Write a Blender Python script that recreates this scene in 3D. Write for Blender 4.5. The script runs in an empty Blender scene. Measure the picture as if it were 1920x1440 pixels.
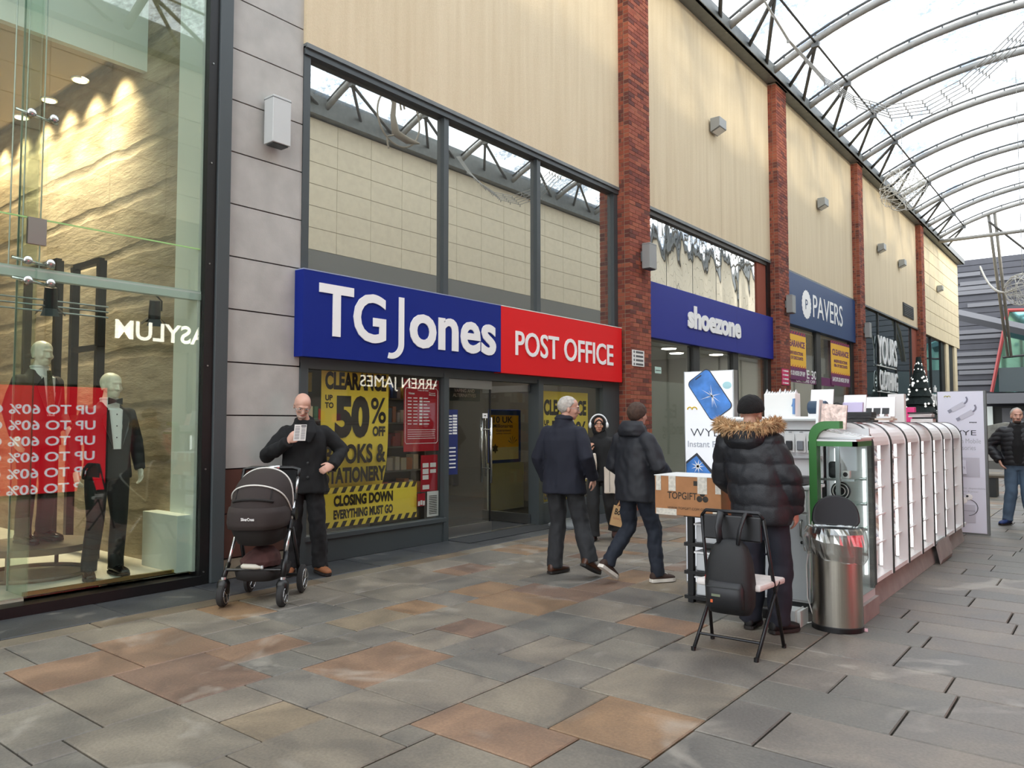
import bpy, bmesh, math, random
from mathutils import Vector, Matrix, noise, Quaternion
R = math.radians
scene = bpy.context.scene
COL = scene.collection
# ---------------------------------------------------------------- camera
FPX = 1442.0; CH = 1.55; YAW = R(38.416); PITCH = R(2.858)
cam_d = bpy.data.cameras.new('camera'); cam = bpy.data.objects.new('camera', cam_d); COL.objects.link(cam)
cam_d.sensor_fit = 'HORIZONTAL'; cam_d.sensor_width = 36.0; cam_d.lens = FPX/1920*36.0
cam_d.clip_start = 0.05; cam_d.clip_end = 400
cam.location = (0, 0, CH); cam.rotation_euler = (math.pi/2+PITCH, 0, YAW)
scene.camera = cam
# ---------------------------------------------------------------- sky, sun, exposure
w = bpy.data.worlds.new('overcast_sky'); scene.world = w; w.use_nodes = True
nt = w.node_tree; bg = nt.nodes['Background']
tc = nt.nodes.new('ShaderNodeTexCoord'); nz = nt.nodes.new('ShaderNodeTexNoise'); nz.inputs['Scale'].default_value = 2.2
nz.inputs['Detail'].default_value = 4
rp = nt.nodes.new('ShaderNodeValToRGB')
rp.color_ramp.elements[0].color = (0.80, 0.88, 1.0, 1); rp.color_ramp.elements[1].color = (1.0, 0.99, 0.96, 1)
rp.color_ramp.elements[0].position = 0.35; rp.color_ramp.elements[1].position = 0.6
nt.links.new(tc.outputs['Generated'], nz.inputs['Vector']); nt.links.new(nz.outputs['Fac'], rp.inputs['Fac'])
nt.links.new(rp.outputs['Color'], bg.inputs['Color']); bg.inputs['Strength'].default_value = 3.3
sd = bpy.data.lights.new('low_sun', 'SUN'); sun = bpy.data.objects.new('low_sun', sd); COL.objects.link(sun)
sd.energy = 1.5; sd.angle = R(3.0); sd.color = (1.0, 0.86, 0.62)
_d = Vector((-math.cos(R(15))*math.cos(R(12)), math.cos(R(15))*math.sin(R(12)), -math.sin(R(15))))
sun.rotation_euler = _d.to_track_quat('-Z', 'Y').to_euler(); sun.location = (20, 0, 20)
vs = scene.view_settings; vs.view_transform = 'Standard'; vs.look = 'None'; vs.exposure = 0.22; vs.gamma = 1.0; vs.use_curve_mapping = False
scene.cycles.max_bounces = 10; scene.cycles.transparent_max_bounces = 24; scene.cycles.glossy_bounces = 5
scene.cycles.caustics_reflective = False; scene.cycles.caustics_refractive = False
scene.cycles.sample_clamp_indirect = 6.0

# ---------------------------------------------------------------- pixel -> place (a pixel gives a direction; a plane gives the distance)
_f = Vector((-math.sin(YAW)*math.cos(PITCH), math.cos(YAW)*math.cos(PITCH), math.sin(PITCH)))
_r = Vector((math.cos(YAW), math.sin(YAW), 0)); _u = _r.cross(_f); CAM = Vector((0, 0, CH))
def ray(x, y): return _f + _r*((x-960)/FPX) - _u*((y-720)/FPX)
def pX(x, y, X): d = ray(x, y); return CAM + d*(X/d.x)
def pY(x, y, Y): d = ray(x, y); return CAM + d*(Y/d.y)
def pZ(x, y, Z=0.0): d = ray(x, y); return CAM + d*((Z-CH)/d.z)

# ---------------------------------------------------------------- materials
def lin(c):
    c = c/255.0
    return c/12.92 if c <= 0.04045 else ((c+0.055)/1.055)**2.4
def rgb(r, g, b): return (lin(r), lin(g), lin(b), 1.0)
MATS = {}
def mat(name, col, rough=0.6, metal=0.0, noise_amt=0.0, nscale=6.0, bump=0.0, bscale=40.0, emit=0.0, alpha=1.0, stretch=None, spec=0.5, coat=0.0, sheen=0.0):
    if name in MATS: return MATS[name]
    m = bpy.data.materials.new(name); m.use_nodes = True; MATS[name] = m
    t = m.node_tree; p = t.nodes['Principled BSDF']
    c = rgb(*col)
    p.inputs['Base Color'].default_value = c; p.inputs['Roughness'].default_value = rough; p.inputs['Metallic'].default_value = metal
    p.inputs['Specular IOR Level'].default_value = spec; p.inputs['Coat Weight'].default_value = coat; p.inputs['Alpha'].default_value = alpha
    p.inputs['Sheen Weight'].default_value = sheen
    tcn = None
    def vec():
        nonlocal tcn
        if tcn is None:
            tcn = t.nodes.new('ShaderNodeTexCoord'); out = tcn.outputs['Object']
            if stretch:
                mp = t.nodes.new('ShaderNodeMapping'); mp.inputs['Scale'].default_value = stretch
                t.links.new(out, mp.inputs['Vector']); tcn = mp.outputs['Vector']
            else: tcn = out
        return tcn
    if noise_amt:
        n = t.nodes.new('ShaderNodeTexNoise'); n.inputs['Scale'].default_value = nscale; n.inputs['Detail'].default_value = 6
        t.links.new(vec(), n.inputs['Vector'])
        cr = t.nodes.new('ShaderNodeValToRGB'); cr.color_ramp.elements[0].position = 0.3; cr.color_ramp.elements[1].position = 0.7
        a = [max(0, x*(1-noise_amt)) for x in c[:3]]+[1]; b = [min(1, x*(1+noise_amt)) for x in c[:3]]+[1]
        cr.color_ramp.elements[0].color = a; cr.color_ramp.elements[1].color = b
        t.links.new(n.outputs['Fac'], cr.inputs['Fac']); t.links.new(cr.outputs['Color'], p.inputs['Base Color'])
    if bump:
        n2 = t.nodes.new('ShaderNodeTexNoise'); n2.inputs['Scale'].default_value = bscale; n2.inputs['Detail'].default_value = 5
        t.links.new(vec(), n2.inputs['Vector'])
        bp = t.nodes.new('ShaderNodeBump'); bp.inputs['Strength'].default_value = bump; bp.inputs['Distance'].default_value = 0.02
        t.links.new(n2.outputs['Fac'], bp.inputs['Height']); t.links.new(bp.outputs['Normal'], p.inputs['Normal'])
    if emit:
        p.inputs['Emission Color'].default_value = c; p.inputs['Emission Strength'].default_value = emit
    return m
def glass(name, tint=(235, 245, 240), boost=2.2, base=0.02, rough=0.0, wave=0.0, wscale=1.5):
    if name in MATS: return MATS[name]
    m = bpy.data.materials.new(name); m.use_nodes = True; MATS[name] = m
    t = m.node_tree; t.nodes.clear()
    out = t.nodes.new('ShaderNodeOutputMaterial'); mix = t.nodes.new('ShaderNodeMixShader'); tr = t.nodes.new('ShaderNodeBsdfTransparent')
    gl = t.nodes.new('ShaderNodeBsdfGlossy'); ma = t.nodes.new('ShaderNodeMath')
    ma.operation = 'MULTIPLY_ADD'; ma.use_clamp = True; ma.inputs[1].default_value = boost; ma.inputs[2].default_value = base
    # Schlick reflectance, the same from both sides of the sheet
    ge = t.nodes.new('ShaderNodeNewGeometry'); dt = t.nodes.new('ShaderNodeVectorMath'); dt.operation = 'DOT_PRODUCT'
    ab = t.nodes.new('ShaderNodeMath'); ab.operation = 'ABSOLUTE'; om = t.nodes.new('ShaderNodeMath'); om.operation = 'SUBTRACT'; om.inputs[0].default_value = 1.0
    pw = t.nodes.new('ShaderNodeMath'); pw.operation = 'POWER'; pw.inputs[1].default_value = 5.0; fr = t.nodes.new('ShaderNodeMath'); fr.operation = 'MULTIPLY_ADD'
    fr.inputs[1].default_value = 0.96; fr.inputs[2].default_value = 0.04
    t.links.new(ge.outputs['Incoming'], dt.inputs[0]); t.links.new(ge.outputs['Normal'], dt.inputs[1]); t.links.new(dt.outputs['Value'], ab.inputs[0]); t.links.new(ab.outputs[0], om.inputs[1])
    t.links.new(om.outputs[0], pw.inputs[0]); t.links.new(pw.outputs[0], fr.inputs[0])
    tr.inputs['Color'].default_value = rgb(*tint); gl.inputs['Roughness'].default_value = rough
    gl.inputs['Color'].default_value = (0.95, 0.97, 0.96, 1)
    t.links.new(fr.outputs[0], ma.inputs[0]); t.links.new(ma.outputs[0], mix.inputs[0]); t.links.new(tr.outputs[0], mix.inputs[1])
    t.links.new(gl.outputs[0], mix.inputs[2]); t.links.new(mix.outputs[0], out.inputs[0])
    return m
def mirror_glass(name, col, wave=0.0, scale=(1, 1, 1), dist=0.02, rough=0.01):
    """reflective coated glazing with an opaque back; wave = uneven film"""
    if name in MATS: return MATS[name]
    m = bpy.data.materials.new(name); m.use_nodes = True; MATS[name] = m
    t = m.node_tree; p = t.nodes['Principled BSDF']
    p.inputs['Base Color'].default_value = rgb(*col); p.inputs['Metallic'].default_value = 0.94; p.inputs['Roughness'].default_value = rough
    if wave:
        tcn = t.nodes.new('ShaderNodeTexCoord'); mp = t.nodes.new('ShaderNodeMapping'); mp.inputs['Scale'].default_value = scale
        n = t.nodes.new('ShaderNodeTexNoise'); n.inputs['Scale'].default_value = 1.0; n.inputs['Detail'].default_value = 1.5
        b = t.nodes.new('ShaderNodeBump'); b.inputs['Strength'].default_value = wave; b.inputs['Distance'].default_value = dist
        t.links.new(tcn.outputs['Object'], mp.inputs[0]); t.links.new(mp.outputs[0], n.inputs['Vector'])
        t.links.new(n.outputs['Fac'], b.inputs['Height']); t.links.new(b.outputs[0], p.inputs['Normal'])
    return m
def stone_mat(name, cols, island=False, grime=0.5):
    """natural stone flags: colour picked per slab, cloudy staining and riven relief inside it"""
    m = bpy.data.materials.new(name); m.use_nodes = True
    t = m.node_tree; L = t.links; p = t.nodes['Principled BSDF']
    src = t.nodes.new('ShaderNodeNewGeometry').outputs['Random Per Island'] if island else t.nodes.new('ShaderNodeObjectInfo').outputs['Random']
    cr = t.nodes.new('ShaderNodeValToRGB'); cr.color_ramp.interpolation = 'CONSTANT'
    e = cr.color_ramp.elements; k = len(cols)
    e[0].color = rgb(*cols[0]); e[0].position = 0; e[1].color = rgb(*cols[1]); e[1].position = 1.0/k
    for i in range(2, k): q = e.new(i/k); q.color = rgb(*cols[i])
    L.new(src, cr.inputs[0])
    geo = t.nodes.new('ShaderNodeNewGeometry')
    n1 = t.nodes.new('ShaderNodeTexNoise'); n1.inputs['Scale'].default_value = 2.3; n1.inputs['Detail'].default_value = 7; n1.inputs['Distortion'].default_value = 0.7
    L.new(geo.outputs['Position'], n1.inputs['Vector'])
    n2 = t.nodes.new('ShaderNodeTexNoise'); n2.inputs['Scale'].default_value = 60; n2.inputs['Detail'].default_value = 6
    L.new(geo.outputs['Position'], n2.inputs['Vector'])
    r1 = t.nodes.new('ShaderNodeValToRGB'); r1.color_ramp.elements[0].position = 0.36; r1.color_ramp.elements[1].position = 0.66
    r1.color_ramp.elements[0].color = (0.72, 0.72, 0.74, 1); r1.color_ramp.elements[1].color = (1.28, 1.25, 1.2, 1)
    L.new(n1.outputs['Fac'], r1.inputs[0])
    mx = t.nodes.new('ShaderNodeMix'); mx.data_type = 'RGBA'; mx.blend_type = 'MULTIPLY'; mx.inputs[0].default_value = grime*1.6 if grime*1.6 < 1 else 1
    L.new(cr.outputs[0], mx.inputs[6]); L.new(r1.outputs[0], mx.inputs[7])
    r2 = t.nodes.new('ShaderNodeValToRGB'); r2.color_ramp.elements[0].position = 0.35; r2.color_ramp.elements[1].position = 0.65
    r2.color_ramp.elements[0].color = (0.78, 0.78, 0.78, 1); r2.color_ramp.elements[1].color = (1.15, 1.15, 1.15, 1)
    L.new(n2.outputs['Fac'], r2.inputs[0])
    mx2 = t.nodes.new('ShaderNodeMix'); mx2.data_type = 'RGBA'; mx2.blend_type = 'MULTIPLY'; mx2.inputs[0].default_value = 0.6
    L.new(mx.outputs[2], mx2.inputs[6]); L.new(r2.outputs[0], mx2.inputs[7])
    # pale worn veins
    n3 = t.nodes.new('ShaderNodeTexNoise'); n3.inputs['Scale'].default_value = 1.1; n3.inputs['Detail'].default_value = 3; n3.inputs['Distortion'].default_value = 1.6
    L.new(geo.outputs['Position'], n3.inputs['Vector'])
    r3 = t.nodes.new('ShaderNodeValToRGB'); q = r3.color_ramp.elements
    q[0].position = 0.60; q[0].color = (0, 0, 0, 1); q[1].position = 0.70; q[1].color = (0.42, 0.42, 0.42, 1)
    L.new(n3.outputs['Fac'], r3.inputs[0])
    mx3 = t.nodes.new('ShaderNodeMix'); mx3.data_type = 'RGBA'
    L.new(r3.outputs[0], mx3.inputs[0]); L.new(mx2.outputs[2], mx3.inputs[6]); mx3.inputs[7].default_value = rgb(178, 172, 160)
    L.new(mx3.outputs[2], p.inputs['Base Color'])
    p.inputs['Roughness'].default_value = 0.5
    rr = t.nodes.new('ShaderNodeMapRange'); rr.inputs[3].default_value = 0.36; rr.inputs[4].default_value = 0.7
    L.new(n1.outputs['Fac'], rr.inputs[0]); L.new(rr.outputs[0], p.inputs['Roughness'])
    bp = t.nodes.new('ShaderNodeBump'); bp.inputs['Strength'].default_value = 0.25; bp.inputs['Distance'].default_value = 0.01
    L.new(n2.outputs['Fac'], bp.inputs['Height']); L.new(bp.outputs[0], p.inputs['Normal'])
    return m
def streak_render(name, col, dark):
    """rendered wall with vertical rain streaks and pebbly grain"""
    m = mat(name, col, 0.85, noise_amt=0.0, bump=0.35, bscale=90)
    t = m.node_tree; L = t.links; p = t.nodes['Principled BSDF']
    tcn = t.nodes.new('ShaderNodeTexCoord')
    mp = t.nodes.new('ShaderNodeMapping'); mp.inputs['Scale'].default_value = (5, 5, 0.25)
    L.new(tcn.outputs['Object'], mp.inputs[0])
    n = t.nodes.new('ShaderNodeTexNoise'); n.inputs['Scale'].default_value = 1.6; n.inputs['Detail'].default_value = 6; L.new(mp.outputs[0], n.inputs['Vector'])
    n2 = t.nodes.new('ShaderNodeTexNoise'); n2.inputs['Scale'].default_value = 45; n2.inputs['Detail'].default_value = 3; L.new(tcn.outputs['Object'], n2.inputs['Vector'])
    add = t.nodes.new('ShaderNodeMath'); add.operation = 'MULTIPLY_ADD'; add.inputs[1].default_value = 0.45; L.new(n2.outputs['Fac'], add.inputs[0]); L.new(n.outputs['Fac'], add.inputs[2])
    r = t.nodes.new('ShaderNodeValToRGB'); r.color_ramp.elements[0].position = 0.5; r.color_ramp.elements[1].position = 0.95
    r.color_ramp.elements[0].color = rgb(*dark); r.color_ramp.elements[1].color = rgb(*col)
    L.new(add.outputs[0], r.inputs[0]); L.new(r.outputs[0], p.inputs['Base Color'])
    return m

# ---------------------------------------------------------------- mesh building
W = {}   # world matrix of every thing that parents parts
def link(o, parent=None):
    COL.objects.link(o)
    if parent is not None:
        o.parent = parent; o.matrix_parent_inverse = W.get(parent, Matrix()).inverted()
    return o
def tag(o, label=None, cat=None, group=None, kind=None):
    if label: o['label'] = label
    if cat: o['category'] = cat
    if group: o['group'] = group
    if kind: o['kind'] = kind
    return o
def thing(name, loc, label=None, cat=None, group=None, kind=None):
    o = bpy.data.objects.new(name, None); COL.objects.link(o); o.location = loc; o.empty_display_size = 0.1
    W[o] = Matrix.Translation(loc); return tag(o, label, cat, group, kind)
def frame_from(t, up=Vector((0, 0, 1))):
    t = t.normalized()
    a = up.cross(t)
    if a.length < 1e-3: a = Vector((1, 0, 0)).cross(t)
    if a.length < 1e-3: a = Vector((0, 1, 0)).cross(t)
    a.normalize(); b = t.cross(a); return a, b
class MB:
    def __init__(s): s.v = []; s.f = []
    def add(s, vs, fs):
        k = len(s.v); s.v += [tuple(x) for x in vs]; s.f += [tuple(i+k for i in f) for f in fs]; return s
    def box(s, x0, x1, y0, y1, z0, z1):
        x0, x1 = min(x0, x1), max(x0, x1); y0, y1 = min(y0, y1), max(y0, y1); z0, z1 = min(z0, z1), max(z0, z1)
        return s.add([(x0, y0, z0), (x1, y0, z0), (x1, y1, z0), (x0, y1, z0), (x0, y0, z1), (x1, y0, z1), (x1, y1, z1), (x0, y1, z1)],
                     [(0, 3, 2, 1), (4, 5, 6, 7), (0, 1, 5, 4), (1, 2, 6, 5), (2, 3, 7, 6), (3, 0, 4, 7)])
    def obox(s, c, ax, ay, az):   # oriented box: centre and three half-axis vectors
        c = Vector(c); ax = Vector(ax); ay = Vector(ay); az = Vector(az)
        vs = [c+ax*i+ay*j+az*k for k in (-1, 1) for (i, j) in ((-1, -1), (1, -1), (1, 1), (-1, 1))]
        return s.add(vs, [(0, 3, 2, 1), (4, 5, 6, 7), (0, 1, 5, 4), (1, 2, 6, 5), (2, 3, 7, 6), (3, 0, 4, 7)])
    def quad(s, a, b, c, d): return s.add([a, b, c, d], [(0, 1, 2, 3)])
    def tube(s, pts, rad, n=10, cap=True, flat=None):
        pts = [Vector(p) for p in pts]; m = len(pts)
        if not hasattr(rad, '__len__'): rad = [rad]*m
        vs = []; fs = []; pa = None
        for i, p in enumerate(pts):
            t = (pts[min(i+1, m-1)]-pts[max(i-1, 0)])
            if t.length < 1e-9: t = Vector((0, 0, 1))
            t.normalize()
            if pa is None: a, b = frame_from(t)
            else:
                a = pa - t*pa.dot(t)
                if a.length < 1e-4: a, b = frame_from(t)
                else: a.normalize(); b = t.cross(a)
            pa = a
            rr = rad[i]; ra, rb = rr if hasattr(rr, '__len__') else (rr, rr)
            for k in range(n):
                th = 2*math.pi*k/n; vs.append(p+a*(ra*math.cos(th))+b*(rb*math.sin(th)))
        for i in range(m-1):
            for k in range(n):
                k2 = (k+1) % n; fs.append((i*n+k, i*n+k2, (i+1)*n+k2, (i+1)*n+k))
        if cap: fs.append(tuple(range(n-1, -1, -1))); fs.append(tuple((m-1)*n+k for k in range(n)))
        return s.add(vs, fs)
    def rings(s, rs, cap=True):
        n = len(rs[0]); vs = [p for r in rs for p in r]; fs = []
        for i in range(len(rs)-1):
            for k in range(n):
                k2 = (k+1) % n; fs.append((i*n+k, i*n+k2, (i+1)*n+k2, (i+1)*n+k))
        if cap: fs.append(tuple(range(n-1, -1, -1))); fs.append(tuple((len(rs)-1)*n+k for k in range(n)))
        return s.add(vs, fs)
    def stack(s, lv, n=24, M=None, p=2.0):   # horizontal ellipses (cx, cy, z, rx, ry); p = superellipse power
        rs = []
        for (cx, cy, z, rx, ry) in lv:
            r = []
            for k in range(n):
                th = 2*math.pi*k/n; c, q = math.cos(th), math.sin(th)
                v = Vector((cx+rx*math.copysign(abs(c)**(2/p), c), cy+ry*math.copysign(abs(q)**(2/p), q), z)); r.append(M @ v if M else v)
            rs.append(r)
        return s.rings(rs)
    def ball(s, c, r, n=16, m=10, M=None):
        c = Vector(c); r = (r, r, r) if not hasattr(r, '__len__') else r
        rs = []
        for i in range(m+1):
            ph = math.pi*(i/m); ph = min(max(ph, 0.02), math.pi-0.02)
            ring = []
            for k in range(n):
                th = 2*math.pi*k/n
                v = Vector((r[0]*math.sin(ph)*math.cos(th), r[1]*math.sin(ph)*math.sin(th), -r[2]*math.cos(ph)))
                ring.append(c+(M @ v if M else v))
            rs.append(ring)
        return s.rings(rs)
    def prism(s, poly, fn, d0, d1):   # 2-D outline extruded: fn(a, b, d) -> point
        n = len(poly)
        vs = [fn(a, b, d0) for a, b in poly]+[fn(a, b, d1) for a, b in poly]
        fs = [tuple(range(n-1, -1, -1)), tuple(range(n, 2*n))]+[(k, (k+1) % n, n+(k+1) % n, n+k) for k in range(n)]
        return s.add(vs, fs)
    def mesh(s, name='m', fix=True):
        me = bpy.data.meshes.new(name); me.from_pydata(s.v, [], s.f)
        if fix:
            bm = bmesh.new(); bm.from_mesh(me); bmesh.ops.recalc_face_normals(bm, faces=bm.faces); bm.to_mesh(me); bm.free()
        return me
    def build(s, name, m, parent=None, smooth=False, bevel=0.0, segs=2, label=None, cat=None, group=None, kind=None, fix=True):
        me = s.mesh(name, fix)
        if bevel:
            bm = bmesh.new(); bm.from_mesh(me)
            ed = [e for e in bm.edges if len(e.link_faces) == 2 and e.calc_face_angle(0) > R(25)]
            bmesh.ops.bevel(bm, geom=ed, offset=bevel, segments=segs, profile=0.5, affect='EDGES', clamp_overlap=True); bm.to_mesh(me); bm.free()
        if smooth:
            for p in me.polygons: p.use_smooth = True
            if bevel or smooth == 'auto':
                try: me.set_sharp_from_angle(angle=R(35))
                except Exception: pass
        if m: me.materials.append(m)
        o = bpy.data.objects.new(name, me); link(o, parent); return tag(o, label, cat, group, kind)
def box(name, m, b, parent=None, **k): return MB().box(*b).build(name, m, parent, **k)
def text_mesh(body, bold=0.0, depth=0.0, spacing=1.0, align='LEFT', line=1.0):
    cu = bpy.data.curves.new('t', 'FONT'); cu.body = body; cu.size = 1; cu.offset = bold; cu.extrude = depth; cu.space_character = spacing
    cu.align_x = align; cu.space_line = line; cu.resolution_u = 4
    o = bpy.data.objects.new('t', cu); COL.objects.link(o)
    dg = bpy.context.evaluated_depsgraph_get(); me = bpy.data.meshes.new_from_object(o.evaluated_get(dg))
    bpy.data.objects.remove(o); bpy.data.curves.remove(cu); return me
def lettering(name, body, m, o, u, v, wd, ht, parent, out=0.003, bold=0.0, thick=0.0, keep=False, align='LEFT', label=None, spacing=1.0, line=1.0):
    """writing laid on a plane: o = lower left corner, u / v = unit axes, stretched to wd x ht"""
    me = text_mesh(body, bold, 0.0, spacing, align, line)
    xs = [q.co.x for q in me.vertices]; ys = [q.co.y for q in me.vertices]
    x0, x1, y0, y1 = min(xs), max(xs), min(ys), max(ys)
    sx = wd/(x1-x0); sy = ht/(y1-y0)
    o = Vector(o); u = Vector(u); v = Vector(v); n = u.cross(v)
    if keep: s_ = min(sx, sy); o = o+u*((wd-(x1-x0)*s_)/2)+v*((ht-(y1-y0)*s_)/2); sx = sy = s_
    if thick:
        bm = bmesh.new(); bm.from_mesh(me); g = bmesh.ops.extrude_face_region(bm, geom=bm.faces[:])
        vv = [e for e in g['geom'] if isinstance(e, bmesh.types.BMVert)]
        for q in vv: q.co.z += 1.0
        bmesh.ops.recalc_face_normals(bm, faces=bm.faces); bm.to_mesh(me); bm.free()
    for q in me.vertices:
        c = q.co.copy(); q.co = o+u*((c.x-x0)*sx)+v*((c.y-y0)*sy)+n*(out+c.z*thick)
    for p_ in me.polygons: p_.use_smooth = False
    me.materials.append(m); ob = bpy.data.objects.new(name, me); link(ob, parent)
    if label: ob['label'] = label
    return ob
UY, UZ, UX = Vector((0, 1, 0)), Vector((0, 0, 1)), Vector((1, 0, 0))
def copy_tree(o, parent=None):
    c = o.copy(); COL.objects.link(c)
    if parent is not None: c.parent = parent
    for ch in list(o.children): copy_tree(ch, c)
    return c
RN = random.Random(7)
# ================================================================ SETTING
FX = -7.0          # facade plane
OX = 3.4           # opposite facade
M_grey = mat('dark grey metal', (72, 78, 80), 0.45, 0.2)
M_black = mat('black frame', (14, 14, 15), 0.4)
M_render = streak_render('cream render', (221, 204, 173), (209, 190, 157))
M_gut = mat('gutter grey', (112, 116, 116), 0.5, 0.2, noise_amt=0.12)
M_clad = mat('cream cladding tile', (222, 207, 172), 0.7, noise_amt=0.06, nscale=3)
M_chrome = mat('polished steel', (200, 200, 198), 0.18, 1.0)
M_brushed = mat('brushed steel', (168, 168, 166), 0.33, 1.0)
M_white = mat('white paint', (236, 236, 232), 0.5)
M_offw = mat('off white wall', (214, 216, 208), 0.7)
G_shop = glass('shop glass', (247, 248, 246), 1.2, 0.0)
G_left = glass('tall shop glass', (244, 250, 246), 1.6, 0.01)
G_clear = glass('clear display glass', (246, 250, 249), 0.7, 0.0)

# ---- floor: bed of mortar, then every flag stone its own piece
floor = MB().box(-16, 12, -14, 70, -0.3, -0.03).build('floor', mat('mortar bed', (58, 54, 48), 0.9, noise_amt=0.2), kind='structure')
S_L = [(120, 114, 103), (130, 106, 87), (114, 111, 104), (134, 109, 84), (110, 106, 98), (125, 118, 107), (118, 97, 83), (119, 115, 106), (106, 104, 98), (128, 116, 98), (113, 109, 102), (122, 115, 103)]
S_R = [(110, 106, 100), (115, 110, 103), (103, 101, 96), (111, 105, 98), (118, 112, 104), (106, 104, 98)]
S_D = [(58, 60, 62), (63, 65, 66), (54, 56, 59)]
def flag(rects, m_part, m_stuff, stuffname, limit, rank):
    rects = sorted(rects, key=rank)
    cache = {}
    for i, (x0, x1, y0, y1) in enumerate(rects[:limit]):
        key = (round(x1-x0, 3), round(y1-y0, 3))
        if key not in cache:
            hx, hy = key[0]/2-0.005, key[1]/2-0.005; c = 0.006
            b = MB(); b.add([(-hx, -hy, -0.04), (hx, -hy, -0.04), (hx, hy, -0.04), (-hx, hy, -0.04), (-hx, -hy, -c), (hx, -hy, -c), (hx, hy, -c), (-hx, hy, -c),
                   (-hx+c, -hy+c, 0), (hx-c, -hy+c, 0), (hx-c, hy-c, 0), (-hx+c, hy-c, 0)],
                  [(0, 1, 5, 4), (1, 2, 6, 5), (2, 3, 7, 6), (3, 0, 4, 7), (4, 5, 9, 8), (5, 6, 10, 9), (6, 7, 11, 10), (7, 4, 8, 11), (8, 9, 10, 11)])
            me = b.mesh('slab'); me.materials.append(m_part); cache[key] = me
        o = bpy.data.objects.new('paving_slab', cache[key]); link(o, floor)
        o.location = ((x0+x1)/2, (y0+y1)/2, -RN.random()*0.004)
    if len(rects) > limit:
        b = MB()
        for (x0, x1, y0, y1) in rects[limit:]: b.box(x0+0.005, x1-0.005, y0+0.005, y1-0.005, -0.04, -RN.random()*0.003)
        b.build(stuffname, m_stuff, floor, kind='stuff', fix=False)
def ashlar(x0, x1, y0, y1, u=0.2):
    nx, ny = int(round((x1-x0)/u)), int(round((y1-y0)/u)); sx, sy = (x1-x0)/nx, (y1-y0)/ny
    g = [[0]*ny for _ in range(nx)]; out = []
    sizes = [(4, 3), (3, 3), (4, 2), (3, 2), (2, 2), (2, 3), (3, 4), (2, 1), (1, 1)]
    wts = [5, 6, 4, 6, 5, 4, 3, 0.6, 0.1]
    for j in range(ny):
        for i in range(nx):
            if g[i][j]: continue
            opts = []
            for (a, b), wt in zip(sizes, wts):
                if i+a <= nx and j+b <= ny and all(not g[i+p][j+q] for p in range(a) for q in range(b)): opts.append(((a, b), wt))
            (a, b) = RN.choices([o[0] for o in opts], [o[1] for o in opts])[0]
            for p in range(a):
                for q in range(b): g[i+p][j+q] = 1
            out.append((x0+i*sx, x0+(i+a)*sx, y0+j*sy, y0+(j+b)*sy))
    return out
def courses(x0, x1, y0, y1):
    out = []; y = y0; k = 0
    while y < y1:
        d = RN.choice([0.42, 0.42, 0.55, 0.36]); x = x0; first = True
        while x < x1:
            l = RN.choice([0.75, 0.95, 1.15, 0.6])*(RN.random()*0.5+0.5 if first else 1); first = False
            out.append((x, min(x+l, x1) if x1-(x+l) > 0.2 else x1, y, y+d)); x = out[-1][1]
        y += d
    return out
flag([(x, min(x+0.66, -6.1), y, y+0.9) for y in [1.2+0.9*k for k in range(12)] for x in (-6.99+0.0,)], stone_mat('granite', S_D, grime=0.3), stone_mat('granite2', S_D, True, 0.3), 'granite_paving', 30, lambda r: r[2])
flag([(-6.32, -6.1, 0.6+1.05*k, 1.65+1.05*k) for k in range(26)], stone_mat('sandstone border', [(112, 98, 80), (118, 110, 96), (106, 95, 80)], grime=0.5), stone_mat('sandstone border2', [(112, 98, 80), (118, 110, 96)], True), 'border_paving', 30, lambda r: r[2])
near = ashlar(-6.1, -1.75, 0.45, 30.0)
flag(near, stone_mat('flagstone', S_L, grime=0.6), stone_mat('flagstone far', S_L, True, 0.6), 'flagstone_paving', 175, lambda r: r[3]+abs(r[0]+3)*0.2)
rt = courses(-1.75, 3.4, 0.9, 36.0)
flag(rt, stone_mat('coursed stone', S_R, grime=0.45), stone_mat('coursed stone far', S_R, True, 0.45), 'coursed_paving', 90, lambda r: r[3]+max(0, r[1]-1.2)*4)
far_flags = [(-6.99+1.3*i+(0.65 if j % 2 else 0), -5.69+1.3*i+(0.65 if j % 2 else 0), 36+0.6*j, 36.6+0.6*j) for j in range(50) for i in range(10)]
flag([(r[0], r[1], r[2]-0.0, r[3]) for r in far_flags if r[2] > 36.0], None or MATS['mortar bed'], stone_mat('far stone', S_R, True, 0.4), 'far_paving', 0, lambda r: r[2])
flag([(-6.99, -6.33, 12.0+0.9*k, 12.9+0.9*k) for k in range(27)], MATS['mortar bed'], stone_mat('granite3', S_D, True, 0.3), 'granite_paving_far', 0, lambda r: r[2])

# ---- left facade ------------------------------------------------
wall = thing('wall_left', (FX, 0, 0), kind='structure')
def wallpart(name, m, b, **k): return box(name, m, b, wall, **k)
# grey cladding panels beside the tall shop
M_pan = mat('grey cement panel', (176, 173, 167), 0.6, noise_amt=0.1, nscale=4, bump=0.05, bscale=60)
M_panb = mat('brown metal panel', (84, 54, 45), 0.42, noise_amt=0.15, nscale=3)
wallpart('panel_backing', M_black, (-7.3, -7.04, 4.2, 5.12, 0, 10.3))
zs = [0.2, 0.64, 1.085]+[1.085+0.536*k for k in range(1, 18)]
for k in range(len(zs)-1):
    m = M_panb if zs[k] < 1.0 else M_pan
    wallpart('panel', m, (-7.04, FX, 4.205, 5.10, zs[k]+0.007, zs[k+1]-0.007))
wallpart('stone_plinth', mat('beige plinth', (140, 128, 108), 0.8, noise_amt=0.2), (-7.06, -7.01, 4.2, 5.1, 0, 0.19))
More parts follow.
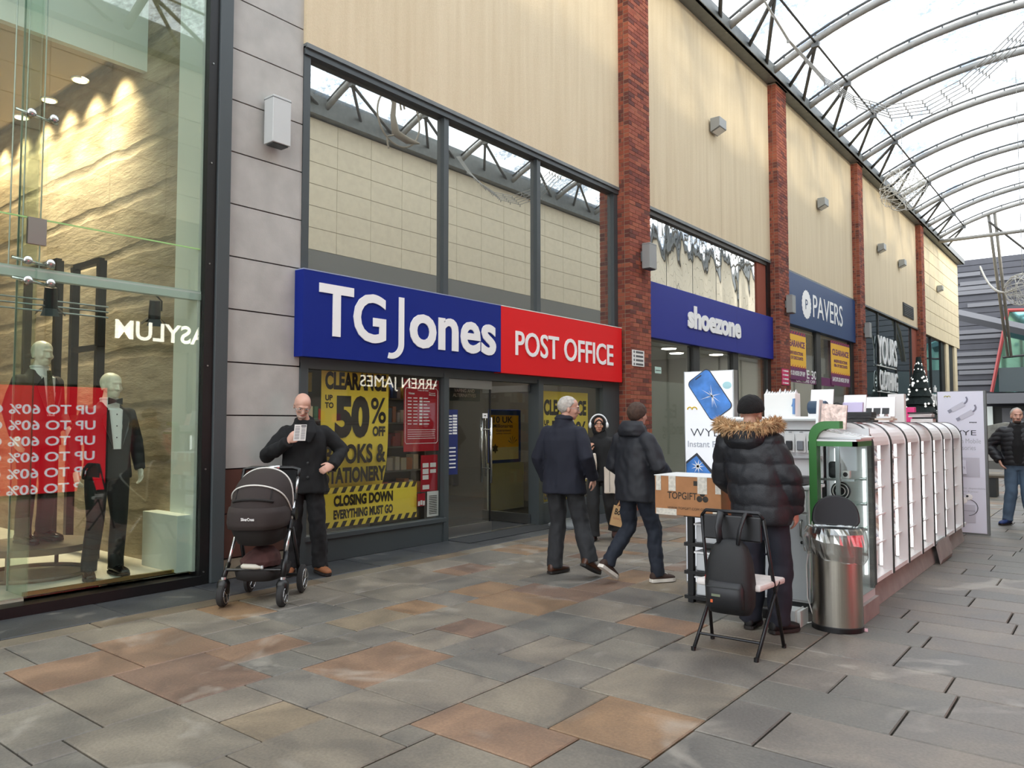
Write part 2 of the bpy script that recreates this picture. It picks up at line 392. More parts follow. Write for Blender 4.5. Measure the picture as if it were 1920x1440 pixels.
# render fields between the brick piers
PIERS = [(11.85, 12.62), (19.42, 20.2), (27.2, 27.85), (37.55, 38.2)]
PFX = -6.74
for (a, b_) in ((5.1, 11.85), (12.62, 19.42), (20.2, 27.2), (27.85, 37.55)):
    wallpart('render_field', M_render, (-7.3, -6.95, a, b_, 5.75 if a < 6 else 5.68, 10.3))
    wallpart('render_bead', M_gut, (-7.0, -6.935, a, b_, 5.70 if a < 6 else 5.62, 5.75 if a < 6 else 5.68))
wallpart('render_joint', mat('joint line', (196, 178, 146), 0.9), (-6.96, -6.949, 16.35, 16.37, 5.7, 8.1))
MB().tube([(-6.945, 12.9, 10.3), (-6.945, 12.92, 9.2), (-6.945, 12.88, 8.6), (-6.945, 12.95, 7.9)], 0.008, 5).build('loose_cable', M_grey, wall)
# tile-clad end bay
wallpart('clad_backing', mat('joint shade', (120, 108, 84), 0.9), (-7.3, -6.97, 38.2, 48.6, 5.6, 10.3))
for i in range(9):
    for j in range(8):
        wallpart('clad_tile', M_clad, (-6.97, -6.94, 38.2+1.155*i+0.008, 38.2+1.155*(i+1)-0.008, 5.6+0.585*j+0.012, 5.6+0.585*(j+1)-0.012))
wallpart('end_return', M_clad, (-13, -7.3, 48.2, 48.6, 5.6, 10.3))
# gutter
wallpart('gutter', M_gut, (-7.3, -6.62, 4.2, 48.7, 10.3, 10.42))
wallpart('gutter_lip', M_gut, (-6.68, -6.6, 4.2, 48.7, 10.30, 10.56))
# back walls that close the shops
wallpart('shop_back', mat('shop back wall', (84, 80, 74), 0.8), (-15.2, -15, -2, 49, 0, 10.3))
wallpart('shop_ceiling', mat('shop ceiling', (176, 172, 162), 0.8), (-15, -7.3, 5.1, 11.9, 3.3, 3.4))
wallpart('shop_ceiling', MATS['shop ceiling'], (-15, -7.3, 12.6, 48.6, 5.6, 5.7))
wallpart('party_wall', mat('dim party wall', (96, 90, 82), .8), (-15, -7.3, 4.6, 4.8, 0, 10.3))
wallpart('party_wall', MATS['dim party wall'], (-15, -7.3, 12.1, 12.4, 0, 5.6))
wallpart('party_wall', M_offw, (-15, -7.3, 19.7, 19.9, 0, 5.6))
wallpart('party_wall', M_offw, (-15, -7.3, 27.4, 27.6, 0, 5.6))
wallpart('party_wall', M_offw, (-15, -7.3, 37.8, 38.0, 0, 5.6))
wallpart('roof_slab', M_gut, (-16, -7.3, -3, 48.6, 10.25, 10.35))

# ---- brick piers: bricks as pieces
M_mortar = mat('brick mortar', (150, 128, 108), 0.9)
def brick_mat(name, island):
    m = bpy.data.materials.new(name); m.use_nodes = True; t = m.node_tree; p = t.nodes['Principled BSDF']
    src = t.nodes.new('ShaderNodeNewGeometry').outputs['Random Per Island'] if island else t.nodes.new('ShaderNodeObjectInfo').outputs['Random']
    cr = t.nodes.new('ShaderNodeValToRGB'); cr.color_ramp.interpolation = 'CONSTANT'
    cs = [(146, 76, 56), (132, 66, 50), (156, 86, 62), (118, 58, 46), (140, 70, 50), (98, 52, 44), (150, 80, 60)]
    e = cr.color_ramp.elements; e[0].color = rgb(*cs[0]); e[1].position = 1/7; e[1].color = rgb(*cs[1])
    for i in range(2, 7): q = e.new(i/7); q.color = rgb(*cs[i])
    t.links.new(src, cr.inputs[0]); t.links.new(cr.outputs[0], p.inputs['Base Color']); p.inputs['Roughness'].default_value = 0.85
    g = t.nodes.new('ShaderNodeNewGeometry'); n = t.nodes.new('ShaderNodeTexNoise'); n.inputs['Scale'].default_value = 55
    t.links.new(g.outputs['Position'], n.inputs['Vector']); b = t.nodes.new('ShaderNodeBump'); b.inputs['Strength'].default_value = 0.4; b.inputs['Distance'].default_value = 0.01
    t.links.new(n.outputs['Fac'], b.inputs['Height']); t.links.new(b.outputs[0], p.inputs['Normal'])
    return m
M_bp, M_bs = brick_mat('brick', False), brick_mat('brick far', True)
pier_words = ['brick pier right of the red sign with a white notice', 'brick pier between the two blue shop fascias', 'brick pier right of the dark blue fascia with crest', 'furthest brick pier beside the tile-clad bay']
for pi, (a, b_) in enumerate(PIERS):
    pr = MB().box(-7.25, PFX-0.008, a+0.008, b_-0.008, 0, 10.3).build('brick_pier', M_mortar, wall); pr['label'] = pier_words[pi]
    MB().box(-7.25, PFX+0.05, a-0.05, b_+0.05, 10.3, 10.62).build('coping', mat('coping grey', (74, 80, 82), 0.5), pr, bevel=0.01)
    ch = 0.0755; rows = int(10.28/ch); L_ = (b_-a)/3.5
    meshes = {}
    lst = []
    for r_ in range(rows):
        z0 = r_*ch+0.005; z1 = (r_+1)*ch-0.005
        soldier = (r_ % 12 == 11)
        off = (0, 0.5)[r_ % 2]
        # front face, stretchers
        y = a; seg = ([0.5] if r_ % 2 else [])+[1, 1, 1]+([] if r_ % 2 else [0.5])
        for q in seg:
            lst.append((PFX-0.1, PFX-(0.005 if soldier else 0), y+0.005, y+q*L_-0.005, z0, z1)); y += q*L_
        # side faces towards and away from the viewer
        for (s0, s1) in ((a, a+0.1), (b_-0.1, b_)):
            xs_ = [-7.0, -6.9, PFX-0.105] if r_ % 2 else [-7.0, PFX-0.105]
            for i in range(len(xs_)-1): lst.append((xs_[i]+0.005, xs_[i+1]-0.005, s0, s1, z0, z1))
    if pi == 0:
        lst.sort(key=lambda t_: (t_[3] > b_-0.02 and t_[2] > b_-0.2 and t_[1] < PFX-0.09, abs((t_[4]+t_[5])/2-4.6)))
        for (x0, x1, y0, y1, z0, z1) in lst[:290]:
            k = (round(x1-x0, 3), round(y1-y0, 3))
            if k not in meshes:
                me = MB().box(-k[0]/2, k[0]/2, -k[1]/2, k[1]/2, -(ch-0.01)/2, (ch-0.01)/2).mesh('brick'); me.materials.append(M_bp); meshes[k] = me
            o = bpy.data.objects.new('brick', meshes[k]); link(o, pr); o.location = ((x0+x1)/2, (y0+y1)/2, (z0+z1)/2)
        lst = lst[290:]
    bb = MB()
    for t_ in lst: bb.box(*t_)
    bb.build('brickwork', M_bs, pr, kind='stuff', fix=False)

# ---- roof ------------------------------------------------------
ceil = thing('ceiling', (-1.7, 20, 10.3), kind='structure')
M_tube = mat('galvanised tube', (150, 148, 143), 0.5, 0.15, noise_amt=0.12, nscale=8)
M_tubed = mat('dark strut', (92, 93, 92), 0.5, 0.3)
def film_mat():
    m = bpy.data.materials.new('roof film'); m.use_nodes = True; t = m.node_tree; t.nodes.clear(); L = t.links
    out = t.nodes.new('ShaderNodeOutputMaterial'); mx = t.nodes.new('ShaderNodeMixShader'); tr = t.nodes.new('ShaderNodeBsdfTransparent'); di = t.nodes.new('ShaderNodeBsdfTranslucent')
    tr.inputs[0].default_value = (0.90, 0.93, 0.95, 1); di.inputs[0].default_value = (0.13, 0.17, 0.23, 1)
    g = t.nodes.new('ShaderNodeNewGeometry')
    n = t.nodes.new('ShaderNodeTexNoise'); n.inputs['Scale'].default_value = 9; n.inputs['Detail'].default_value = 8; n.inputs['Roughness'].default_value = 0.75
    n2 = t.nodes.new('ShaderNodeTexNoise'); n2.inputs['Scale'].default_value = 0.7; n2.inputs['Detail'].default_value = 2
    L.new(g.outputs['Position'], n.inputs['Vector']); L.new(g.outputs['Position'], n2.inputs['Vector'])
    m1 = t.nodes.new('ShaderNodeMath'); m1.operation = 'MULTIPLY'; L.new(n.outputs['Fac'], m1.inputs[0]); L.new(n2.outputs['Fac'], m1.inputs[1])
    r = t.nodes.new('ShaderNodeValToRGB'); r.color_ramp.elements[0].position = 0.21; r.color_ramp.elements[0].color = (0.05, 0.05, 0.05, 1)
    r.color_ramp.elements[1].position = 0.34; r.color_ramp.elements[1].color = (0.9, 0.9, 0.9, 1)
    L.new(m1.outputs[0], r.inputs[0]); L.new(r.outputs[0], mx.inputs[0]); L.new(tr.outputs[0], mx.inputs[1]); L.new(di.outputs[0], mx.inputs[2]); L.new(mx.outputs[0], out.inputs[0])
    return m
M_film = film_mat()
XA, XB, ZS, RISE = -6.75, 3.25, 10.36, 1.25
def arch_pt(x, dz=0.0):
    c = (XA+XB)/2; h = (XB-XA)/2; rad = (h*h+RISE*RISE)/(2*RISE)
    return ZS+RISE-rad+math.sqrt(max(0, rad*rad-(x-c)**2))+dz
AY = [16.2+2.8*k for k in range(-8, 10)]
NA = 26
for i, y in enumerate(AY):
    xs_ = [XA+(XB-XA)*k/NA for k in range(NA+1)]
    ar = MB().tube([(x, y, arch_pt(x)) for x in xs_], 0.085, 10, True).build('roof_arch', M_tube, ceil, smooth=True)
    MB().tube([(x, y, arch_pt(x, 0.17)) for x in xs_], 0.03, 6).build('glazing_bar', M_tubed, ar, smooth=True)
    sp = MB()
    for k in range(1, NA, 2): sp.box(xs_[k]-0.02, xs_[k]+0.02, y-0.015, y+0.015, arch_pt(xs_[k])+0.06, arch_pt(xs_[k])+0.17)
    sp.build('bar_spacer', M_tubed, ar)
    for sx, xn, xg in ((1, -5.6, -6.72), (-1, 2.1, 3.2)):
        nz_ = arch_pt(xn)-0.02
        box('node_plate', M_tubed, (xn-0.09, xn+0.09, y-0.05, y+0.05, nz_-0.16, nz_+0.02), ar)
        for dy in (1.25, 2.5): MB().tube([(xn, y, nz_-0.1), (xg, y+dy, 10.38)], 0.045, 8).build('strut', M_tubed, ar, smooth=True)
    if i < len(AY)-1:
        f = MB(); rr = [[(x, yy, arch_pt(x, 0.2+0.05*math.sin(math.pi*(yy-y)/2.8))) for x in xs_] for yy in [y+2.8*k/4 for k in range(5)]]
        n = len(xs_); f.add([p for r_ in rr for p in r_], [(a*n+k, a*n+k+1, (a+1)*n+k+1, (a+1)*n+k) for a in range(4) for k in range(n-1)])
        f.build('roof_panel', M_film, ceil, smooth=True)
for xn in (-5.6, 2.1):
    MB().tube([(xn, AY[0], arch_pt(xn)-0.06), (xn, AY[-1], arch_pt(xn)-0.06)], 0.028, 6).build('tie_rod', M_black, ceil)
# gable beyond the last arch
gy = AY[-1]+0.1
for (x, z0) in ((-4.6, 8.2), (-1.7, 8.2), (1.2, 8.2)):
    for dx in (0, 0.25): MB().tube([(x+dx*0.6, gy+6, 5.0), (x+dx, gy, arch_pt(x))], 0.07, 8).build('gable_post', M_tube, ceil, smooth=True)
MB().tube([(-6.7, gy, 10.25), (3.2, gy, 10.25)], 0.09, 8).build('gable_beam', M_tube, ceil, smooth=True)
MB().tube([(-4.6, gy, 10.9), (-1.7, gy+5, 8.2)], 0.05, 8).build('gable_brace', M_tubed, ceil)

# ---- opposite side of the street (seen mirrored in the glazing) ----
wr = thing('wall_right', (OX, 10, 0), kind='structure')
box('clad_backing', mat('opposite joint', (96, 88, 74), 0.9), (OX+0.03, OX+0.4, -8, 60, 3.4, 10.1), wr)
M_oc = mat('opposite cladding', (226, 214, 190), 0.7, noise_amt=0.05)
bb = MB()
for i in range(-6, 40):
    for j in range(6): bb.box(OX, OX+0.03, 1.27*i+0.006, 1.27*(i+1)-0.006, 6.35+0.62*j+0.008, 6.35+0.62*(j+1)-0.008)
bb.build('clad_tiles', M_oc, wr, kind='stuff', fix=False)
box('band', mat('opposite grey band', (128, 128, 124), 0.7), (OX-0.05, OX+0.1, -8, 60, 5.2, 6.33), wr)
box('eave', M_gut, (OX-0.25, OX+0.4, -8, 60, 10.1, 10.75), wr)
box('pale_shopfronts', mat('opposite bounce grey', (160, 156, 148), 0.5), (OX+0.02, OX+0.4, -8, 60, 0, 5.2), wr)  # matt face made pale to bounce light, standing in for lit shop windows
for y in [-6+3.1*k for k in range(20)]: box('mullion', M_grey, (OX-0.06, OX+0.02, y, y+0.12, 0, 5.2), wr)
M_lit = mat('lit white letter', (255, 246, 228), 0.5, emit=6.5)
sg = box('opposite_fascia', mat('jeweller fascia', (34, 30, 28), 0.5), (OX-0.08, OX-0.0, 14.4, 19.2, 2.3, 3.6), label='dark jeweller fascia across the street, seen only mirrored in the window', cat='sign')
lettering('lettering', 'WARREN JAMES', M_lit, (OX-0.08, 18.75, 2.50), -UY, UZ, 3.95, 0.44, sg, out=0.02)
sg = box('opposite_fascia', mat('clothing fascia', (60, 62, 62), 0.5), (OX-0.08, OX-0.0, 7.4, 10.9, 3.2, 4.0), label='grey fascia across the street, mirrored in the tall glass', cat='sign')
lettering('lettering', 'ASYLUM', M_lit, (OX-0.08, 9.95, 3.40), -UY, UZ, 2.18, 0.43, sg, out=0.02, bold=0.02)
lettering('lettering', 'Eat.', M_tubed, (OX, 35.2, 1.75), -UY, UZ, 1.3, .7, wr, out=.03, bold=.02); lettering('lettering', 'trending', M_tubed, (OX, 36.6, .75), -UY, UZ, 2.9, .8, wr, out=.03, bold=.02)
sg = thing('led_screen', (OX, 5.5, 0.1), 'red LED sale screen across the street, mirrored in the tall glass', 'screen')
box('housing', M_black, (OX-0.06, OX+0.0, 3.5, 7.7, 0.05, 2.35), sg)
M_led = mat('red led panel', (214, 8, 34), 0.6, emit=2.6)
box('panel', M_led, (OX-0.075, OX-0.06, 3.55, 7.65, 0.1, 2.3), sg)
M_ledt = mat('led text', (235, 232, 240), 0.6, emit=2.6)
for k in range(6): lettering('lettering', 'UP TO 60% OFF', M_ledt, (OX-0.075, 7.42, 1.72-0.325*k), -UY, UZ, 2.35, 0.2, sg, out=0.004, bold=0.02)
# ================================================================ TALL LEFT SHOP (menswear)
win = thing('window_1', (FX, 2, 0), kind='structure')
box('sill', M_black, (-7.12, -6.94, -2, 3.98, 0, 0.085), win)
box('sill_strip', mat('brass sill', (196, 168, 96), 0.25, 0.9), (-7.16, -7.12, 2.52, 3.96, 0.085, 0.15), win)
box('jamb', M_black, (-7.12, -6.95, 3.96, 4.06, 0, 10.2), win)
box('post', M_grey, (-7.12, -6.92, 4.06, 4.2, 0, 10.3), win, bevel=0.008)
for z in (0.12, 1.1, 2.1, 3.1, 4.1, 5.1): MB().tube([(-6.95, 4.0, z), (-6.94, 4.0, z)], 0.008, 8).build('screw', M_brushed, win)
for (y0, y1) in ((-2.0, 2.495), (2.505, 3.96)):
    for (z0, z1) in ((0.13, 2.80), (2.815, 7.4)):
        box('pane', G_left, (-7.012, -7.0, y0, y1, z0, z1), win)
box('glass_fin', glass('fin glass', (236, 246, 240), 0.8, 0.0), (-7.42, -7.012, 2.493, 2.507, 0.13, 7.4), win)
box('fin_edge', mat('green glass edge', (150, 178, 166), 0.3), (-7.43, -7.42, 2.493, 2.507, 0.13, 7.4), win)
box('transom', mat('pale transom', (205, 216, 208), 0.4), (-7.10, -7.02, -2, 3.96, 2.74, 2.83), win)
box('glow_joint', mat('lit green joint', (190, 226, 150), 0.4, emit=0.25), (-7.03, -7.013, -2, 3.94, 3.235, 3.245), win)  # weak glow put into the strip for light caught along the glass joint
for (px, py) in ((75, 215), (68, 490), (68, 527)):
    c = pX(px, py, -6.97)
    sp = MB(); sp.tube([c+Vector((-0.06, -0.16, 0.02)), c+Vector((-0.06, 0.16, -0.02))], 0.014, 8).build('spider_arm', M_chrome, win, smooth=True)
    for dy in (-0.06, 0.11): MB().tube([c+Vector((-0.07, dy, 0)), c+Vector((0.0, dy, 0)), c+Vector((0.012, dy, 0))], [0.02, 0.036, 0.03], 14).build('spider_disc', M_chrome, win, smooth=True)
for (px, dx) in ((22, 0), (48, 0.02), (88, 0.1)):
    p = pX(px, 300, -7.3); MB().tube([(-7.3-dx, p.y, 2.85), (-7.3-dx, p.y+0.01, 7.4)], 0.006, 6).build('tension_rod', M_brushed, win)
box('patch_plate', M_brushed, (-7.02, -6.985, 2.42, 2.56, 3.02, 3.24), win)
# interior shell of that shop
inn = thing('wall_back', (-13, 2, 0), kind='structure')
FZ = 0.12
def concrete():
    m = mat('board-marked concrete', (176, 152, 118), 0.85)
    t = m.node_tree; L = t.links; p = t.nodes['Principled BSDF']
    tcn = t.nodes.new('ShaderNodeTexCoord'); mp = t.nodes.new('ShaderNodeMapping'); mp.inputs['Scale'].default_value = (0.55, 1, 2.3)
    L.new(tcn.outputs['Object'], mp.inputs[0])
    n = t.nodes.new('ShaderNodeTexNoise'); n.inputs['Scale'].default_value = 3.2; n.inputs['Detail'].default_value = 9; n.inputs['Roughness'].default_value = 0.7; L.new(mp.outputs[0], n.inputs['Vector'])
    wv = t.nodes.new('ShaderNodeTexWave'); wv.bands_direction = 'Z'; wv.inputs['Scale'].default_value = 0.55; wv.inputs['Distortion'].default_value = 0.9; wv.inputs['Detail'].default_value = 6; wv.inputs['Detail Scale'].default_value = 3
    L.new(tcn.outputs['Object'], wv.inputs['Vector'])
    r = t.nodes.new('ShaderNodeValToRGB'); r.color_ramp.elements[0].position = 0.0; r.color_ramp.elements[0].color = (0.35, 0.35, 0.35, 1); r.color_ramp.elements[1].position = 0.12; r.color_ramp.elements[1].color = (1, 1, 1, 1)
    L.new(wv.outputs['Fac'], r.inputs[0])
    c2 = t.nodes.new('ShaderNodeValToRGB'); c2.color_ramp.elements[0].color = rgb(134, 117, 94); c2.color_ramp.elements[1].color = rgb(182, 165, 138); c2.color_ramp.elements[0].position = 0.35; c2.color_ramp.elements[1].position = 0.7
    L.new(n.outputs['Fac'], c2.inputs[0])
    mx = t.nodes.new('ShaderNodeMix'); mx.data_type = 'RGBA'; mx.blend_type = 'MULTIPLY'; mx.inputs[0].default_value = 0.45
    L.new(c2.outputs[0], mx.inputs[6]); L.new(r.outputs[0], mx.inputs[7]); L.new(mx.outputs[2], p.inputs['Base Color'])
    ad = t.nodes.new('ShaderNodeMath'); ad.operation = 'ADD'; L.new(n.outputs['Fac'], ad.inputs[0]); L.new(r.outputs[0], ad.inputs[1])
    b = t.nodes.new('ShaderNodeBump'); b.inputs['Strength'].default_value = 0.6; b.inputs['Distance'].default_value = 0.04
    L.new(ad.outputs[0], b.inputs['Height']); L.new(b.outputs[0], p.inputs['Normal'])
    return m
box('concrete_wall', concrete(), (-13.0, -7.47, 3.95, 4.15, FZ, 7.6), inn)
M_pale = mat('pale wall', (226, 230, 220), 0.6)
box('white_return', M_pale, (-7.47, -7.03, 3.93, 4.15, FZ, 7.6), inn)
box('white_plinth', M_pale, (-7.76, -7.08, 3.80, 3.95, FZ, 0.66), inn, bevel=0.004)
box('back_wall', mat('warm back wall', (168, 150, 124), 0.8), (-13.2, -13.0, -3, 4.15, 0, 7.6), inn)
box('side_wall', M_offw, (-13, -7.0, -3.2, -3.0, 0, 7.6), inn)
box('display_floor', mat('pale display floor', (206, 200, 186), 0.5, noise_amt=0.05), (-13, -7.12, -3, 3.95, 0.0, FZ), inn)
box('shop_ceiling', mat('warm ceiling', (190, 172, 146), 0.8), (-13, -8.28, -3, 3.55, 5.36, 5.5), inn)
box('trough', mat('warm ceiling', (0, 0, 0)), (-13, -8.28, 3.55, 3.95, 5.75, 5.85), inn)
box('bulkhead', M_pale, (-8.28, -8.2, -3, 3.95, 5.36, 7.6), inn)
box('roof_lid', M_offw, (-13.2, -7.0, -3.2, 4.15, 7.5, 7.6), inn)
M_lamp = mat('warm lamp', (255, 226, 168), 0.5, emit=9)
for k in range(6):
    x = -8.75-0.72*k
    dl = thing('downlight', (x, 3.72, 5.7), 'small round downlight washing the concrete wall', 'ceiling light', 'downlights along the concrete wall')
    MB().tube([(x, 3.66, 5.73), (x, 3.66, 5.66)], [0.05, 0.06], 14).build('rim', M_white, dl, smooth=True)
    MB().tube([(x, 3.66, 5.665), (x, 3.66, 5.655)], 0.045, 14).build('lens', M_lamp, dl)
    ld = bpy.data.lights.new('downlight_beam', 'SPOT'); ld.energy = 210; ld.spot_size = R(92); ld.spot_blend = 1.0; ld.color = (1, 0.80, 0.52); ld.shadow_soft_size = 0.04
    lo = bpy.data.objects.new('downlight_beam', ld); COL.objects.link(lo); lo.location = (x, 3.64, 5.62); lo.rotation_euler = (R(14), 0, 0); lo.parent = dl; lo.matrix_parent_inverse = W[dl].inverted()
for (px, py) in ((150, 150), (92, 188), (40, 220)):
    p = pZ(px, py, 5.35)
    dl = thing('downlight', p, 'round downlight in the lowered warm soffit', 'ceiling light', 'downlights in the soffit')
    MB().tube([(p.x, p.y, 5.36), (p.x, p.y, 5.345)], 0.09, 16).build('rim', M_white, dl); MB().tube([(p.x, p.y, 5.344), (p.x, p.y, 5.338)], 0.07, 16).build('lens', M_lamp, dl)
    ld = bpy.data.lights.new('downlight_beam', 'SPOT'); ld.energy = 260; ld.spot_size = R(110); ld.spot_blend = 0.8; ld.color = (1, 0.86, 0.66); ld.shadow_soft_size = 0.08
    lo = bpy.data.objects.new('downlight_beam', ld); COL.objects.link(lo); lo.location = (p.x, p.y, 5.33); lo.parent = dl; lo.matrix_parent_inverse = W[dl].inverted()
# black garment frames on the concrete wall
def rack(xa, xb, zt, lab):
    g = thing('garment_frame', ((xa+xb)/2, 3.7, FZ), lab, 'rack', 'black wall frames')
    for x in (xa, xb): box('upright', M_black, (x-0.035, x+0.035, 3.62, 3.70, FZ, zt), g)
    for z in (zt, 2.35, 1.6): box('crossbar', M_black, (xa, xb, 3.63, 3.69, z-0.03, z+0.03), g)
    return g
rack(-9.15, -8.5, 3.28, 'black garment frame nearer the glass, against the concrete wall'); rack(-10.5, -9.6, 3.42, 'black garment frame deeper in the shop by the concrete wall')
# lighting rail with two barn-door lamps
rail = thing('lighting_rail', (-7.5, 2, 2.6), 'pair of thin steel rails carrying spot lamps behind the tall glass', 'rail')
for dz in (0, -0.05, -0.10): MB().tube([(-7.5, -1, 2.64+dz), (-7.5, 3.3, 2.64+dz)], 0.008, 6).build('rod', M_brushed, rail)
for (px, py, lab) in ((95, 560, 'black barn-door spot lamp near the glass fin'), (290, 582, 'black barn-door spot lamp near the white return')):
    c = pX(px, py, -7.5); t_ = thing('spot_lamp', c, lab, 'spot lamp', 'barn-door lamps')
    ax = Vector((-0.25, 0.1, -0.95)).normalized()
    MB().tube([c+ax*-0.1, c+ax*0.08], [0.05, 0.058], 16).build('housing', M_black, t_, smooth='auto')
    MB().tube([c+Vector((0, 0, 0.16)), c+Vector((0, 0.07, 0.1)), c+Vector((0, 0.07, 0))], 0.008, 6).build('yoke', M_black, t_)
    a, b = frame_from(ax)
    for d in (a, -a, b, -b):
        e = d.cross(ax); q = c+ax*0.08+d*0.055
        MB().add([q-e*0.05, q+e*0.05, q+e*0.075+d*0.06+ax*0.06, q-e*0.075+d*0.06+ax*0.06, q-e*0.05+d*0.003, q+e*0.05+d*0.003, q+e*0.075+d*0.063+ax*0.06, q-e*0.075+d*0.063+ax*0.06],
                 [(0, 1, 2, 3), (7, 6, 5, 4), (0, 4, 5, 1), (1, 5, 6, 2), (2, 6, 7, 3), (3, 7, 4, 0)]).build('barn_door', M_black, t_)
# round plinth under the second mannequin
_pl = pZ(62, 1078, FZ); PLN = (_pl.x, _pl.y)
pl = thing('round_plinth', (PLN[0], PLN[1], FZ), 'low round display table with thin legs under the mannequin with a tie', 'plinth')
MB().tube([(PLN[0], PLN[1], FZ+0.24), (PLN[0], PLN[1], FZ+0.30)], 0.5, 36).build('top', mat('taupe plinth', (120, 106, 90), 0.5), pl, smooth='auto')
MB().tube([(PLN[0]+0.46*math.cos(a), PLN[1]+0.46*math.sin(a), FZ+0.02) for a in [2*math.pi*k/36 for k in range(37)]], 0.02, 6).build('base_ring', MATS['taupe plinth'], pl)
for k in range(4):
    a = math.pi/4+math.pi/2*k; MB().tube([(PLN[0]+0.46*math.cos(a), PLN[1]+0.46*math.sin(a), FZ+0.01), (PLN[0]+0.46*math.cos(a), PLN[1]+0.46*math.sin(a), FZ+0.25)], 0.02, 8).build('leg', MATS['taupe plinth'], pl)

# ---- up/down wall lantern on the grey panels
def wall_box(c, w_, h_, d_, lab, m):
    t_ = thing('wall_lantern', c, lab, 'wall light', 'up and down wall lights')
    x, y, z = c
    MB().box(x+0.04, x+0.04+d_, y-w_/2, y+w_/2, z-h_/2, z+h_/2).build('body', m, t_, bevel=0.006)
    box('cap_line', M_gut, (x+0.038, x+0.042+d_, y-w_/2-0.002, y+w_/2+0.002, z+h_/2-0.03, z+h_/2-0.022), t_)
    box('bracket', M_gut, (x, x+0.04, y-w_/2.6, y+w_/2.6, z-h_/5, z+h_/5), t_)
    box('louvre', M_grey, (x+0.06, x+0.02+d_, y-w_/2+0.02, y+w_/2-0.02, z-h_/2-0.012, z-h_/2), t_)
M_lan = mat('lantern silver', (196, 198, 196), 0.45, 0.1)
wall_box((FX, 4.70, 4.71), 0.22, 0.5, 0.16, 'silver box lantern on the grey panel wall', M_lan)
M_lan2 = mat('lantern grey', (150, 152, 150), 0.5, 0.1)
wall_box((PFX, 12.35, 4.55), 0.26, 0.46, 0.16, 'grey box lantern on the pier right of the red sign', M_lan2)
wall_box((PFX, 19.95, 4.6), 0.26, 0.46, 0.16, 'grey box lantern on the pier between the blue fascias', M_lan2)
wall_box((PFX, 27.65, 4.65), 0.26, 0.5, 0.16, 'grey box lantern on the pier right of the crest fascia', M_lan2)
up_words = ['above the plain blue fascia', 'above the fascia with a crest', 'left of two above the white clothing sign', 'right of two above the white clothing sign', 'on the tile-clad end bay']
for (px, py), wd in zip(((1343, 238), (1540, 383), (1651, 466), (1690, 495), (1761, 542)), up_words):
    p = pX(px, py, -6.85); t_ = thing('wall_floodlight', p, 'small grey wedge floodlight on the cream wall '+wd, 'wall light', 'wedge floodlights on the cream walls')
    s = 0.17
    MB().prism([(-0.06, -s*0.9), (0.16, -s*0.35), (0.16, s*0.9), (-0.06, s*0.9)], lambda a, b, d: (p.x+a, p.y+d, p.z+b), -0.19, 0.19).build('housing', M_lan2, t_, bevel=0.01)
    MB().add([(p.x-0.03, p.y-0.15, p.z-s*0.9), (p.x-0.03, p.y+0.15, p.z-s*0.9), (p.x+0.15, p.y+0.15, p.z-s*0.45), (p.x+0.15, p.y-0.15, p.z-s*0.45)], [(0, 1, 2, 3)]).build('lens', M_white, t_)
    box('bracket', M_grey, (-6.95, p.x-0.04, p.y-0.06, p.y+0.06, p.z-0.05, p.z+0.05), t_)

# ================================================================ TG JONES / POST OFFICE SHOPFRONT
fr = thing('window_2', (FX, 6, 0), kind='structure')
G_up = mirror_glass('upper reflective glazing', (205, 206, 200), 0.05, (0.5, 0.5, 0.35), 0.02)
for (a, b_) in ((5.19, 7.35), (7.44, 9.43), (9.52, 11.72)): box('pane', G_up, (-7.08, -7.05, a, b_, 2.9, 5.66), fr)
for y0, y1 in ((5.1, 5.19), (7.35, 7.44), (9.43, 9.52), (11.72, 11.85)): box('mullion', M_grey, (-7.12, -6.985, y0, y1, 2.2, 5.70), fr)
box('head', M_grey, (-7.12, -6.96, 5.1, 11.85, 5.63, 5.72), fr)
box('spandrel', M_black, (-7.3, -7.0, 5.1, 11.85, 2.18, 3.0), fr)
lamp_o = box('ceiling_reflector', M_white, (0, 0.001, 0, 0.001, 0, 0.001), fr) if False else None
lo_ = thing('window_3', (FX, 6, 0), kind='structure')
box('riser', M_grey, (-7.1, -6.99, 5.18, 7.40, 0.0, 0.25), lo_); box('sill', M_grey, (-7.1, -6.965, 5.18, 7.40, 0.25, 0.31), lo_, bevel=0.006)
box('pane', G_shop, (-7.05, -7.04, 5.2, 7.36, 0.31, 2.2), lo_)
box('mullion', M_grey, (-7.12, -6.97, 5.1, 5.2, 0, 2.2), lo_); box('mullion', M_grey, (-7.12, -6.97, 7.36, 7.45, 0, 2.2), lo_)
box('transom', M_grey, (-7.1, -6.98, 5.1, 11.85, 2.14, 2.26), lo_)
box('mullion', M_grey, (-7.15, -6.95, 9.42, 9.54, 0, 2.2), lo_)
box('pane', G_shop, (-7.05, -7.04, 9.54, 11.3, 0.31, 2.2), lo_); box('riser', M_grey, (-7.1, -6.99, 9.54, 11.84, 0.0, 0.31), lo_)
box('mullion', M_grey, (-7.12, -6.97, 11.3, 11.84, 0.31, 2.2), lo_)
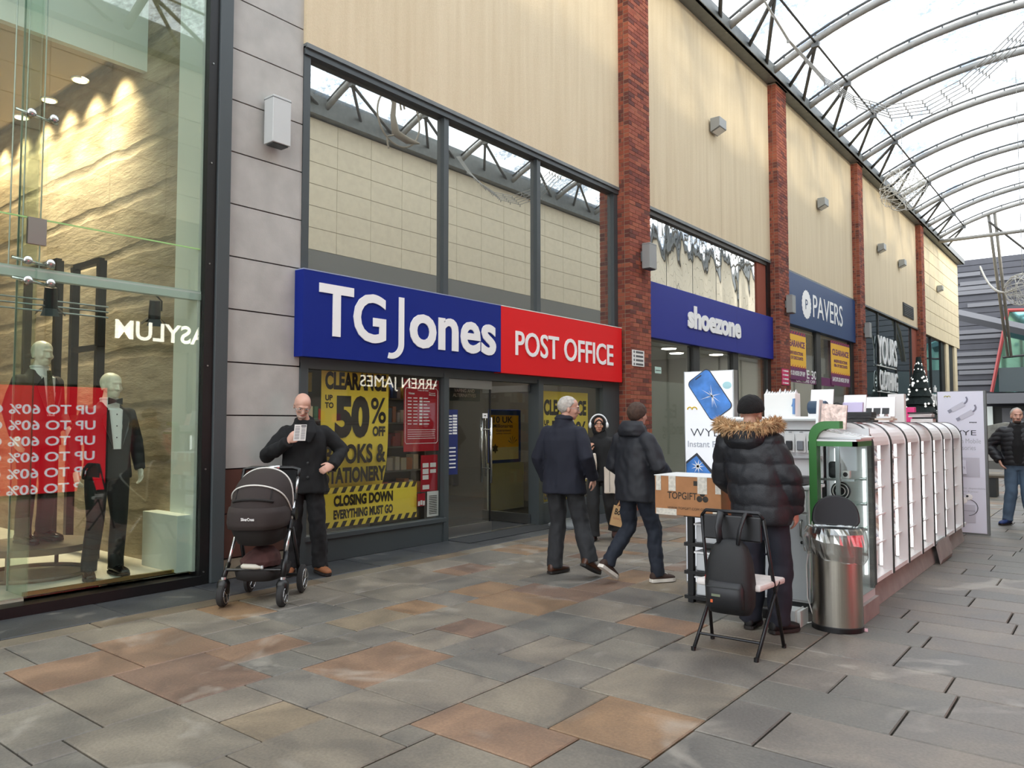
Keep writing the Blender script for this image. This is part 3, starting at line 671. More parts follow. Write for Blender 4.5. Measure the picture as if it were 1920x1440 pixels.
# fascia sign
M_blue = mat('royal blue fascia', (16, 38, 128), 0.5, spec=.2); M_red = mat('post red fascia', (226, 30, 34), 0.5, spec=.2)
M_letter = mat('white letter', (246, 246, 244), 0.4)
sgn = thing('shop_fascia', (-6.9, 5.0, 2.26), 'long royal blue fascia with large white humanist lettering', 'sign')
SX = -6.85
box('panel', M_blue, (-7.0, SX, 5.03, 8.385, 2.26, 3.2), sgn); box('edge', mat('pale sign edge', (150, 160, 190), 0.4), (-7.0, SX+0.003, 5.03, 8.385, 3.2, 3.212), sgn)
def sign_text(body, x0, x1, yt0, yb0, yt1, yb1, parent, X, m=M_letter, bold=0.0, thick=0.012):
    """lettering on a fascia facing the street, from its pixel extent: left x0, right x1; z from the two ends"""
    a = pX(x0, yb0, X); b = pX(x1, yb1, X); at_ = pX(x0, yt0, X); bt = pX(x1, yt1, X)
    z0 = (a.z+b.z)/2; z1 = (at_.z+bt.z)/2
    return lettering('lettering', body, m, (X, a.y, z0), UY, UZ, b.y-a.y, z1-z0, parent, out=0.002, bold=bold, thick=thick)
def px_text(body, xl, xr, z0, z1, parent, X, m=M_letter, bold=0.0, thick=0.012):
    a = pX(xl, 700, X).y; b = pX(xr, 700, X).y
    return lettering('lettering', body, m, (X, a, z0), UY, UZ, b-a, z1-z0, parent, out=0.002, bold=bold, thick=thick)
zb = pX(660, 627, SX).z
print('TG z', [round(pX(*q, SX).z, 3) for q in ((598, 526), (630, 622), (690, 540), (690, 633), (760, 553), (735, 665), (790, 582), (790, 645), (925, 600), (925, 660))])
px_text('T', 596, 661, 2.505, 3.08, sgn, SX, bold=0.02)
px_text('G', 661, 722, 2.475, 3.05, sgn, SX, bold=0.02)
px_text('ones', 767, 929, 2.475, 2.905, sgn, SX, bold=0.025)
# the J hangs below the line: a stem with a hooked foot
ja, jb = pX(721, 700, SX).y, pX(756, 700, SX).y; jw = 0.085
J = [(jb, 3.07), (jb-jw, 3.07), (jb-jw, 2.50)]
cx, cz, ro, ri = jb-0.21, 2.50, 0.21, 0.21-jw
J += [(cx+ri*math.cos(-t_), cz+ri*math.sin(-t_)*0.95) for t_ in [R(8*k) for k in range(0, 14)]]
J += [(cx+ro*math.cos(-t_), cz+ro*math.sin(-t_)*0.9) for t_ in [R(8*k) for k in range(13, -1, -1)]]
def jfn(a, b, d): return (SX+0.002+d, a, b)
MB().prism(J, jfn, 0, 0.012).build('lettering', M_letter, sgn)
sg2 = thing('shop_fascia', (-6.9, 10, 2.26), 'red fascia reading POST OFFICE, right of the long blue one', 'sign')
box('panel', M_red, (-7.0, SX, 8.39, 11.74, 2.25, 3.2), sg2); box('edge', M_pale, (-7.0, SX+0.003, 8.39, 11.74, 3.2, 3.212), sg2)
pa, pb_ = pX(966, 640, SX).y, pX(1149, 660, SX).y
lettering('lettering', 'POST OFFICE', M_letter, (SX, pa, 2.52), UY, UZ, pb_-pa, 0.36, sg2, out=0.002, thick=0.012, bold=0.01)

# interior behind the lower windows
M_dark = mat('shop carpet', (52, 50, 48), 0.9)
si = thing('floor_shop', (-11, 8, 0), kind='structure'); si.name = 'floor_2'
box('carpet', M_dark, (-15, -7.0, 4.8, 12.1, -0.03, 0.004), si); box('entry_mat', mat('entry mat', (40, 42, 44), 0.9), (-8.6, -6.6, 7.45, 9.42, 0.0, 0.008), si)
box('threshold', M_brushed, (-7.12, -7.02, 7.45, 9.42, 0.0, 0.014), si)
M_tl = mat('ceiling light panel', (255, 250, 238), 0.5, emit=24)
for (x, y) in ((-8.6, 5.6), (-8.6, 7.0), (-8.8, 9.0), (-10.5, 6), (-10.5, 8.5), (-12.5, 7), (-12.5, 9.5), (-9, 11)):
    t_ = thing('ceiling_light', (x, y, 3.28), 'rectangular white ceiling light inside the clearance shop', 'ceiling light', 'ceiling lights in the clearance shop')
    box('tray', M_white, (x-0.32, x+0.32, y-0.17, y+0.17, 3.25, 3.3), t_); box('diffuser', M_tl, (x-0.28, x+0.28, y-0.14, y+0.14, 3.235, 3.25), t_)
M_shelf = mat('shelf grey', (120, 118, 114), 0.6); M_shelf2 = mat('dark shelf', (52, 46, 42), 0.6)
PRODN = ['red', 'cream', 'blue', 'ivory', 'ochre', 'green', 'purple', 'black', 'orange', 'white']
PROD = [mat('product %d' % i, c, 0.5) for i, c in enumerate([(176, 48, 44), (206, 190, 160), (60, 84, 140), (222, 214, 200), (190, 150, 60), (70, 110, 84), (120, 76, 120), (40, 42, 48), (200, 120, 70), (226, 226, 230)])]
def shelf_unit(x, y0, y1, z1, lab, grp, n, levels):
    u_ = thing('display_shelf', (x, (y0+y1)/2, 0), lab, 'shelf', 'shop shelf units')
    box('back_panel', M_shelf2, (x-0.32, x-0.3, y0, y1, 0.0, z1), u_)
    for yy in (y0, y1): box('upright', M_shelf, (x-0.3, x, yy-0.015, yy+0.015, 0, z1), u_)
    for li, zl in enumerate(levels):
        box('shelf_board', M_shelf, (x-0.3, x, y0+0.015, y1-0.015, zl-0.02, zl), u_)
        y = y0+0.05
        while y < y1-0.12:
            w_ = RN.uniform(0.05, 0.13); h_ = RN.uniform(0.14, 0.24); pi_ = RN.randrange(10)
            o = MB().box(x-0.22, x-RN.uniform(0.03, 0.08), y, y+w_, zl+0.001, zl+h_).build('stationery_box', PROD[pi_])
            tag(o, 'small %s boxed item on the %s level of the %s' % (PRODN[pi_], ('bottom', 'second', 'third', 'fourth', 'top')[li], grp), 'box', 'stock on the '+grp); y += w_+RN.uniform(0.008, 0.04)
shelf_unit(-8.3, 7.25, 8.35, 2.0, 'dark shelf unit of stationery between the yellow and red posters', 'stationery shelf behind the window', 6, (0.5, 0.85, 1.2, 1.55, 1.9))
shelf_unit(-11.2, 8.0, 10.2, 2.0, 'dark shelf unit deep in the clearance shop doorway', 'deep doorway shelf', 6, (0.4, 0.8, 1.2, 1.6))
shelf_unit(-9.4, 4.95, 6.2, 2.0, 'dark shelf unit at the left end behind the yellow poster', 'left end shelf', 6, (0.5, 0.9, 1.3, 1.7))
hs = thing('hanging_sign', (-8.3, 5.3, 1.9), 'pale hanging aisle sign at the left of the clearance window', 'sign')
box('board', mat('cream board', (200, 190, 164), 0.6), (-8.32, -8.3, 5.0, 6.25, 1.95, 2.2), hs); lettering('lettering', 'BOOKS', M_black, (-8.3, 5.25, 2.02), UY, UZ, 0.62, 0.12, hs)
for y in (5.1, 6.1): MB().tube([(-8.31, y, 2.2), (-8.31, y, 3.3)], 0.004, 5).build('wire', M_black, hs)

# posters behind the glass
M_yel = mat('clearance yellow', (255, 226, 78), 0.6, noise_amt=0.06, nscale=2); M_ink = mat('poster ink', (40, 34, 26), 0.6)
def panel_px(X, x0, x1, yt, yb, m, name, parent, th=0.004, dx=0.0):
    """flat sheet facing the street; pixel box -> plane X"""
    a = pX(x0, yb, X); b = pX(x1, yb, X); t0 = pX((x0+x1)/2, yt, X); b0 = pX((x0+x1)/2, yb, X)
    return a.y, b.y, b0.z, t0.z
def rows(parent, X, y0, y1, z1, items, m):
    for (body, fy0, fy1, zz0, zz1, bold) in items:
        lettering('lettering', body, m, (X, y0+(y1-y0)*fy0, zz0), UY, UZ, (y1-y0)*(fy1-fy0), zz1-zz0, parent, out=0.003, bold=bold)
def clearance_poster(X, y0, y1, z0, z1, lab):
    p_ = thing('sale_poster', (X, (y0+y1)/2, z0), lab, 'poster', 'yellow clearance posters')
    n = 14; vs = []; 
    sheet = MB(); pts = []
    for k in range(n+1):
        s_ = k/n; z = z0+(z1-z0)*s_; xo = X-0.05*(1-s_)**6*3
        pts += [(xo, y0, z), (xo, y1, z), (xo-0.003, y1, z), (xo-0.003, y0, z)]
    rs = [pts[4*k:4*k+4] for k in range(n+1)]
    sheet.rings(rs).build('sheet', M_yel, p_)
    H_ = z1-z0
    rows(p_, X, y0, y1, z1, [('CLEARANCE', 0.05, 0.96, z0+H_*.795, z0+H_*.93, 0.05), ('UP\nTO', 0.05, 0.17, z0+H_*.655, z0+H_*.755, 0.04), ('50', 0.19, 0.70, z0+H_*.43, z0+H_*.755, 0.06),
        ('%', 0.72, 0.96, z0+H_*.54, z0+H_*.745, 0.015), ('OFF', 0.75, 0.95, z0+H_*.44, z0+H_*.52, 0.05), ('BOOKS &', 0.05, 0.96, z0+H_*.235, z0+H_*.385, 0.035), ('STATIONERY', 0.05, 0.96, z0+H_*.09, z0+H_*.21, 0.05)], M_ink)
    return p_
X1 = -7.16
y0, y1, z0, z1 = panel_px(X1, 600, 727, 682, 927, None, '', None)
clearance_poster(X1, y0, y1, z0, z1, 'tall yellow half-price clearance poster behind the man with the pram')
y0, y1, z0, z1 = panel_px(X1, 1015, 1103, 735, 952, None, '', None)
clearance_poster(X1, y0, y1, z0, z1, 'yellow clearance poster in the window right of the shop doors')
y0, y1, z0, z1 = panel_px(-7.11, 605, 781, 936, 998, None, '', None)
cd = thing('closing_banner', (-7.11, (y0+y1)/2, z0), 'yellow closing down banner with black hazard stripes at the sill', 'banner')
z0, z1 = 0.345, 0.80
box('sheet', M_yel, (-7.114, -7.11, y0, y1, z0, z1), cd)
for (za, zb_) in ((z0, z0+0.065), (z1-0.065, z1)):
    k = 0; y = y0
    while y < y1-0.06:
        MB().add([(-7.109, y, za), (-7.109, y+0.06, za), (-7.109, y+0.10, zb_), (-7.109, y+0.04, zb_), (-7.107, y, za), (-7.107, y+0.06, za), (-7.107, y+0.10, zb_), (-7.107, y+0.04, zb_)],
                 [(0, 1, 2, 3), (4, 5, 6, 7), (0, 1, 5, 4), (1, 2, 6, 5), (2, 3, 7, 6), (3, 0, 4, 7)]).build('hazard_stripe', M_ink, cd); y += 0.125
rows(cd, -7.11, y0, y1, z1, [('CLOSING DOWN', 0.1, 0.72, z0+0.235, z0+0.365, 0.055), ('EVERYTHING MUST GO', 0.1, 0.72, z0+0.09, z0+0.2, 0.05)], M_ink)
M_pored = mat('poster red', (176, 24, 40), 0.5)
y0, y1, z0, z1 = panel_px(-7.07, 757, 824, 712, 846, None, '', None)
br = thing('rate_board', (-7.07, (y0+y1)/2, z0), 'red currency rate board hanging in the window', 'poster')
box('sheet', M_pored, (-7.075, -7.07, y0, y1, z0, z1), br)
Hh = z1-z0; Ww = y1-y0
lettering('lettering', 'Bureau de Change', M_letter, (-7.07, y0+Ww*.3, z1-Hh*.085), UY, UZ, Ww*.62, Hh*.05, br, bold=0.02)
MB().tube([(-7.068, y0+Ww*.16+0.035*math.cos(a), z1-Hh*.065+0.035*math.sin(a)) for a in [2*math.pi*k/20 for k in range(21)]], 0.004, 4).build('emblem', M_letter, br)
lettering('lettering', 'Today sell rates', M_letter, (-7.07, y0+Ww*.36, z1-Hh*.165), UY, UZ, Ww*.3, Hh*.025, br, bold=0.02)
lettering('lettering', 'Notes', M_letter, (-7.07, y0+Ww*.12, z1-Hh*.21), UY, UZ, Ww*.16, Hh*.03, br, bold=0.03)
lettering('lettering', 'Travel\nMoney', M_letter, (-7.07, y0+Ww*.68, z1-Hh*.225), UY, UZ, Ww*.2, Hh*.05, br, bold=0.03)
fr_ = MB(); ln = [(0.06, 0.12), (0.9, 0.12), (0.94, 0.15), (0.94, 0.86), (0.9, 0.89), (0.06, 0.89), (0.03, 0.86), (0.03, 0.15), (0.06, 0.12)]
fr_.tube([(-7.068, y0+Ww*a, z1-Hh*b) for a, b in ln], 0.004, 4).build('border', M_letter, br)
for k in range(9):
    zz = z1-Hh*(0.26+0.045*k)
    b_ = MB().box(-7.07, -7.068, y0+Ww*.42, y0+Ww*.5, zz-0.012, zz+0.012); b_.box(-7.07, -7.068, y0+Ww*.1, y0+Ww*.2, zz-0.006, zz+0.006); b_.box(-7.07, -7.068, y0+Ww*.25, y0+Ww*.36, zz-0.006, zz+0.006); b_.box(-7.07, -7.068, y0+Ww*.53, y0+Ww*(.62+.1*RN.random()), zz-0.006, zz+0.006)
    b_.build('rate_line', M_letter, br)
for k in range(5): box('small_print', M_letter, (-7.07, -7.068, y0+Ww*.1, y0+Ww*(.8+.08*RN.random()), z1-Hh*(.70+.03*k)-0.004, z1-Hh*(.70+.03*k)+0.003), br)
def small_sheet(x0, x1, yt, yb, m, name, lab, lines, X=-7.07, lm=None, cat='notice'):
    y0, y1, z0, z1 = panel_px(X, x0, x1, yt, yb, None, '', None)
    s_ = thing(name, (X, (y0+y1)/2, z0), lab, cat); box('sheet', m, (X-0.004, X, y0, y1, z0, z1), s_)
    for (a, b, c, d) in lines: box('print_block', lm or M_ink, (X, X+0.002, y0+(y1-y0)*a, y0+(y1-y0)*b, z0+(z1-z0)*c, z0+(z1-z0)*d), s_)
    return s_, y0, y1, z0, z1
small_sheet(789, 820, 853, 921, M_pored, 'service_notice', 'narrow red notice with white icon boxes under the rate board', [(0.1, 0.45, .66, .78), (.55, .9, .66, .78), (.1, .45, .48, .62), (.55, .9, .5, .6), (.1, .45, .33, .45), (.1, .5, .06, .18)], lm=M_letter)
small_sheet(783, 797, 925, 949, M_pored, 'service_notice', 'tiny red notice left of the white list by the sill', [(0.05, .3, .05, .4), (.38, .62, .1, .45), (.7, .95, .05, .4)], lm=M_letter)
small_sheet(801, 822, 921, 968, M_letter, 'paper_notice', 'white printed list at the lower right corner of the window', [(.15, .85, .1+.07*k, .13+.07*k) for k in range(11)])
# doors
dr = thing('door_1', (-7.05, 8.4, 0), kind='structure')
box('pane', G_shop, (-7.09, -7.08, 7.5, 8.42, 0.14, 2.12), dr)
box('bottom_rail', M_brushed, (-7.11, -7.06, 7.47, 8.44, 0.015, 0.15), dr); box('top_rail', M_brushed, (-7.11, -7.06, 7.47, 8.44, 2.02, 2.14), dr)
for dy in (0.0,): 
    for x in (-7.16, -6.99): 
        h = MB(); h.tube([(x, 8.34, 0.70), (x, 8.34, 1.62)], 0.016, 10).build('handle', M_chrome, dr, smooth=True)
        for z in (0.9, 1.45): MB().tube([(x, 8.34, z), (-7.085, 8.34, z)], 0.009, 8).build('handle_mount', M_chrome, dr)
box('edge_gasket', M_black, (-7.09, -7.07, 8.41, 8.43, 0.15, 2.05), dr)
d2 = thing('door_2', (-7.5, 9.36, 0), kind='structure')
box('leaf_glass', G_shop, (-8.0, -7.12, 9.37, 9.38, 0.14, 2.1), d2); box('bottom_rail', M_brushed, (-8.02, -7.1, 9.35, 9.4, 0.02, 0.16), d2); box('top_rail', M_brushed, (-8.02, -7.1, 9.35, 9.4, 2.02, 2.12), d2)
MB().tube([(-7.9, 9.3, 0.7), (-7.9, 9.3, 1.62)], 0.016, 10).build('handle', M_chrome, d2, smooth=True)
for z in (0.9, 1.45): MB().tube([(-7.9, 9.3, z), (-7.9, 9.37, z)], 0.009, 8).build('handle_mount', M_chrome, d2)
M_navy = mat('navy poster', (30, 44, 104), 0.5)
s_, a0, a1, b0, b1 = small_sheet(838, 858, 768, 890, M_navy, 'opening_hours', 'tall navy opening hours strip on the glass door', [(.52, .92, .62+.045*k, .65+.045*k) for k in range(7)]+[(.1, .45, .62+.045*k, .64+.045*k) for k in range(7)]+[(.2, .8, .1+.06*k, .12+.06*k) for k in range(6)], X=-7.06, lm=M_letter)
small_sheet(905, 914, 775, 784, M_letter, 'door_sticker', 'small square white sticker near the door handle', [(.3, .7, .4, .6)], X=-7.075)
vs_, a0, a1, b0, b1 = small_sheet(843, 900, 722, 752, mat('screen teal', (52, 66, 72), 0.3), 'hanging_screen', 'dark hanging sign about vaping above the doorway inside', [], X=-8.2, cat='sign')
lettering('lettering', 'VAPING AND\nALTERNATIVES', M_letter, (-8.2, a0+0.1*(a1-a0), b0+0.25*(b1-b0)), UY, UZ, (a1-a0)*.75, (b1-b0)*.5, vs_, align='CENTER', bold=0.01)
MB().tube([(-8.2, (a0+a1)/2, b1), (-8.2, (a0+a1)/2, 3.3)], 0.01, 6).build('hanger', M_black, vs_)
# lottery poster in a blue frame
Xp = -8.6; y0, y1, z0, z1 = panel_px(Xp, 917, 977, 768, 868, None, '', None)
lp = thing('framed_poster', (Xp, (y0+y1)/2, z0), 'yellow prize poster in a rounded blue frame inside the doorway', 'poster')
MB().box(Xp-0.03, Xp, y0, y1, z0, z1).build('frame', mat('frame blue', (34, 66, 160), 0.4), lp, bevel=0.02); box('sheet', mat('poster amber', (226, 172, 40), 0.6), (Xp, Xp+0.004, y0+.04, y1-.08, z0+.28, z1-.1), lp)
box('print_band', mat('poster cream', (214, 208, 190), 0.6), (Xp, Xp+0.004, y0+.04, y1-.08, z0+.06, z0+.28), lp)
for (tx, za, zb_, fa, fb) in (('10 UK', .75, .87, .12, .72), ('Millionaires', .66, .73, .12, .72), ('Guaranteed', .59, .635, .2, .66), ('every month', .535, .565, .2, .66)):
    lettering('lettering', tx, M_ink, (Xp+0.004, y0+(y1-y0)*fa, z0+(z1-z0)*za), UY, UZ, (y1-y0)*(fb-fa), (z1-z0)*(zb_-za), lp, bold=0.02)
st_ = MB()
for k in range(12):
    a = 2*math.pi*k/12; st_.v.append((Xp+0.006, y0+0.16+0.09*math.cos(a)*(1 if k % 2 else .6), z0+0.26+0.09*math.sin(a)*(1 if k % 2 else .6)))
st_.f.append(tuple(range(12))); st_.build('starburst', M_ink, lp)
for k in range(5):
    a = R(30+30*k); MB().add([(Xp+0.006, y1-0.25, z0+0.33), (Xp+0.006, y1-0.25+0.13*math.cos(a)-0.02*math.sin(a), z0+0.33+0.13*math.sin(a)+0.02*math.cos(a)), (Xp+0.006, y1-0.25+0.15*math.cos(a), z0+0.33+0.15*math.sin(a))], [(0, 1, 2)]).build('leaf_motif', mat('leaf green', (60, 96, 50), 0.6), lp)
box('stand_panel', mat('grey panel', (170, 172, 168), 0.6), (Xp-0.06, Xp-0.03, y0+0.02, y1+0.12, 0.0, z0), lp)
# wicker-ish stock in doorway
for (x, y, z) in ((-9.8, 8.1, 0.05), (-9.8, 8.1, 0.45)):
    t_ = thing('stock_bin', (x, y, z), 'wire basket of small stock on the shop floor, %s' % ('lower one' if z < .1 else 'upper one'), 'basket')
    MB().box(x-.25, x+.25, y-.3, y+.3, z, z+0.3).build('basket', M_shelf, t_, bevel=0.02)
    for k in range(6): MB().box(x-.2+.07*k, x-.14+.07*k, y-.25, y+.25, z+.25, z+.33+.02*(k % 2)).build('stock_item', PROD[k], t_)

# pavement sign with heavy base, right of the doors
ps = thing('pavement_sign', (-6.6, 10.15, 0), 'pavement swing sign with a grey moulded base outside the doors', 'sign')
pb = pZ(1075, 985)
MB().stack([(pb.x, pb.y, 0.0, .33, .36), (pb.x, pb.y, 0.03, .33, .36), (pb.x, pb.y, 0.07, .27, .3), (pb.x, pb.y, 0.10, .12, .12)], 28, None, 3).build('base', mat('moulded grey base', (112, 116, 118), 0.45), ps, smooth='auto')
MB().tube([(pb.x, pb.y, .09), (pb.x, pb.y, .2)], .035, 12).build('stem', M_black, ps)
vd = Vector((pb.x, pb.y, 0)).normalized(); vn = Vector((-vd.y, vd.x, 0))
MB().obox((pb.x, pb.y, .95), vd*.3, vn*.015, (0, 0, .75)).build('board_frame', M_brushed, ps, bevel=0.006)
for s_ in (-1, 1): MB().obox((pb.x, pb.y, .95)+vn*(.017*s_) if False else Vector((pb.x, pb.y, .95))+vn*(.017*s_), vd*.27, vn*.003, (0, 0, .71)).build('board_face', M_yel, ps)
# ================================================================ FURTHER SHOPS
M_frm = mat('charcoal frame', (44, 46, 46), 0.5)
# shoe shop ------------------------------------------------------
w3 = thing('window_4', (FX, 16, 0), kind='structure')
G_wavy = mirror_glass('rippled film glazing', (226, 228, 226), 0.5, (1.6, 1.5, 0.7), 0.06)
ys = [12.62+(18.6-12.62)*k/5 for k in range(6)]
for k in range(5): box('pane', G_wavy, (-7.06, -7.03, ys[k]+.012, ys[k+1]-.012, 4.1, 5.62), w3)
box('backing', M_brushed, (-7.1, -7.06, 12.62, 18.75, 4.1, 5.62), w3)
box('end_brick', M_bs, (-7.12, -7.0, 18.6, 19.2, 4.1, 5.62), w3); box('jamb', M_black, (-7.12, -6.96, 19.2, 19.42, 4.1, 5.62), w3)
box('head', mat('dark head', (58, 54, 48), 0.5), (-7.12, -6.97, 12.62, 19.42, 5.53, 5.63), w3)
sz = thing('shop_fascia', (-6.95, 16, 3.15), 'plain blue fascia with bold white lower-case lettering', 'sign')
M_blue2 = mat('shoe blue', (34, 46, 140), 0.5, spec=.25)
MB().box(-7.05, -6.9, 12.64, 19.4, 3.15, 4.22).build('panel', M_blue2, sz, bevel=0.008)
for k in (1, 2): box('panel_joint', mat('joint blue', (36, 46, 128), 0.4), (-6.9, -6.899, 12.64+2.2*k, 12.645+2.2*k, 3.16, 4.21), sz)
a, b = pX(1289, 600, -6.9).y, pX(1388, 610, -6.9).y
lettering('lettering', 'shoezone', M_letter, (-6.9, a, 3.48), UY, UZ, b-a, 0.48, sz, thick=0.02, bold=0.045)
lw = thing('window_5', (FX, 16, 0), kind='structure')
for (y0, y1) in ((12.66, 14.9), (15.2, 17.0), (17.3, 19.2)): box('pane', G_shop, (-7.05, -7.03, y0, y1, 0.1, 3.1), lw)
for (y0, y1) in ((14.9, 15.2), (17.0, 17.3), (19.2, 19.42)): box('mullion', M_frm, (-7.12, -6.98, y0, y1, 0, 3.15), lw)
box('riser', M_frm, (-7.12, -6.99, 12.62, 19.42, 0, .12), lw); box('film_band', mat('grey window film', (150, 152, 140), 0.6), (-7.08, -7.06, 12.7, 14.85, 0.1, 2.35), lw)
box('soffit', M_offw, (-12, -7.1, 12.62, 19.42, 3.3, 3.35), lw); box('back', mat('shoe shop back', (206, 200, 184), .7), (-12.1, -12, 12.4, 19.7, 0, 3.3), lw)
for (x, y) in ((-8.0, 13.4), (-8.4, 14.6), (-8.2, 16.2), (-8.6, 17.4), (-9.4, 15.6), (-8.0, 18.4), (-10, 13.8)):
    t_ = thing('ceiling_light', (x, y, 3.28), 'round white ceiling light inside the shoe shop', 'ceiling light', 'ceiling lights in the shoe shop')
    MB().tube([(x, y, 3.3), (x, y, 3.26)], 0.19, 20).build('rim', M_white, t_); MB().tube([(x, y, 3.259), (x, y, 3.25)], 0.165, 20).build('diffuser', M_tl, t_)
small_sheet(1228, 1240, 688, 700, mat('mint notice', (196, 226, 214), 0.6), 'window_notice', 'small mint notice on the shoe shop window', [(.1, .9, .4, .5)], X=-7.02)
n0 = pX(1186, 672, PFX)
def notice(px0, px1, yt, yb, X, m, name, lab, lm, n):
    y0, y1, z0, z1 = panel_px(X, px0, px1, yt, yb, None, '', None)
    s_ = thing(name, (X, (y0+y1)/2, z0), lab, 'notice'); box('plate', m, (X, X+.012, y0, y1, z0, z1), s_)
    for k in range(n):
        zz = z0+(z1-z0)*(k+.5)/n; box('print_line', lm, (X+.012, X+.014, y0+(y1-y0)*.28, y0+(y1-y0)*.9, zz-.018, zz+.018), s_)
        MB().ball((X+.012, y0+(y1-y0)*.14, zz), (.003, .025, .025), 10, 6).build('pictogram', lm, s_)
notice(1185, 1207, 657, 687, PFX+.001, M_white, 'pier_notice', 'white plate of four pictogram lines on the brick pier', mat('notice grey', (90, 90, 92), .6), 4)
notice(1466, 1479, 692, 722, PFX+.001, mat('magenta sign', (206, 34, 96), .5), 'pier_notice', 'magenta strip sign on the second brick pier', M_letter, 4)
# crest fascia shop ---------------------------------------------
pv = thing('shop_fascia', (-6.95, 23.7, 4.2), 'dark teal-blue fascia with a white crest and serif capitals', 'sign')
M_teal = mat('slate blue fascia', (30, 66, 112), 0.45, spec=.3)
MB().box(-7.1, -6.9, 20.22, 27.18, 4.2, 5.62).build('panel', M_teal, pv, bevel=.01)
c0 = pX(1512, 571, -6.9); 
MB().add([(-6.895, c0.y+.42*math.cos(2*math.pi*k/40)*(1 if k % 2 else .93), c0.z+.42*math.sin(2*math.pi*k/40)*(1 if k % 2 else .93)) for k in range(40)], [tuple(range(40))]).build('crest', M_letter, pv)
lettering('lettering', 'P', M_teal, (-6.894, c0.y-.1, c0.z-.14), UY, UZ, .2, .28, pv)
a, b = pX(1524, 580, -6.9).y, pX(1579, 590, -6.9).y
lettering('lettering', 'PAVERS', M_letter, (-6.9, a, 4.58), UY, UZ, b-a, 0.66, pv, thick=.01)
w6 = thing('window_6', (FX, 23.7, 0), kind='structure')
box('soffit', mat('cream soffit', (206, 198, 178), .7), (-12, -7.1, 20.2, 27.2, 4.1, 4.2), w6); box('back', mat('pavers back', (180, 172, 150), .7), (-12.1, -12, 20, 27.4, 0, 4.2), w6)
for (y0, y1) in ((20.2, 20.4), (23.2, 23.6), (26.9, 27.2)): box('mullion', M_frm, (-7.12, -6.98, y0, y1, 0, 4.2), w6)
box('pane', G_shop, (-7.05, -7.03, 20.4, 23.2, .1, 4.1), w6); box('pane', G_shop, (-7.05, -7.03, 23.6, 26.9, .1, 4.1), w6)
for (x, y) in ((-8, 22), (-8.3, 23.6), (-8.1, 25.2), (-9.5, 24.4), (-9, 21.4), (-9.8, 26)):
    t_ = thing('ceiling_light', (x, y, 4.05), 'round white ceiling light inside the crest fascia shop', 'ceiling light', 'ceiling lights in the crest fascia shop')
    MB().tube([(x, y, 4.1), (x, y, 4.06)], 0.2, 18).build('rim', M_white, t_); MB().tube([(x, y, 4.059), (x, y, 4.05)], 0.175, 18).build('diffuser', M_tl, t_)
M_purp = mat('poster plum', (108, 34, 92), .5); M_amber = mat('poster golden', (244, 188, 52), .5)
def sale_hanger(px0, px1, yt, yb, X, lab):
    y0, y1, z0, z1 = panel_px(X, px0, px1, yt, yb, None, '', None)
    s_ = thing('hanging_poster', (X, (y0+y1)/2, z0), lab, 'poster', 'golden clearance hangers')
    box('sheet', M_purp, (X-.006, X, y0, y1, z0, z1), s_); H_ = z1-z0; box('gold_field', M_amber, (X, X+.003, y0, y1, z0+H_*.27, z0+H_*.94), s_)
    for k in range(9):
        yy = y0+(y1-y0)*k/9
        for zc in (z0+H_*.24, z0+H_*.95): MB().add([(X+.004, yy, zc), (X+.004, yy+.06, zc), (X+.004, yy+.14, zc+.09), (X+.004, yy+.08, zc+.09)], [(0, 1, 2, 3)]).build('stripe', mat('poster scarlet', (200, 60, 60), .5), s_)
    for tx, a_, b_, c_, d_ in (('CLEARANCE', .06, .94, .68, .82), ('MASSIVE REDUCTIONS', .15, .85, .52, .59), ('100s OF DISCOUNTS', .15, .85, .42, .49)): lettering('lettering', tx, M_purp, (X+.003, y0+(y1-y0)*a_, z0+H_*c_), UY, UZ, (y1-y0)*(b_-a_), H_*(d_-c_), s_, bold=.04)
    lettering('lettering', 'SAVE 30% OR MORE OFF RRP', M_letter, (X, y0+(y1-y0)*.06, z0+H_*.09), UY, UZ, (y1-y0)*.88, H_*.1, s_, bold=.04)
sale_hanger(1470, 1512, 622, 712, -6.99, 'golden clearance hanger next to the second brick pier')
sale_hanger(1559, 1594, 643, 724, -6.99, 'golden clearance hanger next to the third brick pier')
y0, y1, z0, z1 = panel_px(-7.0, 1475, 1565, 704, 720, None, '', None)
vb = thing('window_band', (-7, (y0+y1)/2, z0), 'plum band reading 30 percent across the crest fascia window', 'banner')
box('strip', M_purp, (-7.02, -7.01, y0, y1, z0, z1), vb); lettering('lettering', 'SAVE 30%', M_letter, (-7.01, y0+(y1-y0)*.18, z0+.14), UY, UZ, (y1-y0)*.5, .25, vb, bold=.02); lettering('lettering', 'OR MORE OFF RRP', M_letter, (-7.01, y0+(y1-y0)*.18, z0+.02), UY, UZ, (y1-y0)*.5, .09, vb, bold=.02)
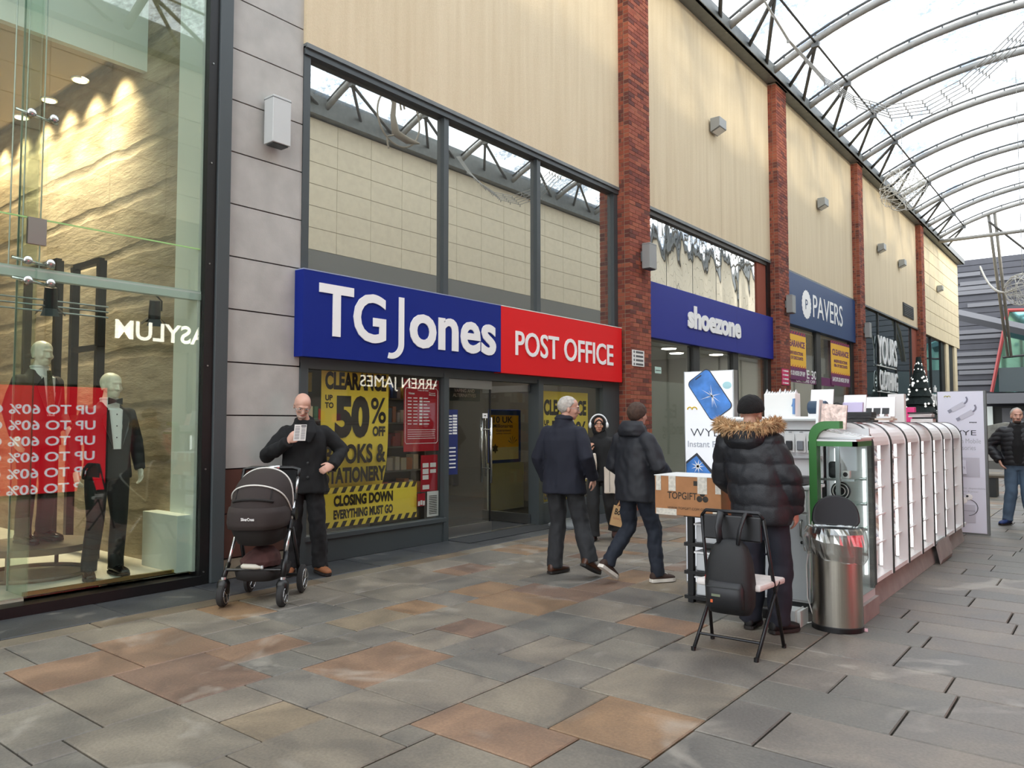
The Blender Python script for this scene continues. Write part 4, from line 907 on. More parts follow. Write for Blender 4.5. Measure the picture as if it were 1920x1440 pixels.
# tall glazed clothing shop ------------------------------------
w7 = thing('window_7', (FX, 32.7, 0), kind='structure')
G_tall = mirror_glass('tall teal glazing', (120, 142, 142), 0.25, (.3, .3, .5), .03, .02)
for k in range(3): box('pane', G_tall, (-7.06, -7.03, 27.9+2.85*k, 30.7+2.85*k, .1, 5.58), w7)
for k in range(4): box('mullion', M_frm, (-7.1, -6.99, 27.82+2.85*k, 27.9+2.85*k, 0, 5.6), w7)
box('end_brick', M_bs, (-7.1, -7.0, 36.5, 37.55, 3.2, 5.6), w7); box('end_panel', M_frm, (-7.1, -7.0, 36.5, 37.55, 0, 3.2), w7)
yl = thing('letter_sign', (-6.9, 31, 3), 'stacked white raised letters on the tall teal shop glass', 'sign')
a, b = pX(1648, 650, -6.9).y, pX(1683, 660, -6.9).y
lettering('lettering', 'YOURS', M_letter, (-6.95, a, 3.72), UY, UZ, b-a, 1.05, yl, thick=.03, bold=.015); lettering('lettering', 'CLOTHING', M_letter, (-6.95, a+.15, 2.75), UY, UZ, b-a-.1, .72, yl, thick=.03, bold=.015)
for z in (2.7, 3.66): box('fixing_rail', M_white, (-7.0, -6.95, a, b, z-.03, z), yl)
vn = thing('wall_vent', (-6.95, 35.6, 6.1), 'dark louvred vent low on the cream wall', 'vent')
y0, y1, z0, z1 = panel_px(-6.93, 1694, 1713, 581, 597, None, '', None); z0, z1 = 5.95, 6.5
box('frame', M_frm, (-6.95, -6.92, y0, y1, z0, z1), vn)
for k in range(6): box('slat', M_grey, (-6.92, -6.9, y0+.08, y1-.08, z0+.05+.075*k, z0+.09+.075*k), vn)
# christmas tree with white baubles (behind the glass corner)
tr_ = thing('christmas_tree', (-6.3, 34.5, 0), 'dark conical christmas tree with white lights in front of the teal glass', 'tree')
tx, ty = -6.35, 34.3
MB().tube([(tx, ty, 0), (tx, ty, .4)], .12, 10).build('trunk', M_frm, tr_)
lv = []
for k in range(12):
    z = .35+.32*k; r0 = 1.05*(1-k/12.5); lv += [(tx, ty, z, r0, r0), (tx, ty, z+.3, r0*.72, r0*.72)]
MB().stack(lv, 18).build('foliage', mat('tree dark green', (34, 44, 42), .9, noise_amt=.4, nscale=20, bump=.8, bscale=30), tr_)
bb = MB()
for k in range(150):
    h = RN.random(); z = .4+3.7*h; r0 = 1.02*(1-h)+.04; a = RN.uniform(0, 6.283); bb.ball((tx+r0*math.cos(a), ty+r0*math.sin(a), z), .045, 6, 4)
bb.build('bauble_lights', mat('bauble white', (250, 250, 245), .4, emit=.6), tr_, kind='stuff')
# jeweller in the end bay
w8 = thing('window_8', (FX, 43, 0), kind='structure')
for k in range(2): box('pane', G_tall, (-7.1, -7.06, 38.25+2.6*k, 40.8+2.6*k, .1, 5.55), w8)
for k in range(3): box('mullion', M_frm, (-7.12, -7.0, 38.2+2.6*k, 38.27+2.6*k, 0, 5.6), w8)
box('pale_pier', M_clad, (-7.1, -6.98, 44.6, 45.4, 0, 5.6), w8); box('dark_gap', M_black, (-7.1, -7.05, 43.4, 44.6, 0, 5.6), w8); box('corner_column', M_clad, (-7.2, -6.96, 47.0, 47.8, 0, 5.6), w8); box('dark_gap', M_frm, (-7.1, -7.05, 45.4, 47, 0, 5.6), w8)
pd = thing('letter_sign', (-6.95, 41, 2.4), 'white raised capitals with a tiny crown on the end bay glass', 'sign')
a, b = pX(1738, 710, -6.95).y, pX(1763, 715, -6.95).y
lettering('lettering', 'PANDORA', M_letter, (-7.0, a, 2.35), UY, UZ, b-a, .55, pd, thick=.05, bold=.03)
cy = a+(b-a)*.62
MB().prism([(-.22, 0), (.22, 0), (.28, .22), (.12, .12), (0, .32), (-.12, .12), (-.28, .22)], lambda p, q, d: (-7.0+d, cy+p, 3.0+q), 0, .05).build('crown', M_letter, pd)
# ---- dark louvred building across the far end
fb = thing('wall_far', (0, 60, 0), kind='structure')
M_cl = mat('slate cladding', (66, 68, 76), .6, noise_amt=.08, nscale=2); M_cl2 = mat('slate cladding pale', (104, 106, 112), .6)
box('mass', M_cl, (-16, 14, 60, 66, 0, 12.6), fb)
for k in range(30):
    z = .3+.41*k
    MB().box(-16, 14, 59.93, 60, z+.02, z+.38).build('cladding_board', M_cl, fb)
for (x0, x1, yy) in ((1790, 1838, 517), (1790, 1870, 551), (1790, 1872, 543), (1814, 1902, 573), (1790, 1880, 624), (1790, 1880, 634), (1790, 1872, 665), (1790, 1872, 678), (1790, 1866, 690), (1798, 1864, 699), (1790, 1862, 719), (1850, 1960, 525), (1800, 1850, 533)):
    p, q = pY(x0, yy, 59.8), pY(x1, yy, 59.8); box('pale_fin', M_cl2, (p.x, q.x, 59.8, 59.93, p.z-.13, p.z+.13), fb)
MB().tube([pY(1795, 590, 57), pY(1960, 627, 57)], .35, 4).build('beam', mat('slate beam', (86, 88, 94), .5), fb)
fw = thing('window_9', (0, 59.7, 4), kind='structure')
q = [pY(*t_, 59.75) for t_ in ((1890, 582), (1990, 580), (1990, 735), (1860, 735))]
MB().prism([(v.x, v.z) for v in q], lambda a, b, d: (a, d, b), 59.72, 59.78).build('pane', mirror_glass('aqua glazing', (138, 196, 196), .1, (.3, .3, .3), .02, .05), fw)
box('dark_lower', mat('dark lower glass', (70, 80, 84), .3), (pY(1872, 690, 59.7).x, 9, 59.66, 59.7, pY(1872, 735, 59.7).z, pY(1872, 690, 59.7).z), fw)
for (s, e) in ((0, 1), (3, 0)):
    MB().tube([q[s]+Vector((0, -.1, 0)), q[e]+Vector((0, -.1, 0))], .12, 6).build('frame_bar', mat('rust red frame', (150, 62, 62), .5), fw)
for yy in (670,): MB().tube([pY(1880, yy, 59.6), pY(1980, yy-10, 59.6)], .07, 6).build('glazing_bar', M_frm, fw)
box('ledge', M_cl2, (pY(1840, 735, 58).x, 14, 58, 60, pY(1840, 757, 58).z, pY(1840, 738, 58).z), fb)
box('ground_floor', M_frm, (-16, 14, 59.5, 60, 0, 2.6), fb)
w10 = thing('window_10', (-1, 59.4, 1), kind='structure')
for (x0, x1, y0_, y1_) in ((1845, 1861, 762, 800), (1880, 1896, 765, 812), (1898, 1935, 770, 812)):
    p, q2 = pY(x0, y1_, 59.4), pY(x1, y0_, 59.4); box('pane', mat('pale lit pane', (206, 214, 212), .3, emit=.2) if x0 < 1870 else M_cl2, (p.x, q2.x, 59.38, 59.42, max(0, p.z), q2.z), w10)
# low street bench and stone planter further along
bn = pZ(1885, 932); bt = thing('street_bench', bn, 'dark wooden street bench behind the man in jeans', 'bench')
for k in range(4): MB().box(bn.x-.5, bn.x+.9, bn.y-.2+.13*k, bn.y-.09+.13*k, .40, .45).build('seat_slat', mat('bench wood', (98, 88, 74), .7), bt, bevel=.006)
for dx in (-.2, .6): MB().box(bn.x+dx-.06, bn.x+dx+.06, bn.y-.18, bn.y+.28, 0, .40).build('leg', M_frm, bt)
pt = pZ(1862, 850); pk = thing('stone_planter', pt, 'grey stone block planter beyond the second banner', 'planter')
MB().box(pt.x-.9, pt.x+1.0, pt.y, pt.y+1.2, 0, .62).build('dark_base', M_frm, pk, bevel=.02)
MB().prism([(-.9, .62), (.95, .62), (.95, 1.5), (.5, 1.55), (-.4, 1.35), (-.9, 1.1)], lambda a, b, d: (pt.x+a, d, b), pt.y+.1, pt.y+1.0).build('stone', mat('pale stone', (168, 168, 162), .8, noise_amt=.2), pk, bevel=.02)
# ---- festoon wires and hanging light balls under the roof
M_wire = mat('festoon wire', (150, 150, 146), .6)
def sag(a, b, d, n=30): return [a.lerp(b, k/n)+Vector((0, 0, -4*d*(k/n)*(1-k/n))) for k in range(n+1)]
FP = [(1425, -20), (1480, 75), (1545, 150), (1600, 190), (1660, 210), (1730, 200), (1800, 160), (1860, 105), (1920, 40), (1990, -60)]
FW = ['uppermost', 'second', 'middle', 'fourth', 'lowest']
for k in range(5):
    pts = []
    for i in range(len(FP)-1):
        for q in range(4):
            t_ = q/4; x_ = FP[i][0]*(1-t_)+FP[i+1][0]*t_; y_ = FP[i][1]*(1-t_)+FP[i+1][1]*t_; fr_q = (i+t_)/(len(FP)-1)
            pts.append(pY(x_+6*k*(fr_q-.2)*2, y_+(k-2)*9*math.sin(math.pi*fr_q)-(k-2)*3, 14.6+.1*k))
    st = thing('festoon_string', pts[0], FW[k]+' of five thin festoon light strings sagging under the roof', 'string light', 'festoon strings under the roof')
    MB().tube(pts, .008, 4).build('wire', M_wire, st)
    bl = MB()
    for q_ in pts[2:-2:2]: bl.tube([q_, q_+Vector((0, 0, -.06))], .011, 5)
    bl.build('bulbs', M_wire, st, kind='stuff')
for (px, py, Yd, r_, lab, top) in ((1693, 356, 27.0, .68, 'large wire light ball hanging by the third pier', 11.4), (1918, 543, 24.0, .42, 'wire light ball at the right edge of the picture', 11.0)):
    c = pY(px, py, Yd); lb = thing('wire_light_ball', c, lab, 'light ball', 'hanging wire light balls')
    for k in range(16):
        n_ = Vector((RN.gauss(0, 1), RN.gauss(0, 1), RN.gauss(0, 1))).normalized(); a_, b_ = frame_from(n_)
        MB().tube([c+(a_*math.cos(t_)+b_*math.sin(t_))*r_*(1+.03*math.sin(5*t_)) for t_ in [2*math.pi*j/28 for j in range(29)]], .009, 4).build('hoop', mat('pale wire', (206, 204, 196), .5), lb)
    MB().tube([c+Vector((0, 0, r_)), (c.x, c.y, top)], .008, 5).build('hanger', M_wire, lb)
gl_ = thing('garland', (-1, 24, 6), 'pale garland swagging from the roof post to the right light ball', 'garland')
MB().tube(sag(pY(1838, 500, 40), pY(1903, 541, 24.2), .5), .04, 6).build('rope', mat('pale garland', (190, 188, 180), .7), gl_)

# ---- wire reindeer ornament under the roof: seen as a mirror image in the upper glazing
vx = pX(748, 222, -12.2); rc = Vector((-14.1+12.2, vx.y, vx.z)); rd = thing('reindeer_ornament', rc, 'wire reindeer in a hoop hung under the roof, mirrored in the upper windows', 'ornament')
M_rd = mat('ornament wire', (150, 142, 128), .6)
def rp_(a, b): return rc+Vector((0, a, b))
MB().tube([rp_(.62*math.cos(t_), .62*math.sin(t_)) for t_ in [2*math.pi*k/40 for k in range(41)]], .02, 6).build('hoop', M_rd, rd)
MB().tube([rp_(-.35, .38), rp_(-.22, .42), rp_(-.15, .3), rp_(-.18, 0), rp_(-.1, -.35), rp_(.25, -.42), rp_(.62, -.38)], [.03, .06, .05, .06, .09, .08, .02], 10).build('body', M_rd, rd, smooth=True)
for pts in ([(-.2, .45), (-.05, .52), (.1, .42), (.16, .25)], [(-.18, .45), (.02, .35), (.06, .2)], [(-.12, -.4), (-.35, -.5), (-.3, -.75)], [(.1, .42), (.25, .4)]): MB().tube([rp_(*q) for q in pts], .022, 6).build('antler_leg', M_rd, rd)
MB().tube([rc+Vector((0, 0, .62)), (rc.x, rc.y, 11.5)], .008, 5).build('hanger', M_wire, rd)
# ================================================================ PHONE ACCESSORY KIOSK
K0, K1, KF = 6.42, 11.75, -1.65      # near end, far end, street face
KB = -2.55                           # back of the display run
M_kw = mat('kiosk white', (236, 238, 238), 0.4); M_kg = mat('kiosk pale grey', (196, 200, 202), 0.45); M_green = mat('kiosk green', (64, 128, 66), 0.45)
M_led2 = mat('white led strip', (255, 255, 255), .5, emit=2.0); M_base = mat('kiosk base board', (150, 142, 138), .6, noise_amt=.15)
kb = thing('display_kiosk', (KF-.4, 9, 0), 'long white phone accessory kiosk with rounded lit fins', 'kiosk')
KN = K0+.47
box('plinth', M_base, (KB+.05, KF-.10, KN, K1-.1, 0.0, .2), kb)
MB().add([(KF-.02, KN, 0), (KF-.02, K1-.1, 0), (KF-.06, K1-.1, .2), (KF-.06, KN, .2), (KF-.09, KN, 0), (KF-.09, K1-.1, 0), (KF-.09, K1-.1, .2), (KF-.09, KN, .2)],
         [(0, 1, 2, 3), (4, 5, 6, 7), (0, 1, 5, 4), (1, 2, 6, 5), (2, 3, 7, 6), (3, 0, 4, 7)]).build('kick_board', M_base, kb)
box('back_panel', M_kw, (KB, KB+.04, KN, K1, .2, 1.5), kb)
box('inner_panel', M_kg, (KF-.36, KF-.34, KN, K1, .22, 1.5), kb)
box('deck', M_kw, (KB, KF-.01, KN, K1, .2, .235), kb)
box('top', M_kw, (KB, KF-.2, KN, K1, 1.52, 1.55), kb)
def arc_prof(off, r=.2, x1=KF, z0=.2, z1=1.55):
    x1 -= off; z1 -= off; r -= off
    return [(x1, z0), (x1, z1-r)]+[(x1-r+r*math.cos(R(90*k/8)), z1-r+r*math.sin(R(90*k/8))) for k in range(1, 9)]+[(KF-.34, z1)]
def rib(off0, off1): return arc_prof(off0)+arc_prof(off1)[::-1]
FINS = [6.93+.645*k for k in range(8)]
def curved(y): return lambda a, b, d: (a, y+d, b)
for i, y in enumerate(FINS):
    f = MB().prism(rib(.0, .085), curved(y), 0, .05).build('fin', M_kw, kb)
    MB().prism(rib(-.004, .002), curved(y), .0, .052).build('fin_edge', M_black, f)
    box('led_strip', M_led2, (KF-.112, KF-.092, y+.01, y+.04, .26, 1.36), f)
    if i < len(FINS)-1:
        for z in (.50, .74, .98, 1.22):
            s_ = box('shelf', M_kw, (KF-.34, KF-.05, y+.052, y+.643, z-.010, z), kb)
            MB().add([(KF-.24, y+.10, z), (KF-.09, y+.10, z), (KF-.24, y+.10, z+.15), (KF-.24, y+.60, z), (KF-.09, y+.60, z), (KF-.24, y+.60, z+.15)],
                     [(0, 1, 2), (5, 4, 3), (1, 4, 5, 2), (0, 2, 5, 3), (0, 3, 4, 1)]).build('slope_stand', M_kw, s_)
        prof = arc_prof(.012)[1:]
        sk = MB(); n = len(prof); sk.add([(a, y+.05, b) for a, b in prof]+[(a, y+.645, b) for a, b in prof], [(k, k+1, n+k+1, n+k) for k in range(n-1)])
        sk.build('hood', M_kw, kb)
# goods on the sloped stands
GOODS = [mat('pack white', (226, 226, 224), .5), mat('pack pale blue', (190, 206, 222), .5), mat('pack black', (30, 30, 32), .4), mat('pack beige', (210, 196, 178), .5)]
cnt = 0
for i in range(7):
    for z in (.235, .50, .74, .98, 1.22):
        for q in range(2):
            if RN.random() < .35: continue
            y = FINS[i]+.16+.22*q; w_ = .15
            x0, x1 = KF-.24, KF-.09
            zz = z+.004 if z > .3 else z+.004
            if z < .3: b_ = MB().box(KF-.2, KF-.1, y, y+w_, zz, zz+.17)
            else: b_ = MB().obox(((x0+x1)/2+.012, y+w_/2, z+.087), (.055, 0, -.055), (0, w_/2, 0), (.009, 0, .009))
            m_ = GOODS[2] if (i in (4, 5) and z < .6) else RN.choice([GOODS[0], GOODS[0], GOODS[1], GOODS[3]])
            tag(b_.build('phone_case_pack', m_), '%s phone case, %s level, kiosk bay %s from glass case, %s one' % ({'pack white': 'white', 'pack pale blue': 'pale blue', 'pack black': 'black', 'pack beige': 'beige'}[m_.name], {.235: 'bottom', .50: 'second', .74: 'third', .98: 'fourth', 1.22: 'top'}[z], 'first second third fourth fifth sixth seventh'.split()[i], ('nearer', 'further')[q]), 'phone case', 'phone cases on the kiosk shelves'); cnt += 1
# near end: green arch, glass corner case
case = thing('glass_case', (-1.78, 6.6, 0), 'tall glass corner case framed with a green arch at the kiosk end', 'display case')
cx0, cx1, cy0, cy1 = -1.97, -1.62, K0-.05, K0+.42
cx1 = KF+.02
r_ = .14; arch = [(-1.99, .2), (-1.93, .2), (-1.93, 1.40)]+[(-1.93+.0+.10-.10*math.cos(R(90*k/6)), 1.40+.10*math.sin(R(90*k/6))) for k in range(7)]+[(-1.75, 1.50), (-1.75, 1.56), (-1.86, 1.56)]+[(-1.86-.13*math.sin(R(90*k/6)), 1.43+.13*math.cos(R(90*k/6))) for k in range(7)]
MB().prism(arch, lambda a, b, d: (a, d, b), K0-.06, K0+.04).build('green_arch', M_green, case)
box('case_base', M_kg, (-1.97, cx1, K0-.05, cy1, .14, .2), case); box('base_board', M_base, (-1.97, cx1+.03, K0-.06, cy1, 0, .14), case)
box('case_back', M_kg, (-1.97, cx1-.02, cy1, cy1+.03, .2, 1.5), case)
box('top_rail', M_green, (-1.93, cx1, K0-.05, K0-.01, 1.36, 1.40), case); box('top_rail', M_green, (cx1-.03, cx1, K0-.05, cy1, 1.36, 1.40), case)
box('case_top', M_kw, (-1.95, cx1, K0-.05, cy1, 1.40, 1.415), case)
for (x, y) in ((cx1-.16, K0-.05), (cx1-.03, cy1-.03)): box('post', M_brushed if y < K0 else M_black, (x, x+.03, y, y+.03, .2, 1.36), case)
box('led_strip', M_led2, (cx1-.07, cx1-.05, cy1-.03, cy1-.01, .3, 1.33), case); box('led_strip', M_led2, (-1.92, -1.91, cy1-.03, cy1-.01, .3, 1.33), case)
for z in (1.10, .90, .70, .50):
    box('case_shelf', glass('shelf glass', (220, 236, 230), 1.2, .02), (-1.92, cx1-.04, K0, cy1-.02, z-.01, z), case); box('shelf_front', M_brushed, (-1.92, cx1-.03, K0-.01, K0, z-.014, z+.004), case)
    MB().tube([(cx1-.04, K0+.2, z-.005), (cx1+.005, K0+.2, z-.005)], .012, 8).build('shelf_clip', M_chrome, case)
box('front_pane', G_clear, (-1.925, cx1-.0, K0-.056, K0-.051, .2, 1.36), case); box('side_pane', G_clear, (cx1, cx1+.005, K0-.05, cy1, .2, 1.36), case)
sp = thing('portable_speaker', (-1.83, K0+.1, 1.10), 'black rounded speaker on the top shelf of the glass case', 'speaker'); MB().box(-1.88, -1.79, K0+.06, K0+.13, 1.101, 1.235).build('body', GOODS[2], sp, bevel=.022, segs=3, smooth=True); MB().tube([(-1.835, K0+.057, 1.16), (-1.835, K0+.062, 1.16)], .03, 16).build('grille', M_frm, sp)
sp = thing('small_camera', (-1.75, K0+.1, 1.10), 'small white camera cube beside the black speaker', 'camera'); MB().box(-1.775, -1.715, K0+.06, K0+.12, 1.101, 1.165).build('body', GOODS[0], sp, bevel=.008); MB().tube([(-1.745, K0+.055, 1.135), (-1.745, K0+.06, 1.135)], .018, 14).build('lens', GOODS[2], sp)
sp = thing('ring_charger', (-1.77, K0+.1, .90), 'round black ring emblem device on the second shelf of the glass case', 'charger')
MB().tube([(-1.79, K0+.08, 1.0), (-1.79, K0+.1, 1.0)], .075, 28).build('disc', GOODS[2], sp)
for r2 in (.06, .035): MB().tube([(-1.79+r2*math.cos(a), K0+.078, 1.0+r2*math.sin(a)) for a in [2*math.pi*k/24 for k in range(25)]], .004, 5).build('ring', GOODS[0], sp)
box('foot', GOODS[2], (-1.83, -1.75, K0+.07, K0+.13, .901, .93), sp)
for z_, w_, h_, l_ in ((.70, .12, .12, 'third'), (.50, .1, .14, 'fourth'), (.2, .14, .18, 'bottom')):
    tag(MB().box(-1.86, -1.86+w_, K0+.12, K0+.2, z_+.001, z_+h_).build('boxed_gadget', GOODS[0], bevel=.004), 'white gadget box on the %s level of the glass case' % l_, 'box')
# counter unit left of the case, where the seller stands
cu = thing('kiosk_counter', (-2.3, 6.7, 0), 'white kiosk counter with a handled door below the accessory wall', 'counter')
CX0, CX1 = -2.52, -2.03
box('carcass', M_kw, (CX0, CX1, K0+.04, K0+.4, .08, 1.0), cu); box('toe_kick', M_frm, (CX0, CX1, K0+.08, K0+.4, 0, .08), cu)
MB().box(CX0+.01, CX1-.01, K0+.015, K0+.038, .1, .80).build('door', M_kg, cu, bevel=.004)
dd = MB().box(CX0+.01, CX1-.01, K0+.01, K0+.038, .82, .99).build('drawer_front', M_kw, cu, bevel=.004)
hd = MB().tube([(CX1-.05, K0+.015, .62), (CX1-.05, K0-.02, .63), (CX1-.05, K0-.02, .74), (CX1-.05, K0+.015, .75)], .009, 8).build('handle', M_brushed, cu, smooth=True)
MB().tube([(CX1-.05, K0+.01, .57), (CX1-.05, K0+.016, .57)], .014, 12).build('lock', M_black, cu)
MB().box(CX0-.02, CX1+.02, K0+.0, K0+.42, 1.0, 1.025).build('worktop', M_kw, cu, bevel=.004)
aw = thing('accessory_wall', (-2.3, 6.9, 1.03), 'white back wall with hooks of packed cables above the counter', 'display wall')
box('panel', M_kw, (CX0-.3, CX1, K0+.43, K0+.46, 1.03, 1.56), aw); box('shelf_line', M_kg, (CX0-.3, CX1, K0+.38, K0+.43, 1.24, 1.26), aw); box('slot', M_frm, (CX0-.3, CX1, K0+.424, K0+.43, 1.475, 1.485), aw)
MB().box(CX0-.3, CX1, K0+.30, K0+.46, 1.56, 1.6).build('hood_top', M_kw, aw, bevel=.02)
for k in range(5):
    x = CX0+.04+.095*k; pk_ = thing('blister_pack', (x, K0+.38, 1.3), 'hanging cable blister pack, %s on the hooks' % ('first from the seller', 'second from the seller', 'third from the seller', 'fourth from the seller', 'nearest the green arch')[k], 'pack', 'blister packs on the kiosk hooks')
    box('card', GOODS[0], (x-.042, x+.042, K0+.375, K0+.38, 1.29, 1.45), pk_); MB().box(x-.028, x+.028, K0+.355, K0+.375, 1.31, 1.39).build('blister', (GOODS[2], mat('pack grey', (120, 124, 130), .4))[k % 2], pk_, bevel=.006)
    MB().tube([(x, K0+.43, 1.465), (x, K0+.36, 1.465)], .004, 5).build('hook', M_brushed, pk_)
for (x, w_, d_, h_, l_) in ((-2.38, .12, .14, .10, 'left'), (-2.16, .10, .14, .07, 'right')):
    q = thing('black_case', (x, K0+.2, 1.026), 'soft black tool case on the kiosk counter, %s one' % l_, 'case'); MB().box(x-w_, x+w_*.8, K0+.06, K0+.06+2*d_, 1.026, 1.026+h_).build('body', GOODS[2], q, bevel=.02, segs=3, smooth=True); MB().tube([(x-.05, K0+.1, 1.026+h_-.003), (x, K0+.08, 1.04+h_), (x+.05, K0+.1, 1.026+h_-.003)], .006, 6).build('strap', M_black, q)
    MB().tube([(x-w_, K0+.058, 1.026+h_*.6), (x+w_*.8, K0+.058, 1.026+h_*.6)], .003, 5).build('zip', M_frm, q)
# things on the kiosk top
TZ = 1.553
def on_top(px, py, Y): 
    p = pY(px, py, Y); return p
stn = thing('angled_display', (-1.86, 6.6, 1.416), 'white sloped display stand with a tilted crinkled board on the case', 'display stand')
MB().add([(-1.96, K0-.02, 1.416), (cx1+.02, K0-.02, 1.416), (cx1+.02, K0+.42, 1.416), (-1.96, K0+.42, 1.416), (-1.96, K0-.02, 1.50), (cx1+.02, K0-.02, 1.43), (cx1+.02, K0+.42, 1.43), (-1.96, K0+.42, 1.50)],
         [(0, 3, 2, 1), (4, 5, 6, 7), (0, 1, 5, 4), (1, 2, 6, 5), (2, 3, 7, 6), (3, 0, 4, 7)]).build('slope_base', M_kw, stn)
box('base_edge', M_brushed, (-1.955, cx1+.03, K0-.03, K0-.02, 1.418, 1.43), stn)
MB().obox((-1.88, K0+.26, 1.60), (.10, .0, -.01), (0, .012, 0), (0, .03, .1)).build('tilt_board', mat('rose crinkle board', (206, 184, 174), .35, .3, noise_amt=.35, nscale=25, bump=.8, bscale=25), stn)
MB().obox((-2.0, K0+.26, 1.6), (.01, 0, 0), (0, .05, 0), (0, .03, .14)).build('side_panel', M_kw, stn)
for k in range(6):
    for j in range(2): MB().obox((-1.87+.045*k, K0+.08+.12*j, 1.478-.0082*k*1.0+.012), (.014, 0, -.0022), (0, .035, 0), (0, 0, .002)).build('key_label', M_kg, stn)
def top_item(name, px0, px1, yt, yb, Y, m, lab, cat, d=.1, bev=.006, z0=None):
    a = pY(px0, yb, Y); b = pY(px1, yt, Y); z = TZ if z0 is None else z0
    o = thing(name, ((a.x+b.x)/2, Y, z), lab, cat)
    MB().box(a.x, b.x, Y, Y+d, z, b.z).build('body', m, o, bevel=bev); return o, a.x, b.x, b.z
o, a, b, c = top_item('paper_bag', 1433, 1491, 737, 790, 7.0, M_white, 'white carrier bag with crumpled top beside the seller', 'bag', .14)
M_wb = mat('bag sheen', (232, 234, 236), .35)
vs_ = []; bag = MB(); n_ = 12
for k in range(n_): x = a+(b-a)*k/n_; bag.add([(x, 7.0, c-.02), (x+(b-a)/n_, 7.0, c-.02), (x+(b-a)/n_*.5, 7.06, c+.02+.03*RN.random()), (x+(b-a)/n_*.5, 7.14, c-.02)], [(0, 1, 2), (1, 3, 2), (3, 0, 2), (0, 3, 1)])
bag.build('crumpled_top', M_wb, o)
MB().tube([((a+b)/2+.12, 6.99, c-.12), ((a+b)/2+.135, 6.985, c-.05), ((a+b)/2+.13, 6.99, c-.19)], .012, 6).build('print_mark', mat('bag blue mark', (100, 140, 190), .5), o)
o, a, b, c = top_item('stacked_trays', 1455, 1518, 781, 790, 7.3, M_kw, 'stack of white trays with dark edges behind the accessory wall', 'tray', .3)
for k in range(3): box('dark_edge', M_black, (a-.002, b+.002, 7.297, 7.3, 1.557+.014*k, 1.562+.014*k), o)
def tilt_stand(px, Y, w_, h_, lab, prod, pm):
    p = pY(px, 800, Y); x = p.x; o = thing('tablet_stand', (x, Y, TZ), lab, 'display stand', 'tilted stands on the kiosk top')
    MB().obox((x, Y+.1, TZ+h_/2), (w_/2, 0, 0), (0, .008, 0), (0, h_*.13, h_/2)).build('back_board', M_kw, o); MB().box(x-w_/2, x+w_/2, Y-.08, Y+.08, TZ, TZ+.05).build('foot', M_kw, o, bevel=.006)
    return o, x
o, x = tilt_stand(1535, 7.2, .2, .30, 'tall white tilted stand holding a dark blue speaker', 0, 0)
q = thing('bluetooth_speaker', (x+.03, 7.14, TZ+.05), 'dark blue barrel speaker resting on a tilted stand', 'speaker'); MB().tube([(x-.06, 7.12, TZ+.13), (x-.05, 7.12, TZ+.13), (x+.09, 7.12, TZ+.13), (x+.10, 7.12, TZ+.13)], [.05, .06, .06, .05], 20).build('barrel', mat('speaker blue', (34, 60, 84), .5), q, smooth='auto'); box('rest', M_kw, (x-.06, x+.1, 7.1, 7.15, TZ+.05, TZ+.08), q)
o, x = tilt_stand(1598, 7.7, .2, .26, 'white tilted stand with a lilac pack, third along the kiosk top', 0, 0)
tag(MB().obox((x+.03, 7.62, TZ+.12), (.09, 0, 0), (0, .02, 0), (0, .015, .065)).build('lilac_pack', mat('lilac pack', (196, 188, 220), .4), bevel=.006), 'lilac boxed earphones leaning on a tilted stand', 'box')
q = thing('headset', (x-.07, 7.6, TZ), 'black over-ear headset leaning by the lilac pack', 'headphones'); MB().tube([(x-.1+.07*math.cos(R(k)), 7.58, TZ+.09+.09*math.sin(R(k))) for k in range(-40, 221, 20)], .008, 6).build('band', M_black, q)
for dx in (-.055, .055): MB().ball((x-.1+dx, 7.58, TZ+.035), (.02, .03, .034), 12, 8).build('ear_cup', M_black, q)
def flat_stack(px, Y, n_, m1, m2, lab):
    p = pY(px, 800, Y); o = thing('pack_stack', (p.x, Y, TZ), lab, 'packs')
    for k in range(n_): MB().obox((p.x+RN.uniform(-.02, .02), Y+RN.uniform(-.02, .02), TZ+.009+.018*k), (.11, .02*RN.uniform(-1, 1), 0), (0, .09, 0), (0, 0, .0085)).build('flat_pack', RN.choice([m1, m2]), o)
    return o
flat_stack(1612, 7.35, 5, GOODS[2], M_frm, 'loose stack of black flat packs under the lilac box')
flat_stack(1652, 8.1, 3, GOODS[0], GOODS[3], 'stack of pale flat packs mid kiosk top')
flat_stack(1730, 9.4, 6, GOODS[2], GOODS[0], 'messy pile of black and white packs near the second banner')
o, x = tilt_stand(1647, 8.5, .28, .26, 'wide white photo stand behind white camera mounts', 0, 0)
for k in range(4):
    xx = x-.12+.08*k; q = thing('phone_mount', (xx, 8.3, TZ), 'white and black phone mount in a row, %s' % ('first', 'second', 'third', 'fourth')[k], 'phone mount', 'phone mounts on the kiosk top')
    MB().tube([(xx, 8.3, TZ), (xx, 8.3, TZ+.02), (xx, 8.3, TZ+.1)], [.035, .03, .012], 12).build('stem', GOODS[0], q, smooth='auto'); MB().obox((xx, 8.28, TZ+.11), (.03, 0, 0), (0, .012, 0), (0, .01, .03)).build('clamp', GOODS[2], q)
for (px, Y, w_, h_, m_, lab) in ((1681, 9.0, .16, .30, GOODS[0], 'tall white gadget carton'), (1671, 9.3, .05, .22, mat('orange pack', (226, 130, 60), .5), 'narrow orange pack behind the white carton'), (1701, 9.7, .16, .17, mat('pink pack', (226, 60, 130), .5), 'small hot pink carton'), (1620, 8.0, .05, .10, mat('blue pack', (60, 150, 200), .5), 'small sky blue pack')):
    p = pY(px, 800, Y); tag(MB().box(p.x-w_/2, p.x+w_/2, Y, Y+.09, TZ, TZ+h_).build('carton', m_, bevel=.004), lab+' standing on the kiosk top', 'box')
